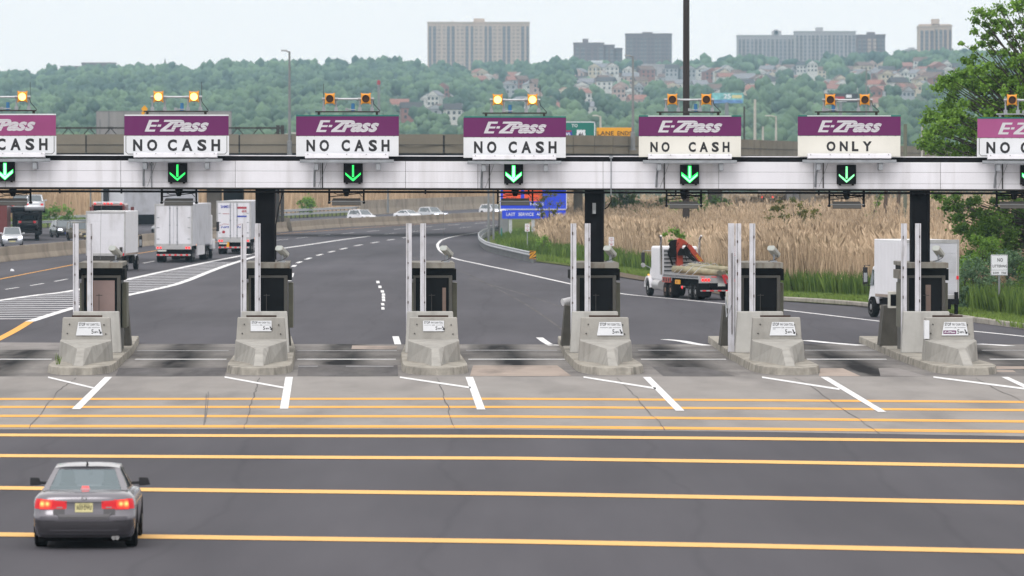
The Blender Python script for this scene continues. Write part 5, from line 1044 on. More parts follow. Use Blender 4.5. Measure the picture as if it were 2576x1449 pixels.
box_truck('box_truck', 'pale box truck with roller door, leftmost of the three trucks leaving', Xat(266, 363), 363, -R(3.2), 7.0, 1.02, 3.85, 'truck_white', 'truck_bright')
bt2 = box_truck('box_truck', 'white box truck angled left behind the rightmost toll booth', 18.15, 246.3, R(14.5), 4.2, .92, 3.46, 'truck_grey', 'truck_bright', lift=False)
m = MB()
for k in range(21): yy = .1 + k * .195; m.box(-1.232, -1.22, yy, yy + .02, 1.08, 3.36)
m.build('side_ribs', 'truck_bright', bt2)
m = MB(); m.box(1.05, 1.2, -.10, -.02, .2, 1.2); m.build('rear_mud_flap', 'under', bt2); MB().box(1.14, 1.24, -.05, -.035, 1.75, 1.9).build('red_marker', 'red_dull', bt2)
# distant sleeper cab in front of the left box truck
r3 = thing('truck_tractor', 'dark truck cab with red roof lights ahead of the leftmost box truck', 'truck', (Xat(272, 412), 412, 0), -R(3))
m = MB(); m.box(-1.2, 1.2, 0, 2.4, 1.0, 4.05); m.build('cab', 'paint_red', r3, bevel=.12); MB().box(-1.05, 1.05, -.03, .0, 2.2, 3.9).build('rear_panel', 'under', r3)
m = MB()
for x in (-.95, -.25, 0, .25, .95): m.box(x - .07, x + .07, -.06, .02, 4.02, 4.1)
m.build('roof_light', 'red_light', r3); MB().box(-1.1, 1.1, -.05, .1, 4.08, 4.2).build('roof_deck', 'truck_white', r3)
for x in (-1, 1):
    for y in (-2.2, -.9, 3.2): truck_wheel(r3, x * .95, y, .5, .45, x)
MB().box(-.5, .5, -3, 4, .6, 1.0).build('chassis', 'under', r3)
for x in (-1, 1): MB().box(x * 1.5 - .12, x * 1.5 + .12, 2.2, 2.3, 3.2, 3.8).build('mirror', 'paint_red', r3)
# oncoming big trailer truck beyond the median
r4 = thing('semi_trailer_truck', 'huge pale grey oncoming trailer seen above the box truck', 'truck', (Xat(312, 660), 660, 0), R(0))
ang = R(32); c_, s_ = math.cos(ang), math.sin(ang)
m = MB(); P = lambda u, v, z: (u * c_ + v * s_, -u * s_ * .0 + v * c_ - u * s_ * .6, z)
m.hexa([P(-3.2, 0, 1.25), P(0, 0, 1.25), P(0, 15, 1.25), P(-3.2, 15, 1.25)], [P(-3.2, 0, 5.0), P(0, 0, 5.0), P(0, 15, 5.0), P(-3.2, 15, 5.0)]); m.build('cargo_box', 'truck_grey', r4, bevel=.05)
m = MB(); m.hexa([P(-2.6, 1, .1), P(-.2, 1, .1), P(-.2, 14, .1), P(-2.6, 14, .1)], [P(-2.6, 1, 1.25), P(-.2, 1, 1.25), P(-.2, 14, 1.25), P(-2.6, 14, 1.25)]); m.build('chassis', 'under', r4)
m = MB(); m.hexa([P(-2.5, -.6, 2.2), P(-2.0, -.6, 2.2), P(-2.0, -.2, 2.2), P(-2.5, -.2, 2.2)], [P(-2.5, -.6, 4.6), P(-2.0, -.6, 4.6), P(-2.0, -.2, 4.6), P(-2.5, -.2, 4.6)]); m.build('mirror', 'ink', r4)
# car carrier at the far left
r5 = thing('car_carrier', 'dark car carrier with stacked cars at the far left edge', 'truck', (Xat(66, 520), 520, 0), R(4))
m = MB(); m.box(-1.25, 1.25, 0, 14, .7, .95); m.box(-1.25, 1.25, 0, 14, 2.35, 2.5)
for y in (0, 3.4, 7, 10.5, 14):
    for x in (-1, 1): m.box(x * 1.2 - .07, x * 1.2 + .07, y - .08, y + .08, .5, 3.6 if y else 2.6)
for x in (-1, 1): m.tube([(x * 1.2, 0, .9), (x * 1.2, 3.4, 2.4)], .08, 6); m.tube([(x * 1.2, -.9, .75), (x * 1.2, 0, 2.4)], .06, 6)
m.build('frame', 'under', r5)
for y in (2.2, 3.4):
    for x in (-1, 1): truck_wheel(r5, x * .95, y, .45, .4, x)
m = MB(); m.box(-1.2, 1.2, 14.3, 16.3, .8, 2.9); m.build('cab', 'under', r5, bevel=.1)
for X_, Y_, Z_, rt_, pm_, kd, lb in ((Xat(58, 526), 523, 2.5, 2, 'paint_black', 'suv', 'black car on the upper deck of the car carrier, nearer the cab'), (Xat(88, 521), 520.6, 2.55, 4, 'paint_silver', 'suv', 'silver car at the rear of the upper deck of the car carrier'), (Xat(70, 522), 521.4, .95, 3, 'paint_black', 'sedan', 'black car on the lower deck of the car carrier')):
    car('carried_car', lb, X_, Y_, R(rt_), kd, pm_, 'off', Z=Z_)
r6 = thing('red_truck', 'dark red truck side cut by the left picture edge', 'truck', (Xat(-16, 505), 505, 0), R(2)); MB().box(-1.2, 1.2, 0, 6, .7, 3.6).build('cargo_box', 'paint_red', r6, bevel=.05)
MB().box(-1.1, 1.1, 6.2, 8, .6, 2.9).build('cab', 'paint_red', r6, bevel=.1)
for y in (1, 6.8):
    for x in (-1, 1): truck_wheel(r6, x * .95, y, .45, .4, x)
# tanker on the far right road under the bridge
r7 = thing('tanker_truck', 'small silver tanker truck far off under the right side of the bridge', 'truck', (Xat(1945, 900), 900, 1.2), R(0))
MB().tube([(-2.4, 0, 2.1), (-2.2, 0, 2.1), (2.4, 0, 2.1), (2.6, 0, 2.1)], [.7, 1.05, 1.05, .7], 14).build('tank', 'alu', r7, smooth=40); MB().box(-2.4, 2.6, -.6, .6, .5, 1.1).build('chassis', 'under', r7)
for x in (-1.8, -.1): MB().box(x - .15, x + .15, -1.1, -1.0, .85, 1.1).build('tail_light', 'red_light', r7)
for x in (-1.6, 1.8):
    m = MB(); m.tube([(x, -.9, .45), (x, -.5, .45)], .45, 14); m.build('wheel', 'tyre', r7)

# ================================================================== flatbed with crane
fb_ = thing('flatbed_truck', 'white flatbed truck with folded red crane leaving on the right ramp', 'truck', (10.33, 283, 0), R(13)); fb_.scale = (.82,) * 3
L = 9.6
m = MB(); m.box(-1.28, 1.28, 0, 8.6, 1.32, 1.46); m.build('deck', 'timber_deck', fb_)
m = MB(); m.box(-1.30, 1.30, -.06, .06, 1.05, 1.50); m.box(-1.32, -1.24, 0, 8.6, 1.28, 1.50); m.box(1.24, 1.32, 0, 8.6, 1.28, 1.50)
for k in range(30): m.box(-1.335, -1.32, .2 + k * .28, .3 + k * .28, 1.33, 1.45, 1)
m.build('bed_rail', ['alu', 'ink'], fb_)
m = MB()
for x0, x1 in ((-1.2, -.95), (-.55, -.2), (.15, .5), (.95, 1.2)): m.box(x0, x1, -.07, -.06, 1.40, 1.45)
m.build('red_tape', 'red_dull', fb_)
for x in (-1, 1):
    m = MB()
    for k in range(3): m.tube([(x * 1.08 - x * .19 * k, -.10, 1.24), (x * 1.08 - x * .19 * k, -.05, 1.24)], .085, 12)
    m.build('tail_light', 'red_light', fb_)
    m = MB(); m.box(x * .95 - .35, x * .95 + .35, .1, .16, .25, 1.05); m.build('mud_flap', 'under', fb_)
MB().box(-.12, .34, -.06, -.05, .86, 1.05).build('number_plate', 'plate_white', fb_)
m = MB(); m.box(-1.2, 1.2, -.05, .03, .55, .63); bb = m.build('rear_bumper', 'alu', fb_); m = MB()
for k in range(5): m.box(-1.1 + k * .48, -.86 + k * .48, -.056, -.05, .56, .62)
m.build('red_stripes', 'red_dull', bb)
for x in (-.8, .8): MB().box(x - .05, x + .05, 0, .08, .55, 1.1).build('bumper_strut', 'under', fb_)
m = MB(); m.box(-.5, .5, .1, 13, .75, 1.30); m.box(-1.0, 1.0, .8, 3.0, .5, .9); m.build('chassis', 'under', fb_)
for y in (1.0, 2.25):
    for x in (-1, 1): truck_wheel(fb_, x * .99, y, .50, .54, x, 'rim')
for y in (7.0, 8.3):
    for x in (-1, 1): truck_wheel(fb_, x * .99, y, .50, .54, x, 'rim_rust')
for x in (-1, 1): truck_wheel(fb_, x * 1.02, 13.0, .50, .32, x); MB().tube([(x * 1.08, 9.5, .75), (x * 1.08, 11.2, .75)], .33, 16).build('fuel_tank', 'alu', fb_, smooth=40)
m = MB(); m.box(-1.34, -1.26, 6.8, 8.7, .95, 1.28); m.build('red_side_frame', 'crane_red', fb_)
m = MB()
for k in range(3): m.tube([(-1.36, 7.1 + k * .6, 1.12), (-1.33, 7.1 + k * .6, 1.12)], .12, 12)
m.build('frame_hole_pattern', 'ink', fb_)
m = MB().box(-1.33, -1.27, 4.5, 5.6, .90, 1.16); m.build('yellow_tool_box', 'sign_yellow', fb_); MB().tube([(-1.36, 5.1, 1.03), (-1.34, 5.1, 1.03)], .07, 10).build('round_reflector', 'crane_red', fb_)
MB().tube([(-1.32, 4.0, .72), (-1.28, 4.0, .72)], .085, 12).build('side_lamp', 'red_light', fb_)
m = MB(); m.box(-1.18, 1.18, 9.5, 12.2, 1.0, 3.16); cab = m.build('cab', 'truck_bright', fb_, bevel=.14)
m = MB(); m.box(-1.05, 1.05, 9.46, 9.5, 1.2, 2.98); m.build('cab_back_panel', 'galv_light', fb_)
m = MB()
for k in range(7): m.box(-1.03, 1.03, 9.43, 9.46, 1.36 + k * .245, 1.44 + k * .245)
m.build('headboard_slats', 'ink', fb_)
m = MB(); m.hexa([(-1.0, 12.2, .9), (1.0, 12.2, .9), (.9, 13.9, .85), (-.9, 13.9, .85)], [(-.95, 12.2, 2.0), (.95, 12.2, 2.0), (.8, 13.8, 1.75), (-.8, 13.8, 1.75)]); m.build('bonnet', 'truck_bright', fb_, bevel=.1)
for x in (-1, 1):
    m = MB(); n = 10
    out = [(12.99 + math.cos(math.pi * k / n) * .72, .55 + math.sin(math.pi * k / n) * .72) for k in range(n + 1)]; inn = [(12.99 + math.cos(math.pi * k / n) * .6, .55 + math.sin(math.pi * k / n) * .6) for k in range(n + 1)]
    m.prism([(x * 1.22, a, b) for a, b in out + inn[::-1]], (-x * .45, 0, 0)); m.build('wheel_guard', 'truck_bright', fb_)
    m = MB(); m.tube([(x * 1.24, 9.4, 1.4), (x * 1.24, 9.4, 3.4), (x * 1.25, 9.38, 3.6), (x * 1.30, 9.2, 3.82)], .075, 10); m.build('exhaust_stack', 'chrome', fb_, smooth=40)
    m = MB(); m.box(x * 1.72 - .11, x * 1.72 + .11, 12.0, 12.08, 2.1, 2.75); m.build('mirror', 'ink', fb_, bevel=.02); m = MB(); m.tube([(x * 1.72, 11.98, 1.95), (x * 1.72, 12.06, 1.95)], .14, 12); m.build('round_mirror', 'chrome', fb_)
    MB().tube([(x * 1.15, 12.1, 2.85), (x * 1.72, 12.05, 2.85), (x * 1.72, 12.05, 2.0), (x * 1.15, 12.1, 1.75)], .025, 6).build('mirror_arm', 'galv_light', fb_)
    MB().box(x * 1.15 - .04, x * 1.15 + .04, 12.8, 12.88, 1.3, 1.37).build('amber_lamp', 'amber_light', fb_)
yc = 8.95
cpt = lambda L_, y: [((a - 797) * .0039, y, (1270 - b) * .0039) for a, b in L_]
cr_ = MB()
cr_.prism(cpt([(700, 800), (700, 600), (688, 450), (705, 348), (742, 325), (832, 365), (905, 432), (922, 520), (862, 445), (805, 425), (782, 475), (795, 560), (805, 800)], yc - .2), (0, .4, 0))
cr_.prism(cpt([(868, 415), (925, 440), (1128, 700), (1040, 705), (905, 545), (862, 470)], yc - .42), (0, .3, 0))
cr_.build('crane', 'crane_red', fb_, bevel=.02)
m = MB(); m.prism(cpt([(585, 640), (562, 545), (600, 470), (578, 425), (612, 362), (702, 350), (690, 450), (702, 520), (722, 570), (665, 640)], yc - .15), (0, .3, 0))
m.prism(cpt([(745, 480), (790, 505), (832, 452), (900, 525), (892, 565), (1012, 700), (955, 700), (830, 600), (700, 605), (700, 560)], yc - .5), (0, .2, 0))
m.tube(cpt([(600, 640), (640, 760)], yc), .06, 8); m.tube(cpt([(720, 400), (660, 520), (680, 700)], yc - .25), .03, 6); m.tube(cpt([(860, 400), (800, 520), (830, 690)], yc - .55), .03, 6)
m.build('hydraulics', 'under', fb_, bevel=.015)
m = MB(); q = cpt([(990, 600), (1018, 588), (1100, 690), (1072, 702)], yc - .43); m.poly(q); m.build('yellow_decal', 'sign_yellow', fb_, fix=False)
m = MB(); 
gv, gf = glyphs('PALFIN', .02)
w_ = max(p[0] for p in gv); h_ = max(p[1] for p in gv); U = (Vector(q[3]) - Vector(q[0])); lu = U.length; U = U.normalized(); V = (Vector(q[1]) - Vector(q[0])).normalized(); A = Vector(q[0]) + U * .03 + V * .02 + Vector((0, -.004, 0))
m.add([tuple(A + U * (p[0] / w_ * lu * .88) + V * (p[1] / h_ * .085)) for p in gv], gf); m.build('decal_lettering', 'ink', fb_, fix=False)
# the timber poles and flags on the bed
fr_ = Matrix.Translation((10.33, 283, 0)) @ Matrix.Rotation(R(13), 4, 'Z') @ Matrix.Scale(.82, 4)
def pole(label, x0, y0, x1, y1, z, r0, r1):
    a = fr_ @ Vector((x0, y0, z)); b = fr_ @ Vector((x1, y1, z + .1)); o = thing('timber_pole', label, 'log', tuple(a), group='timber poles on the flatbed')
    pts = [a.lerp(b, k / 8) + Vector((random.uniform(-.02, .02), 0, random.uniform(-.015, .015))) for k in range(9)]
    MB().tube(pts, [lerp(r0, r1, k / 8) for k in range(9)], 14).build('trunk', 'log', o, at=tuple(a), smooth=50)
    d = unit(a - b); m = MB().tube([a + d * .001, a + d * .012], r0 * .96, 14); m.build('cut_end', 'log_end', o, at=tuple(a))
pole('thick weathered timber pole with visible cut end on the left of the flatbed load', -.15, -.5, -.75, 8.0, 1.67, .145, .185)
pole('timber pole tucked beneath between the two others on the flatbed', .15, -.45, .0, 7.6, 1.66, .12, .16)
pole('timber pole with an orange flag at its tip on the right of the flatbed load', .62, -.9, .2, 7.8, 1.86, .13, .17)
for nm, lb, x, y, z, mm in (('warning_flag', 'limp red warning flag tied at the middle of the flatbed tail', .2, -.45, 1.55, 'cloth_red'), ('warning_flag', 'limp red warning flag hanging at the right of the flatbed tail', .75, -.75, 1.6, 'cloth_red'), ('tip_flag', 'small orange flag on the tip of the right timber pole', .66, -.9, 2.0, 'sign_orange')):
    o = thing(nm, lb, 'flag', tuple(fr_ @ Vector((x, y, z))), R(10), 'flags on the timber load' if nm == 'warning_flag' else None); m = MB()
    if mm == 'cloth_red': m.hexa([(-.02, -.02, -.42), (.12, -.03, -.48), (.10, .02, -.45), (0, .02, -.4)], [(-.16, -.03, 0), (-.02, -.03, .02), (-.02, .03, .02), (-.16, .03, 0)]); m.hexa([(.22, -.03, -.32), (.34, -.02, -.3), (.3, .02, -.3), (.2, .02, -.3)], [(-.1, -.03, 0), (.06, -.03, .02), (.05, .03, .02), (-.1, .03, 0)])
    else: m.hexa([(-.1, -.03, 0), (.1, -.03, -.02), (.1, .03, 0), (-.1, .03, 0)], [(-.07, -.02, .18), (.06, -.02, .2), (.06, .02, .2), (-.07, .02, .18)])
    m.build('cloth', mm, o, bevel=.01)
for k, y in enumerate((2.6, 4.4, 6.2, 7.4)):
    a = fr_ @ Vector((-1.28, y - .9, 1.5)); b = fr_ @ Vector((-.5, y, 2.0)); c = fr_ @ Vector((.5, y + .3, 2.2)); d_ = fr_ @ Vector((1.28, y + .3, 1.5))
    o = tag(MB().tube([a, b, c, d_], .014, 5).build('tie_strap', 'galv_light', None, at=tuple(a)), 'thin pale strap over the timber poles, ' + ['nearest the tail', 'second from the tail', 'third from the tail', 'nearest the cab'][k], 'strap', 'straps over the timber poles')

# ================================================================== bridges
def YP(lst, z=0): return [Vector((Xat(px, Y), Y, z)) for px, Y in lst]
ov = pathpts(YP([(-420, 556), (0, 555), (640, 553), (1150, 555), (1500, 575), (1700, 605), (1870, 650), (2010, 700), (2200, 790), (2480, 930)]), 4)
ob = tuple(ov[0]); bg_ = thing('highway_overpass', 'long concrete overpass with tan parapet crossing behind the toll gantry', 'bridge', ob)
def resample(path, step):
    out = [path[0]]; acc = 0
    for a, b in zip(path, path[1:]):
        d = (b - a).length; t = step - acc
        while t <= d: out.append(a.lerp(b, t / d)); t += step
        acc = (acc + d) % step
    return out
rs_ = resample(ov, 5.0)
MB().sweep(rs_, [(.06, 8.2), (.26, 8.2), (.26, 9.85), (.06, 9.85)]).build('parapet_core', 'bridge_dark', bg_, at=ob)
for pa, pb in zip(rs_, rs_[1:]):
    dd = (pb - pa).normalized() * .07
    MB().sweep([pa + dd, pb - dd], [(-.02, 8.12), (.35, 8.12), (.35, 9.95), (-.02, 9.95)], caps=True).build('parapet_panel', 'bridge_concrete', bg_, at=ob)
MB().sweep(ov, [(.28, 8.95), (.40, 8.95), (.40, 8.90), (.28, 8.90)]).build('ledge', 'bridge_dark', bg_, at=ob)
MB().sweep(ov, [(-17, 7.9), (.0, 7.9), (.0, 8.13), (-17, 8.13)]).build('deck', 'bridge_dark', bg_, at=ob)
for u in (-.5, -4, -8, -12, -16): MB().sweep(ov, [(u - .15, 6.5), (u + .15, 6.5), (u + .15, 7.9), (u - .15, 7.9)]).build('girder', 'bridge_dark', bg_, at=ob)
def pier(parent, px0, px1, Y, z1, m, depth=1.6, at=ob):
    a, b = Xat(px0, Y), Xat(px1, Y); return MB().box(a, b, Y, Y + depth, -.05, z1).build('pier', m, parent, at=at, bevel=.08)
for a, b, Y, mm in ((520, 556, 557, 'pier'), (562, 612, 561, 'bridge_dark'), (1443, 1466, 579, 'pier'), (-120, -80, 557, 'pier')): pier(bg_, a, b, Y, 6.5, mm)
MB().box(Xat(500, 556.5), Xat(660, 556.5), 556.5, 558.5, 6.0, 6.6).build('pier_cap', 'pier', bg_, at=ob)
rp = pathpts(YP([(1560, 655), (1720, 650), (1950, 660), (2130, 700), (2330, 770)]), 4); rb = tuple(rp[0])
rb_ = thing('ramp_bridge', 'lower dark ramp bridge on concrete piers above the reed bed at right', 'bridge', rb)
MB().sweep(rp, [(-6, 4.2), (.3, 4.2), (.3, 6.2), (-6, 6.2)]).build('girder', 'bridge_dark', rb_, at=rb)
for a, b, Y, mm in ((1781, 1817, 640, 'pier'), (1978, 1994, 655, 'pier_grey'), (1994.5, 2010, 655.5, 'pier_grey'), (2012, 2052, 662, 'pier')): pier(rb_, a, b, Y, 4.3, mm, at=rb)
bw = thing('retaining_wall', 'pale tan wall behind the silver tanker under the right side of the bridge', 'wall', (Xat(1950, 920), 920, 0)); MB().box(Xat(1820, 920) - Xat(1950, 920), Xat(2200, 920) - Xat(1950, 920), 0, 1, 0, 2.7).build('wall', 'barrier_tan', bw)
sc_ = thing('steel_column_pair', 'pair of rusty steel columns on a stained concrete footing behind the first gantry column', 'column', (Xat(702, 600), 600, 0))
for d in (-.36, .34): MB().box(d - .2, d + .2, -.2, .2, 1.3, 6.5).build('column', 'rust_steel', sc_)
MB().hexa([(-1.0, -.8, 0), (1.4, -.8, 0), (1.4, .8, 0), (-1.0, .8, 0)], [(-.8, -.6, 1.45), (1.1, -.6, 1.45), (1.1, .6, 1.45), (-.8, .6, 1.45)]).build('footing', 'pier', sc_, bevel=.05)

# ================================================================== lamps, masts, poles
def lamp(label, px, Y, ytop, ybase, arm=-14, w=.16, group='street lamps on the overpass', m='lamp_grey', base=True):
    X = Xat(px, Y); zb, zt = Zat(ybase, Y), Zat(ytop, Y); o = thing('street_lamp', label, 'street lamp', (X, Y, zb), 0, group); h = zt - zb
    MB().tube([(0, 0, 0), (0, 0, h * .5), (0, 0, h)], [w, w * .8, w * .6], 8).build('pole', m, o, smooth=40)
    a = arm / FP * Y; MB().tube([(0, 0, h - .1), (a * .6, 0, h + .05), (a, 0, h + .05)], w * .45, 6).build('arm', m, o); MB().hexa([(a - .3, -.15, h), (a + .35, -.15, h), (a + .35, .15, h), (a - .3, .15, h)], [(a - .25, -.1, h + .14), (a + .3, -.1, h + .14), (a + .3, .1, h + .14), (a - .25, .1, h + .14)]).build('lamp_head', m, o)
    if base: MB().tube([(0, 0, 0), (0, 0, .15), (0, 0, .16), (0, 0, 1.8), (0, 0, 1.85)], [w * 2.2, w * 2.2, w * 1.5, w * 1.5, w], 8).build('base', m, o)
lamp('grey street lamp on the overpass between the second and third lane signs', 728.5, 551.5, 129, 402)
lamp('grey street lamp on the overpass parapet beside the yellow road sign', 1592, 583, 141, 378)
lamp('slim grey street lamp rising behind the right beacon of the ONLY sign', 2179, 860, 172, 360, -18, .15, 'far street lamps', base=False)
lamp('pale street lamp standing in front of the yellow road sign', 1510.5, 660, 292, 352, -14, .17, 'far street lamps', 'pole_pale', False)
lamp('pale street lamp between the mast sign and the ONLY sign', 1952, 800, 292, 362, -22, .18, 'far street lamps', 'pole_pale', False)
lamp('short pale street lamp just right of the first gantry truss end', 732 - 13, 700, 336, 362, 20, .12, 'far street lamps', 'pole_pale', False)
def post(name, label, px, Y, ytop, ybase, w, m, cat='pole', lean=0, group=None, n=8, tip=None):
    X = Xat(px, Y); zb, zt = Zat(ybase, Y), Zat(ytop, Y); o = thing(name, label, cat, (X, Y, zb), 0, group); h = zt - zb
    MB().tube([(0, 0, 0), (lean / FP * Y, 0, h)], [w, w * .85], n).build('shaft', m, o, smooth=40)
    if tip: MB().tube([(0, 0, h), (0, 0, h + 1.0), (0, 0, h + 1.2)], [w * 1.2, w * 1.2, .1], 8).build('beacon_tip', tip, o)
    return o
mp_ = post('lighting_mast', 'tall thick dark brown high mast rising out of the top of the picture', 1726, 417, -30, 668, .27, 'mast', 'mast', n=16)
post('chimney_stack', 'thin dark chimney with red tip on the wooded hill behind the signs', 953, 1500, 213, 340, .38, 'lamp_grey', 'chimney', tip='red_ink')
post('lamp_post', 'dark thin lamp post right of the billboard behind the sign before the mast', 1872, 800, 268, 352, .13, 'dark_steel', 'pole', group='thin poles beyond the overpass')
post('flag_pole', 'tall pale thin pole right of the billboard', 1899, 850, 250, 355, .22, 'pole_pale', 'pole', group='thin poles beyond the overpass')
post('short_pole', 'short pale pole left of the pale lamp beyond the overpass', 1919, 800, 318, 358, .16, 'pole_pale', 'pole', group='thin poles beyond the overpass')
post('utility_pole', 'mossy wooden pole just right of the ONLY sign', 2277, 470, 312, 640, .17, 'wood_green', 'utility pole', group='wooden utility poles')
post('pale_post', 'thin pale pole between the ONLY sign and the big tree', 2319, 700, 318, 400, .12, 'pole_pale', 'pole', group='thin poles beyond the overpass')
post('utility_pole', 'dark upright wooden pole stump in the reeds left of the right gantry column', 2224, 500, 480, 612, .19, 'wood_pole', 'utility pole', lean=5, group='wooden utility poles')
post('utility_pole', 'brown wooden pole leaning right in the reeds beside the gantry column', 2243, 505, 470, 612, .18, 'wood_pole', 'utility pole', lean=22, group='wooden utility poles')
post('utility_pole', 'greenish upright pole behind the leaning brown one', 2260, 520, 470, 605, .19, 'wood_green', 'utility pole', group='wooden utility poles')
post('grey_post', 'left one of two tall grey posts inside the curved guard rail', 1229, 500, 440, 612, .11, 'lamp_grey', 'post', group='grey posts by the guard rail')
post('grey_post', 'right one of two tall grey posts inside the curved guard rail', 1241.5, 520, 440, 603, .10, 'lamp_grey', 'post', group='grey posts by the guard rail')
post('grey_post', 'pale post standing in the far reed bank left of the oncoming pair', 976, 800, 470, 535, .16, 'lamp_grey', 'post', group='grey posts by the guard rail')
post('grey_post', 'grey post in the far left reed bank behind the black car', 228, 680, 470, 558, .10, 'lamp_grey', 'post', group='grey posts by the guard rail')
gs = thing('grey_slab', 'tall dark grey slab beside the blue road sign behind the guard rail', 'wall', (Xat(1266, 548), 548, 0)); MB().box(-.42, .5, 0, .3, 0, 2.3).build('slab', 'lamp_grey', gs, bevel=.02); MB().box(-.46, -.36, -.05, .05, 0, 3.2).build('post', 'dark_steel', gs)

# ================================================================== road signs
def board(name, label, px0, px1, y0, y1, Y, m, cat='road sign', group=None, rim=None, depth=.12):
    b = (Xat((px0 + px1) / 2, Y), Y, Zat(y1, Y)); o = thing(name, label, cat, b, 0, group)
    pb = MB().box(Xat(px0, Y), Xat(px1, Y), Y, Y + depth, Zat(y1, Y), Zat(y0, Y)).build('panel', m, o, at=b, bevel=.03)
    if rim:
        m_ = MB(); k = rim[0]; a, c, z0, z1 = Xat(px0, Y), Xat(px1, Y), Zat(y1, Y), Zat(y0, Y)
        for q in ((a, c, z0, z0 + k), (a, c, z1 - k, z1), (a, a + k, z0, z1), (c - k, c, z0, z1)): m_.box(q[0], q[1], Y - .02, Y - .001, q[2], q[3])
        m_.build('border', rim[1], o, at=b)
    return o, b
def write(o, b, Y, items, m, name='sign_print', bold=.012):
    q = MB()
    for s, a, c, y0, y1 in items: text(q, s, Xat(a, Y), Xat(c, Y), Zat(y1, Y), Zat(y0, Y), Y - .03, bold, 0, 1.05)
    return q.build(name, m, o, at=b, fix=False)
Y = 529; o, b = board('service_sign', 'large blue service area sign with two orange panels seen below the gantry', 1257.5, 1426, 450, 527, Y, 'sign_blue', rim=(.06, 'sign_white'))
m = MB(); m.box(Xat(1263, Y), Xat(1423, Y), Y, Y + .12, Zat(550, Y), Zat(529, Y)); lp_ = m.build('lower_panel', 'sign_blue', o, at=b)
m = MB(); a, c, z0, z1 = Xat(1263, Y), Xat(1423, Y), Zat(550, Y), Zat(529, Y)
for q in ((a, c, z0, z0 + .05), (a, c, z1 - .05, z1), (a, a + .05, z0, z1), (c - .05, c, z0, z1)): m.box(q[0], q[1], Y - .02, Y - .001, q[2], q[3])
m.build('border', 'sign_white', lp_, at=None); bpy.data.objects[-1] if False else None
for x0, x1 in ((1265.6, 1310), (1319, 1364)): MB().box(Xat(x0, Y), Xat(x1, Y), Y - .02, Y - .001, Zat(506, Y), Zat(458, Y)).build('orange_panel', 'sign_orange', o, at=b)
write(o, b, Y, [('FUEL', 1274, 1301.5, 496, 503), ('LIMITED', 1323, 1358.5, 482.5, 490), ('FOOD', 1328, 1354.5, 495.5, 502.5)], 'ink', 'black_print')
write(o, b, Y, [('MILES', 1334, 1368.5, 510, 517), ('LAST', 1274, 1296, 535, 543), ('SERVICE', 1304, 1342.5, 535, 543), ('AREA', 1350, 1373.5, 535, 543), ('IN', 1382, 1391, 535, 543), ('NJ', 1398, 1409, 535, 543)], 'sign_white', 'white_print')
for px in (1284, 1341): MB().box(Xat(px, Y) - .15, Xat(px, Y) + .15, Y + .14, Y + .4, 0, Zat(470, Y)).build('post', 'galv_light', o, at=b)
Y = 640; o, b = board('exit_sign', 'green road sign with TO and route shields peeping over the overpass', 1352, 1497, 306, 366, Y, 'sign_green', rim=(.10, 'sign_white'))
write(o, b, Y, [('TO', 1438, 1453, 312, 320)], 'sign_white'); 
def shield(px0, px1, y0, y1, m, nm, num, nm_m, inter=False):
    q = MB(); a, c, z0, z1 = Xat(px0, Y), Xat(px1, Y), Zat(y1, Y), Zat(y0, Y); w, h = c - a, z1 - z0
    q.poly([(a + u * w, Y - .035, z0 + v * h) for u, v in ((.5, 0), (.85, .15), (1, .45), (.94, .75), (1, .9), (.85, 1), (.66, .94), (.5, 1), (.34, .94), (.15, 1), (0, .9), (.06, .75), (0, .45), (.15, .15))]); s_ = q.build(nm, m, o, at=b, fix=False)
    q = MB(); text(q, num, a + w * .22, a + w * .78, z0 + h * .22, z0 + h * .70, Y - .045, .02); q.build('number', nm_m, s_, at=b if False else None, fix=False).location = (-b[0], -b[1], -b[2])
    if inter: q = MB(); q.box(a + w * .1, c - w * .1, Y - .045, Y - .04, z0 + h * .78, z0 + h * .95); q.build('red_band', 'red_ink', s_, fix=False).location = (-b[0], -b[1], -b[2])
shield(1450, 1473, 326, 349, 'sign_white', 'route_shield', '46', 'ink'); shield(1414, 1440, 327, 349, 'blue_ink', 'interstate_shield', '80', 'sign_white', True)
for px in (1370, 1480): MB().box(Xat(px, Y) - .12, Xat(px, Y) + .12, Y + .14, Y + .4, 0, Zat(330, Y)).build('post', 'galv', o, at=b)
Y = 630; o, b = board('lane_ends_sign', 'yellow road sign reading LANE ENDS partly hidden behind the overpass', 1501, 1591, 321, 360, Y, 'sign_yellow')
write(o, b, Y, [('LANE', 1503, 1544, 330, 340.5), ('ENDS', 1553, 1589, 330, 340.5)], 'ink')
for px in (1520, 1575): MB().box(Xat(px, Y) - .1, Xat(px, Y) + .1, Y + .13, Y + .3, 0, Zat(340, Y)).build('post', 'galv', o, at=b)
Y = 602; o, b = board('overhead_sign', 'big grey back of an overhead sign behind the second lane sign', 242, 583, 279, 352, Y, 'sign_grey', rim=(.1, 'lamp_grey'))
m = MB()
for px in (252, 274, 313, 356, 402, 470, 520, 560): m.box(Xat(px, Y) - .06, Xat(px, Y) + .06, Y - .08, Y - .001, Zat(345, Y), Zat(279 if px % 4 else 300, Y))
m.build('rib', 'lamp_grey', o, at=b)
Y = 600; ta, tb = Xat(120, Y), Xat(705, Y); o = thing('sign_truss', 'long dark horizontal sign truss behind the overpass parapet at left', 'truss', (ta, Y, 10))
m = MB(); zt, zb = Zat(322, Y), Zat(352, Y)
for z in (zt, zb): m.box(ta, tb, Y - .6, Y - .45, z - .09, z + .09); m.box(ta, tb, Y - 1.4, Y - 1.25, z - .07, z + .07)
n = 22
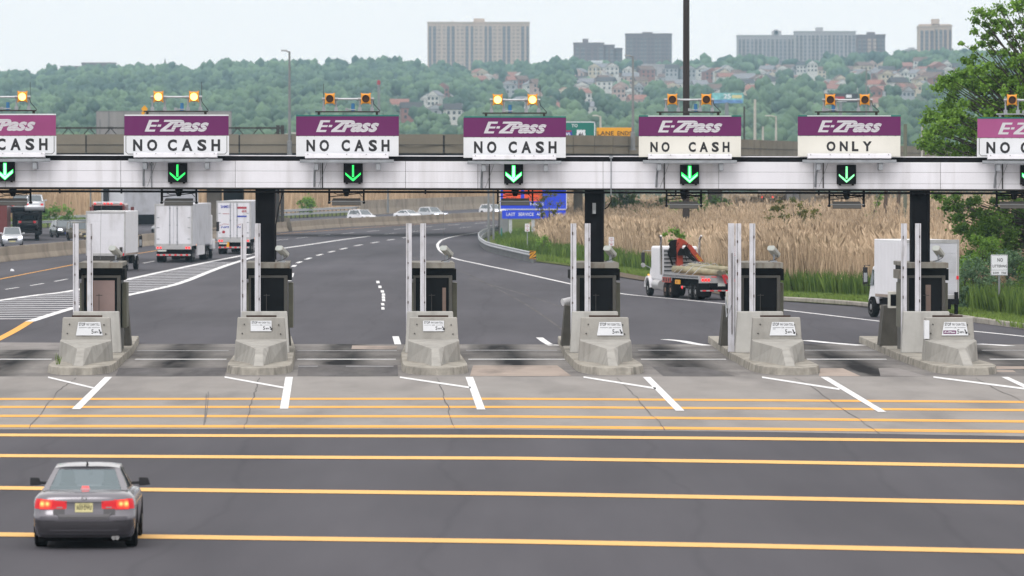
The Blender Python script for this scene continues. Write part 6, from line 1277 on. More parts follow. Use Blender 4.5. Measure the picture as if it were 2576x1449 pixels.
for k in range(n): x0, x1 = lerp(ta, tb, k / n), lerp(ta, tb, (k + 1) / n); p = (x0, Y - .55, zb if k % 2 else zt); q = (x1, Y - .55, zt if k % 2 else zb); m.tube([p, q], .055, 6); m.box(x1 - .3, x1 + .3, Y - .6, Y - .5, (zt if k % 2 else zb) - .12, (zt if k % 2 else zb) + .12)
m.build('truss', 'dark_steel', o, at=(ta, Y, 10))
m = MB()
for px in (700, 711): m.box(Xat(px, Y) - .18, Xat(px, Y) + .18, Y - .7, Y - .4, 0, Zat(315, Y))
m.build('tower_leg', 'dark_steel', o, at=(ta, Y, 10))
Y = 598; m = MB(); c_, z_ = Xat(364, Y), Zat(274, Y); dm = thing('diamond_sign', 'small yellow diamond warning sign peeping above the second lane sign', 'road sign', (c_, Y, z_))
m.prism([(-.36, 0, 0), (0, 0, -.45), (.36, 0, 0), (0, 0, .38)], (0, .06, 0)); m.build('plate', 'sign_yellow', dm); m = MB(); m.box(-.32, -.02, .0, .05, -.9, -.3); m.box(.18, .42, .0, .05, -.9, -.3); m.build('arrow_plates', 'sign_yellow', dm); MB().box(-.05, .05, .06, .12, -4, 0).build('post', 'lamp_grey', dm)
def small_sign(label, px, y0, y1, ybase, w):
    g = G(px, ybase); Y = g.y; o = thing('parking_sign', label, 'road sign', tuple(g), 0, 'small red lettered signs'); h = Zat(y0, Y); l = Zat(y1, Y)
    p = MB().box(-w / 2, w / 2, -.02, .0, l, h).build('plate', 'sign_white', o); q = MB(); H_ = h - l
    for s, f, a in (('NO', .28, .84), ('STOPPING', .40, .64), ('OR', .16, .47), ('STANDING', .40, .27)): text(q, s, -w * f, w * f, l + H_ * (a - .05), l + H_ * (a + .06), -.025, .02)
    q.add([(-w * .3, -.025, l + H_ * .12), (-w * .15, -.025, l + H_ * .07), (w * .15, -.025, l + H_ * .07), (w * .3, -.025, l + H_ * .12), (w * .15, -.025, l + H_ * .17), (-w * .15, -.025, l + H_ * .17)], [(0, 1, 2, 3, 4, 5)])
    q.build('lettering', 'red_ink', p, fix=False); MB().box(-.03, .03, .0, .05, 0, h - .05).build('post', 'galv', o)
small_sign('small white sign with red lettering in the grass below the blue road sign', 1326.5, 562.8, 582.5, 641, .36)
small_sign('small white sign with red lettering right of the middle gantry column', 1538, 596.5, 618.5, 688, .33)
small_sign('small white sign with red lettering behind the flatbed truck tail', 1848.5, 620, 645, 738, .30)
g = G(2513.5, 797, .05); Y = g.y; o = thing('littering_sign', 'white NO LITTERING sign on a steel post in the grass at right', 'road sign', tuple(g)); p = MB().box(-.37, .37, -.02, 0, Zat(693, Y) - .05, Zat(641, Y) - .05).build('plate', 'sign_white', o, bevel=.03)
q = MB(); zz = lambda y: Zat(y, Y) - .05; xx = lambda px: Xat(px, Y) - g.x
for s, a, c, y0, y1 in (('NO', 2509, 2523, 649.5, 658.3), ('LITTERING', 2497, 2533.4, 666, 672.8), ('$200', 2498, 2513, 683.8, 689), ('FINE', 2519.5, 2531.5, 683.8, 689)): text(q, s, xx(a), xx(c), zz(y1), zz(y0), -.025, .02, 0, 1.1)
q.box(-.33, .33, -.026, -.025, zz(679.6), zz(679)); 
for a0, a1, b0, b1 in ((-.345, .345, zz(692), zz(691.4)), (-.345, .345, zz(642.6), zz(642)), (-.352, -.342, zz(692), zz(642)), (.342, .352, zz(692), zz(642))): q.box(a0, a1, -.026, -.025, b0, b1)
q.build('sign_print', 'ink', p); MB().box(-.045, .045, 0, .06, 0, zz(650)).build('post', 'lamp_grey', o)
M['bill_blue'] = mat('billboard_blue', (.10, .22, .45), .5, var=.5, scale=.5); M['bill_teal'] = mat('billboard_teal', (.16, .40, .42), .5, var=.5, scale=.8); M['bill_led'] = mat('billboard_dark_led', (.035, .04, .05), .5, var=.5, scale=.6)
Y = 1500; o, b = board('billboard', 'pale blue billboard with a white number left of the ONLY sign', 1791, 1869.6, 234, 260, Y, 'bill_teal', 'billboard', 'roadside billboards', depth=.5)
MB().box(Xat(1793, Y), Xat(1868, Y), Y - .06, Y - .01, Zat(259.5, Y), Zat(251, Y)).build('blue_band', 'bill_blue', o, at=b); write(o, b, Y, [('25', 1820, 1838, 236, 248)], 'sign_white', 'number', .03); MB().box(Xat(1841, Y), Xat(1866, Y), Y - .06, Y - .01, Zat(247, Y), Zat(239, Y)).build('yellow_line', 'plate_yellow', o, at=b)
MB().tube([(Xat(1828, Y), Y + .3, 0), (Xat(1828, Y), Y + .3, Zat(258, Y))], .55, 10).build('post', 'lamp_grey', o, at=b)
Y = 1550; o, b = board('billboard', 'dark screen billboard behind the beacons of the ONLY sign', 2073, 2158, 235, 258, Y, 'bill_led', 'billboard', 'roadside billboards', depth=.5)
m = MB(); m.box(Xat(2098, Y), Xat(2124, Y), Y - .06, Y - .01, Zat(252, Y), Zat(243, Y)); m.build('bright_patch', 'red_ink', o, at=b); m = MB(); m.box(Xat(2128, Y), Xat(2142, Y), Y - .06, Y - .01, Zat(246, Y), Zat(238, Y)); m.box(Xat(2104, Y), Xat(2130, Y), Y - .06, Y - .01, Zat(256, Y), Zat(254.5, Y)); m.build('white_patch', 'sign_white', o, at=b)
MB().tube([(Xat(2114, Y), Y + .3, 0), (Xat(2114, Y), Y + .3, Zat(257, Y))], .5, 10).build('post', 'lamp_grey', o, at=b)

# ================================================================== hills and skyline
RP = [-400, 0, 60, 100, 160, 200, 290, 340, 380, 480, 560, 620, 690, 760, 870, 960, 1040, 1090, 1250, 1330, 1360, 1420, 1500, 1600, 1700, 1770, 1850, 1900, 1950, 2050, 2120, 2240, 2300, 2360, 2430, 2480, 2576, 2900]
RY = [205, 188, 186, 180, 170, 166, 168, 164, 164, 172, 160, 160, 150, 162, 158, 154, 158, 164, 170, 168, 160, 152, 158, 166, 166, 158, 152, 150, 156, 156, 148, 136, 140, 132, 128, 134, 152, 175]
D0, D1 = 1450.0, 4300.0
def terr(X, Y):
    X = np.asarray(X, float); Y = np.asarray(Y, float); px = X / np.maximum(Y, 1) * FP + CX
    zr = CAM_H + (HZ - (np.interp(px, RP, RY) + 32)) * D1 / FP
    t = np.clip((Y - D0) / (D1 - D0), 0, 1); f = t ** 1.15
    und = 2.2 * np.sin(X * .021 + Y * .006) * np.sin(Y * .011 + 1.3) * np.minimum(1, t * 4)
    return np.where(Y <= D1, zr * f + und, zr - (Y - D1) * .01)
gx = np.linspace(-1300, 1300, 150); gy = np.concatenate([np.linspace(1300, 4400, 70), [4900, 5450]])
XX, YY = np.meshgrid(gx, gy); ZZ = terr(XX, YY) - .5; ZZ[0] = -3
V = np.stack([XX, YY, ZZ], -1).reshape(-1, 3); nx = len(gx); idx = np.arange(len(V)).reshape(len(gy), nx)
F = np.stack([idx[:-1, :-1], idx[:-1, 1:], idx[1:, 1:], idx[1:, :-1]], -1).reshape(-1, 4)
structure(np_mesh('hills', V, F, 'hill_soil', smooth=True))
# --- towers
def tower_mat(name, wall, win, hstep=3.0):
    m, t, b = new_mat(name); N = t.nodes.new; L = t.links.new; c = N('ShaderNodeTexCoord'); sp = N('ShaderNodeSeparateXYZ'); L(c.outputs['Object'], sp.inputs[0])
    def stripe(o, step, lo):
        d = N('ShaderNodeMath'); d.operation = 'DIVIDE'; d.inputs[1].default_value = step; L(o, d.inputs[0]); f = N('ShaderNodeMath'); f.operation = 'FRACT'; L(d.outputs[0], f.inputs[0]); g_ = N('ShaderNodeMath'); g_.operation = 'GREATER_THAN'; g_.inputs[1].default_value = lo; L(f.outputs[0], g_.inputs[0]); return g_.outputs[0]
    a = stripe(sp.outputs['Z'], hstep, .45); n = N('ShaderNodeTexNoise'); n.inputs['Scale'].default_value = .35; L(c.outputs['Object'], n.inputs['Vector'])
    mu = N('ShaderNodeMath'); mu.operation = 'MULTIPLY'; L(a, mu.inputs[0]); L(n.outputs['Fac'], mu.inputs[1])
    mx = N('ShaderNodeMix'); mx.data_type = 'RGBA'; mx.inputs[6].default_value = (*wall, 1); mx.inputs[7].default_value = (*win, 1); L(mu.outputs[0], mx.inputs[0]); L(mx.outputs[2], b.inputs['Base Color']); b.inputs['Roughness'].default_value = .8
    return m
M['tw_beige'] = mat('beige_tower_brick', (.44, .335, .27), .9, var=.08, scale=.05); M['tw_win'] = tower_mat('beige_tower_windows', (.40, .31, .26), (.07, .06, .07))
M['tw_dark'] = mat('dark_tower_brick', (.145, .10, .105), .9, var=.08, scale=.05); M['tw_dwin'] = tower_mat('dark_tower_windows', (.13, .095, .105), (.035, .033, .045))
M['tw_grey'] = mat('grey_tower_concrete', (.33, .31, .32), .9, var=.08, scale=.05); M['tw_gwin'] = tower_mat('grey_tower_windows', (.20, .19, .215), (.05, .05, .07))
TY = 4500.0
M['tw_deep'] = tower_mat('dark_window_bays', (.16, .14, .15), (.03, .032, .05))  # darker window bays, set in alternate pairs across each facade
def tower(label, blocks, wall, win, penthouses=(), base=175, nb=9, Yt=TY, group='apartment towers on the ridge', mix=.5):
    x0 = min(b[0] for b in blocks); x1 = max(b[1] for b in blocks); c = (Xat((x0 + x1) / 2, Yt), Yt, Zat(base, Yt)); o = thing('apartment_tower', label, 'building', c, 0, group)
    for bi, (a, b, yt) in enumerate(blocks):
        A, B, zt = Xat(a, Yt) - c[0], Xat(b, Yt) - c[0], Zat(yt, Yt) - c[2]; dy = bi * 4
        MB().box(A, B, dy, dy + 22, -12, zt).build('tower_slab', wall, o)
        n = max(2, int(round((b - a) / 257 * 22 * (nb / 9)))); w = (B - A) / n
        for k in range(n):
            s0 = A + k * w + w * (.18 if k % 3 else .3); s1 = A + (k + 1) * w - w * .14
            MB().box(s0, s1, dy - (.5 if k % 4 == 1 else .25), dy + .05, -10, zt - 2.5).build('window_bay', win if (k // 2) % 2 else 'tw_deep', o)
        MB().box(A - .4, B + .4, dy - .6, dy + 22, zt, zt + 1.0).build('roof_edge', wall, o)
    for a, b, yt, yb in penthouses: MB().box(Xat(a, Yt) - c[0], Xat(b, Yt) - c[0], 6, 16, Zat(yb, Yt) - c[2] - 2, Zat(yt, Yt) - c[2]).build('penthouse', wall, o)
    return o
tower('wide beige apartment slab with striped facade, biggest on the ridge left of the mast', [(1075.5, 1332, 58)], 'tw_beige', 'tw_win', [(1191, 1219, 46, 58), (1137, 1139, 50, 58)], 178)
tower('stepped dark brick block between the wide beige slab and the plain dark one', [(1443, 1519, 110), (1519, 1546, 115), (1546, 1566, 123)], 'tw_dark', 'tw_dwin', [(1466, 1480, 97, 110)], 172, nb=7)
tower('plain dark box of a block just left of the tall mast', [(1574, 1690, 87)], 'tw_dark', 'tw_dwin', [(1616, 1642, 80, 87), (1660, 1676, 83, 87)], 172, nb=12)
tower('long pale grey slab at the left end of the right hand tower group', [(1855, 2000, 91)], 'tw_grey', 'tw_gwin', [(1943, 1966, 77, 91), (1948, 1958, 74, 91)], 172, nb=10)
tower('taller pale grey slab in the middle of the right hand tower group', [(1999.5, 2152, 81)], 'tw_grey', 'tw_gwin', [(2053, 2071, 68, 81)], 165, nb=10, Yt=4460)
tower('narrow brownish block at the right end of the tower group', [(2155, 2205, 90), (2205, 2227, 89)], 'tw_dark', 'tw_win', [(2182, 2202, 80, 90)], 150, nb=8)
tower('lone tall tower with dark crown left of the big tree', [(2311, 2350, 68), (2350, 2395, 66)], 'tw_beige', 'tw_dwin', [(2345, 2364, 47, 66), (2313, 2393, 60, 68)], 150, nb=9, Yt=4300)
tower('low white block left of the lone tall tower', [(2259, 2282, 137), (2282, 2310, 126)], 'tw_grey', 'tw_win', [(2288, 2302, 119, 126)], 160, nb=6, Yt=4420)
tower('long low dark red building on the left end of the wooded ridge', [(153, 205, 169), (205, 287, 160)], 'tw_dark', 'tw_dwin', [(205, 245, 157, 160)], 190, nb=5, group=None)
tower('low white shed roof beside the stepped dark block', [(1482, 1515, 156)], 'sign_white', 'tw_gwin', [], 175, nb=3, Yt=4050, group=None)
tower('long pale flat building below the plain dark block', [(1616, 1700, 165)], 'tw_grey', 'tw_gwin', [], 180, nb=3, Yt=4000, group=None)
ch = thing('church_spire', 'dark pointed church spire on the left ridge above the second lane sign', 'church', (Xat(415.5, 4400), 4400, Zat(185, 4400))); h = Zat(147, 4400) - Zat(185, 4400)
MB().tube([(0, 0, 0), (0, 0, h * .45), (0, 0, h * .46), (0, 0, h)], [2.0, 1.8, 1.7, .1], 6).build('spire', 'tw_dark', ch)
# --- hillside houses
HW = {'white': (.50, .49, .47), 'cream': (.45, .39, .30), 'brick red': (.24, .105, .085), 'grey': (.30, .31, .33), 'pinkish': (.40, .29, .26)}
HR = {'brown': (.13, .085, .07), 'grey': (.19, .19, .21), 'reddish': (.24, .11, .085), 'dark': (.05, .048, .052)}
for k, c in HW.items(): M['hw_' + k] = mat(k.replace(' ', '_') + '_house_wall', c, .9, var=.08, scale=.5)
for k, c in HR.items(): M['hr_' + k] = mat(k + '_house_roof', c, .9, var=.12, scale=.5)
M['hwin'] = mat('house_window', (.03, .035, .045), .2, var=.2)
c2 = lambda x, y: (858 + x * .3338, y * .3338); c3 = lambda x, y: (1716 + x * .3338, y * .3338)
HP = [c2(*p) for p in [(760, 712), (835, 705), (700, 785), (1050, 562), (950, 562), (1100, 566), (1270, 556), (1350, 552), (1300, 652), (1380, 648), (1500, 682), (1450, 655), (1790, 655), (1850, 678), (2110, 700), (2170, 716), (2240, 775), (540, 890), (850, 900), (1060, 648), (640, 770), (1390, 832), (1450, 822), (1590, 792), (1665, 842), (1960, 548), (1840, 760), (2040, 505), (2480, 520), (430, 862), (720, 852), (1690, 715), (1160, 574), (1255, 692), (1900, 835), (905, 895)]] + \
     [c3(*p) for p in [(165, 560), (215, 582), (285, 582), (350, 562), (430, 570), (495, 612), (450, 640), (590, 560), (690, 585), (735, 520), (785, 525), (990, 570), (1035, 560), (1085, 650), (1150, 662), (1215, 655), (1110, 690), (990, 485), (1390, 480), (1500, 602), (1555, 612), (1625, 600), (1680, 590), (1740, 602), (1800, 622), (1870, 632), (1645, 682), (1705, 692), (1785, 475), (1790, 520), (2000, 545), (2100, 522), (1960, 565), (1335, 600), (1310, 682), (485, 722), (535, 735), (970, 850), (1500, 850)]]
def where(px):
    for lim, t in ((1000, 'behind the third lane sign'), (1150, 'left of the centre lane sign beacons'), (1330, 'below the wide beige slab'), (1500, 'right of the centre beacons'), (1620, 'behind the overpass lamp by the yellow sign'), (1720, 'left of the tall mast'), (1830, 'right of the tall mast'), (1960, 'below the left grey slab'), (2080, 'below the taller grey slab'), (2190, 'above the dark screen billboard'), (2320, 'below the low white block')):
        if px < lim: return t
    return 'below the lone tall tower'
houses = []; rh = random.Random(5)
rx_ = random.Random(77); n_named = len(HP); HP = HP + [(rx_.uniform(1440, 2440), rx_.triangular(166, 250, 190)) for _ in range(85)]
ptype = {}
for hx, hy in HP:
    hx += rh.uniform(-4, 4); Yh = None
    for Y in np.arange(1500, 4290, 15.0):
        z = float(terr(Xat(hx, Y), Y)); py = HZ - (z - CAM_H) / Y * FP
        if py <= hy + 12: Yh = Y; break
    if Yh is None: Yh = 3900.0
    X = Xat(hx, Yh); z = float(terr(X, Yh)); w = rh.choice(list(HW)); r = rh.choice(list(HR)); st = rh.choice((1, 2))
    if rh.random() < .35: w = 'white'
    hwid, dep, hh = rh.uniform(6.5, 11), rh.uniform(8, 12), (3.6, 6.2)[st - 1]
    gable = rh.random() < .5; dz = max(0, Zat(hy + 6, Yh) - z)
    for _ in range(200):
        lab = f'{"tall" if st == 2 else "low"} {w} house with {r} {"gabled" if gable else "side pitched"} roof, {where(hx)}'
        if lab not in ptype: break
        w = rh.choice(list(HW)); r = rh.choice(list(HR)); gable = rh.random() < .5
    ptype[lab] = 1
    o = thing('hillside_house', lab, 'house', (X, Yh, z), R(rh.uniform(-25, 25)), 'houses on the far hillside')
    b, d = hwid / 2, dep; hh += dz * .6
    MB().box(-b, b, 0, d, -2, hh).build('wall', 'hw_' + w, o); m = MB(); e = .5; rr = 2.8
    if gable: m.prism([(-b - e, -e, hh), (b + e, -e, hh), (0, -e, hh + rr)], (0, d + 2 * e, 0))
    else: m.prism([(-b - e, -e, hh), (-b - e, d + e, hh), (-b - e, d / 2, hh + rr)], (2 * b + 2 * e, 0, 0))
    m.build('roof', 'hr_' + r, o)
    if gable: MB().prism([(-b + .2, -e - .05, hh + .1), (b - .2, -e - .05, hh + .1), (0, -e - .05, hh + rr - .35)], (0, .04, 0)).build('gable_front', 'hw_' + w, o)
    for k in range(3):
        for s_ in range(st): x = -b + (k + .5) * hwid / 3; MB().box(x - .6, x + .6, -.06, .02, 1.2 + 2.7 * s_ + dz * .6, 2.7 + 2.7 * s_ + dz * .6).build('window', 'hwin', o)
    houses.append((X, Yh, hx))
# --- woodland on the hills: lumpy crowns of many clumps, one continuous wood
def crown_proto(seed, nclump=8, sub=1):
    g = np.random.default_rng(seed); bm = bmesh.new(); bmesh.ops.create_icosphere(bm, subdivisions=sub, radius=1); iv = np.array([v.co for v in bm.verts]); itf = np.array([[v.index for v in f.verts] for f in bm.faces]); bm.free()
    Vs, Fs = [], []; o = 0
    for k in range(nclump):
        a = g.random() * 6.28; el = g.random() * 1.2 - .15; rad = .55 if k else 0
        c = np.array([math.cos(a) * math.cos(el) * rad, math.sin(a) * math.cos(el) * rad, math.sin(el) * rad * .9 + .1]); r = (.62 if k == 0 else g.uniform(.28, .5))
        v = iv * r * (1 + g.normal(size=(len(iv), 1)) * .07) + c; Vs.append(v); Fs.append(itf + o); o += len(iv)
    return np.concatenate(Vs), np.concatenate(Fs)
protos = [crown_proto(40 + k) for k in range(6)]
g = np.random.default_rng(11); NT = 6400
u = g.random(NT); Yt = D0 - 60 + (D1 + 40 - D0 + 60) * u ** .8; pxs = g.uniform(-90, 2670, NT); Xt = (pxs - CX) / FP * Yt
keep = np.ones(NT, bool)
for hx_, hy_, hp in houses:
    near_ = (np.abs(pxs - hp) < 16) & (Yt > hy_ - 480) & (Yt < hy_ + 25); keep &= ~near_
dens = np.where(pxs > 1450, .62, 1.0) * np.where((pxs > 1000) & (pxs <= 1450), .85, 1.0); keep &= g.random(NT) < dens
Xt, Yt, pxs = Xt[keep], Yt[keep], pxs[keep]; Zt = terr(Xt, Yt); Vs, Fs, Ts = [], [], []; o_ = 0
tone = .5 + .28 * np.sin(Xt * .013 + 1.2) * np.sin(Yt * .006) 
for i in range(len(Xt)):
    v, f = protos[g.integers(6)]; far = (Yt[i] - D0) / (D1 - D0); r = (g.uniform(3.2, 6.2) + 2.2 * max(0, far)) * (.86 if pxs[i] < 1150 else 1.0); hgt = r * g.uniform(.85, 1.25); a = g.random() * 6.28; ca, sa = math.cos(a), math.sin(a)
    vv = np.stack([(v[:, 0] * ca - v[:, 1] * sa) * r, (v[:, 0] * sa + v[:, 1] * ca) * r, v[:, 2] * hgt + hgt * .8], 1) + np.array([Xt[i], Yt[i], Zt[i]])
    Vs.append(vv); Fs.append(f + o_); o_ += len(v); Ts.append(np.clip(tone[i] + .3 * max(0, .55 - far) - .08 + g.normal() * .22 + g.normal(size=len(v)) * .14, 0, 1))
wd = np_mesh('hill_woodland', np.concatenate(Vs), np.concatenate(Fs), 'hill_leaf', tint=np.concatenate(Ts), smooth=True); tag(wd, kind='stuff')

# ================================================================== vegetation
def tree(name, label, cat, base, clusters, leafm, per=100, size=.1, group=None, trunk=None, seed=1, tr=.2, branch=True, squash=.75):
    """clusters: world centres with radius; leaf quads round each, limbs from the trunk to each clump"""
    base = Vector(base); o = thing(name, label, cat, tuple(base), 0, group); C = np.array([c[:3] for c in clusters]) - np.array(base); Rr = [c[3] for c in clusters]
    V, F, t = leaves(C, Rr, per, size, squash=squash, seed=seed); np_mesh('crown', V, F, leafm, o, t)
    m = MB(); zt = max(c[2] for c in C); rnd = random.Random(seed)
    top = trunk or [(0, 0, 0), (0, 0, zt * .6), (0, 0, zt * .85)]
    m.tube(top, [lerp(tr, tr * .25, k / (len(top) - 1)) for k in range(len(top))], 10)
    if branch:
        for c in C:
            h = max(.15, min(top[-1][2] * .95, c[2] * .62)); 
            k = h / top[-1][2]; sx0 = lerp(top[0][0], top[-1][0], k); sy0 = lerp(top[0][1], top[-1][1], k); p0 = Vector((sx0, sy0, h)); p3 = Vector(c); mid = p0.lerp(p3, .5) + Vector((rnd.uniform(-.2, .2), rnd.uniform(-.2, .2), rnd.uniform(-.1, .25))) * (p3 - p0).length * .35
            th = tr * .22; m.tube([p0, mid, p3], [th, th * .55, th * .2], 5, caps=False)
    m.build('trunk', 'bark', o, smooth=50); return o
def clump(pts, Y, dy, f, r0, seed=3, jit=1.0):
    rnd = random.Random(seed); out = []
    for p in pts:
        px, py = f(p[0], p[1]); YY_ = Y + rnd.uniform(-dy, dy); w = W(px, py, YY_); out.append((w.x, w.y, w.z, (p[2] if len(p) > 2 else r0) * rnd.uniform(.8, 1.25)))
    return out
fa = lambda x, y: (2216 + x * .2814, y * .2814); fb2 = lambda x, y: (2269.2 + x * .1957, 425.5 + y * .1957)
A1 = [(870, 100, .34), (930, 130, .34), (1000, 115, .3), (1060, 70, .34), (1105, 110, .34), (1090, 190, .3), (1020, 200, .3), (940, 220, .28), (850, 190, .24), (838, 280, .24), (930, 330, .3), (990, 290, .26), (1060, 255, .3), (1150, 230, .3), (1240, 200, .34), (1240, 80, .4), (1200, 40, .38), (1275, 20, .4), (1130, 310, .28), (900, 390, .24), (1000, 385, .26), (1180, 400, .28), (1250, 330, .32), (1100, 470, .3), (830, 430, .18), (825, 505, .2), (1000, 470, .26), (1200, 480, .32), (745, 545, .2), (800, 570, .2), (718, 388, .1)]
A2 = [(x, y, .42) for x, y in [(560, 720), (530, 760), (620, 705), (700, 685), (745, 660), (820, 645), (900, 620), (960, 600), (1040, 620), (1100, 640), (650, 790), (720, 755), (800, 720), (880, 720), (960, 700), (1050, 720), (1130, 720), (1200, 700), (1265, 640), (850, 800), (940, 800), (1020, 800), (1100, 810), (1180, 800), (1250, 800), (1180, 580), (1270, 540), (1300, 700), (1330, 560)]]
A3 = [(x, y, .40) for x, y in [(620, 880), (560, 950), (650, 960), (740, 920), (820, 920), (900, 900), (980, 940), (1060, 930), (700, 1010), (600, 1010), (450, 1030), (420, 1060), (500, 1060), (560, 1095), (650, 1090), (740, 1060), (830, 1080), (440, 1180), (420, 1220), (500, 1160), (400, 1300), (450, 1330), (520, 1270), (600, 1200), (700, 1180), (800, 1180), (620, 1320), (720, 1320), (820, 1330), (540, 1365), (880, 1250), (950, 1010), (1030, 1040), (1200, 1000), (1280, 930), (1150, 900), (1000, 1200), (1100, 1150), (1200, 1200), (960, 1350), (1100, 1350), (1250, 1350), (1280, 1100), (900, 1150), (660, 1400), (780, 1410)]]
B1 = [(x, y, .36) for x, y in [(440, 345), (560, 420), (580, 500), (680, 500), (760, 480), (700, 380), (900, 420), (960, 380), (1000, 560), (920, 600), (1100, 560), (1100, 640), (1020, 680), (700, 780), (760, 755), (840, 800), (680, 640), (760, 620), (1250, 560), (1350, 620), (1450, 640), (1540, 600), (1300, 740), (1200, 800), (1100, 820), (1400, 780), (1500, 720), (1545, 520), (1500, 560), (1100, 900), (1000, 880), (1200, 420), (1330, 480), (1300, 350), (1480, 420), (1600, 700), (1600, 450)]]
TB = (Xat(2690, 262), 262, 0)
cl = clump(A1, 262, 1.2, fa, .3, 3) + clump(A2, 262, 2.2, fa, .4, 4) + clump(A3, 262, 2.2, fa, .4, 5)
cl += clump([(a[0] + random.uniform(-30, 30), a[1] + random.uniform(-30, 30), .33) for a in A2 + A3], 263, 2.5, fa, .35, 9)
cl += clump([(x + random.uniform(-20, 20), y, .6) for x in range(1330, 1800, 90) for y in range(-60, 1400, 120)], 263, 2.5, fa, .5, 6)
tree('maple_tree', 'big green tree with loose airy crown reaching in from the right edge', 'tree', TB, cl, 'leaf', 150, .085, trunk=[(0, 0, 0), (.1, 0, 4), (-.3, .1, 8), (-.2, 0, 13)], tr=.34, seed=21)
tree('drooping_tree', 'dark leafy tree with drooping lower boughs above the NO LITTERING sign', 'tree', (Xat(2700, 268), 268, 0), clump(B1, 268, 2.0, fb2, .36, 8) + clump([(a[0] + random.uniform(-40, 40), a[1] + random.uniform(-30, 30), .26) for a in B1], 269, 2, fb2, .3, 12), 'leaf_dark', 120, .085, trunk=[(0, 0, 0), (-.1, 0, 3), (.2, 0, 6)], tr=.25, seed=22)
# shrubs by the NO LITTERING sign
def shrub(label, px0, px1, py0, py1, Y, leafm, n, r, per=90, size=.06, seed=1, name='shrub', group=None, zoff=0, dy=.8):
    rnd = random.Random(seed); pts = []
    for k in range(n):
        a = rnd.uniform(-1, 1); b = rnd.uniform(0, 1); w = math.sqrt(max(0, 1 - (2 * b - .75) ** 2 * .55)); px = (px0 + px1) / 2 + a * (px1 - px0) / 2 * w; py = py1 + (py0 - py1) * b; p = W(px, py, Y + rnd.uniform(-dy, dy)); pts.append((p.x, p.y, p.z, r * rnd.uniform(.7, 1.3)))
    b = (Xat((px0 + px1) / 2, Y), Y, zoff); return tree(name, label, 'shrub' if name == 'shrub' else 'tree', b, pts, leafm, per, size, group, seed=seed, tr=.05)
shrub('large blue green shrub left of the NO LITTERING sign', 2408, 2492, 655, 790, 258, 'leaf_blue', 46, .34, 110, .055, 31)
shrub('large blue green shrub behind the NO LITTERING sign', 2470, 2600, 640, 785, 261, 'leaf_blue', 60, .36, 110, .055, 32)
shrub('bright green bush above the blue green shrubs', 2425, 2520, 596, 668, 264, 'leaf', 26, .36, 100, .06, 33)
shrub('dark bush at the right picture edge below the tree', 2535, 2640, 660, 790, 259, 'leaf_dark', 34, .34, 100, .055, 34)
shrub('young sapling with green leaf tufts behind the flatbed truck cab', 1668, 1724, 578, 612, 310, 'leaf', 9, .22, 70, .07, 35, 'sapling')
shrub('olive sapling growing in front of the blue road sign', 1344, 1420, 480, 560, 478, 'leaf_olive', 20, .40, 42, .09, 36, 'sapling')
shrub('bushy green sapling below the blue road sign', 1352, 1384, 640, 596, 430, 'leaf', 10, .3, 50, .07, 37, 'sapling')
shrub('olive green young tree in the reeds before the grey pier', 1932, 2062, 500, 578, 430, 'leaf_olive', 34, .42, 60, .09, 38, 'sapling')
shrub('round green bush behind the double guard rail left of centre', 752, 792, 500, 534, 770, 'leaf', 16, .7, 60, .15, 39)
shrub('low green bushes behind the black oncoming car', 104, 180, 522, 556, 690, 'leaf', 22, .7, 60, .16, 40)
shrub('dark evergreen shrubs below the bridge right of the middle column', 1528, 1625, 492, 560, 605, 'leaf_dark', 34, .8, 70, .14, 41)
shrub('dark scrub between the middle column and the mast', 1630, 1720, 500, 565, 610, 'leaf_dark', 26, .7, 60, .14, 42)
shrub('dark scrub right of the mast under the ramp bridge', 1735, 1850, 495, 540, 630, 'leaf_dark', 20, .6, 50, .14, 43)
shrub('ivy covered slanting stump in the reeds left of the wooden poles', 2172, 2222, 485, 600, 505, 'leaf_bright', 4, .3, 30, .08, 44)
vp = [W(lerp(2174, 2218, k / 10), lerp(596, 488, k / 10), 503) for k in range(11)]
tree('ivy_pole', 'leaning pole wrapped in bright green ivy left of the wooden poles', 'tree', tuple(G(2172, 612)), [(p.x, p.y, p.z, .34) for p in vp], 'leaf_bright', 70, .09, trunk=[(0, 0, 0), (1.5, 0, 4.4)], tr=.12, branch=False, seed=45)
shrub('dark tangle of bare branches and leaves right of the middle column', 1690, 1790, 488, 530, 560, 'leaf_dark', 14, .6, 40, .12, 46)
shrub('dense dark green bush filling the gap below the drooping boughs', 2430, 2560, 548, 668, 266, 'leaf_dark', 60, .40, 100, .07, 47)
shrub('green bush between the right box truck and the blue green shrubs', 2402, 2452, 650, 790, 262, 'leaf', 34, .28, 90, .06, 48)
shrub('tall dark green bush at the far right edge under the tree', 2520, 2660, 540, 690, 268, 'leaf_dark', 60, .42, 100, .07, 49)
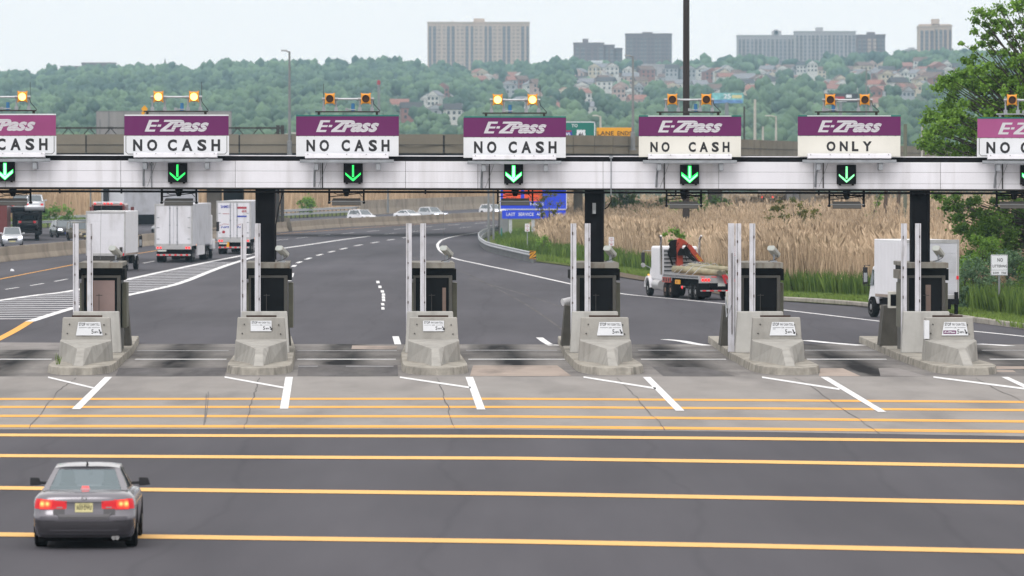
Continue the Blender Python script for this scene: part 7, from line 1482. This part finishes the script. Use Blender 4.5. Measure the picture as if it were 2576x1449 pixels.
# reeds
def field(name, fr, back, x0, x1, n, h, w, seed, m, plume=None, tint=None, lean=.12, pw=1.0):
    g = np.random.default_rng(seed); px = g.uniform(x0, x1, n); f = np.interp(px, [a for a, _ in fr], [b for _, b in fr]); py = back + (f - back) * g.random(n) ** pw
    Y = CAM_H * FP / (py - HZ) * 1.0; X = (px - CX) / FP * Y; P = np.stack([X, Y, np.full(n, .05)], 1)
    hh = h * (1 + .16 * np.sin(X * .6) * np.sin(Y * .13) + .14 * np.sin(X * 1.7 + Y * .3)) * np.clip(.45 + (px - x0) / 90.0, .45, 1); tn = None
    if tint is not None: tn = np.clip(tint + .22 * np.sin(X * .35 + 1) * np.sin(Y * .07) + g.normal(size=n) * .22, 0, 1)
    V, F, t = blades(P, hh, w, lean, seed, plume, tn); o = np_mesh(name, V, F, m, None, t); return tag(o, kind='stuff')
RF = [(1345, 612), (1380, 636), (1480, 656), (1560, 672), (1660, 692), (1760, 714), (1870, 738), (1990, 744), (2190, 750), (2300, 758), (2700, 775)]
field('reed_bed', RF, 530, 1345, 3300, 66000, 3.0, .035, 51, 'reed', plume=.12, tint=.55, pw=.8, lean=.16)
field('reed_stubble', RF, 545, 1345, 3300, 22000, 2.2, .05, 52, 'reed', tint=.35)
RG = [(1240, 606), (1262, 630), (1345, 650), (1480, 668), (1560, 686), (1660, 702), (1760, 720), (1870, 744), (1990, 752), (2200, 764), (2330, 780), (2700, 835), (3200, 905)]
field('tall_grass', [(x, y - 2) for x, y in RG], 592, 1245, 1560, 9000, 1.0, .05, 53, 'grass', tint=.3, lean=.2)
g = np.random.default_rng(54); n = 16000; px = g.uniform(1480, 3200, n); f = np.interp(px, [a for a, _ in RG], [b for _, b in RG]); py = f - 6 - g.random(n) ** 2 * 26; Yv = CAM_H * FP / (py - HZ)
V, F, t = blades(np.stack([(px - CX) / FP * Yv, Yv, np.full(n, .05)], 1), 1.15, .05, .12, 55, None, np.clip(.25 + g.normal(size=n) * .2, 0, 1)); tag(np_mesh('reed_shoots', V, F, 'grass', None, t), kind='stuff')
g = np.random.default_rng(56); n = 34000; px = g.uniform(1262, 3200, n); f = np.interp(px, [a for a, _ in RG], [b for _, b in RG]); lo = np.interp(px, [1240, 1345, 1480, 1870, 1990, 2200, 2330, 2700, 3200], [612, 655, 672, 745, 756, 770, 790, 850, 912]); py = f - 8 + (lo - f + 8) * g.random(n); Yv = CAM_H * FP / (py - HZ)
V, F, t = blades(np.stack([(px - CX) / FP * Yv, Yv, np.full(n, .05)], 1), .26, .05, .35, 57, None, np.clip(.7 + g.normal(size=n) * .2, 0, 1)); tag(np_mesh('verge_grass', V, F, 'grass', None, t), kind='stuff')
# reed banks beyond the oncoming lanes
field('far_reed_bank', [(-100, 560), (240, 552), (420, 546), (720, 541), (905, 534), (1240, 515), (1460, 505)], 500, -100, 1460, 26000, 4.6, .12, 58, 'reed_far', plume=.25, tint=.5)
field('far_grass', [(-100, 572), (240, 563), (420, 555), (720, 546)], 552, -100, 460, 5000, .5, .12, 59, 'grass', tint=.6)
# small weeds on the first island
wd_ = thing('weed_tuft', 'small green weed growing on the nose of the leftmost toll island', 'plant', loc(0, -.72, -4.2, .24)); V, F, t = blades(np.array([[random.uniform(-.06, .06), random.uniform(-.05, .05), 0] for _ in range(14)]), .32, .025, .2, 60); np_mesh('leaf', V, F, 'grass', wd_, t)
lt = thing('litter_scrap', 'white scrap of litter on the road by the median barrier at left', 'litter', tuple(G(31, 682, 0))); MB().hexa([(-.15, -.1, 0), (.14, -.12, 0), (.12, .1, 0), (-.1, .12, 0)], [(-.08, -.05, .14), (.1, -.04, .1), (.05, .05, .12), (-.06, .06, .16)]).build('scrap', 'sign_white', lt, bevel=.02)
# ================================================================== haze
hm = bpy.data.materials.new('haze'); hm.use_nodes = True; t = hm.node_tree; t.nodes.clear(); pv = t.nodes.new('ShaderNodeVolumePrincipled'); pv.inputs['Color'].default_value = (.56, .80, 1.0, 1); pv.inputs['Density'].default_value = .00009; pv.inputs['Anisotropy'].default_value = .0
ou = t.nodes.new('ShaderNodeOutputMaterial'); t.links.new(pv.outputs[0], ou.inputs['Volume']); M['haze'] = hm
tag(MB().box(-2700, 2700, -300, 5600, -2.2, 190).build('haze', 'haze'), kind='stuff')
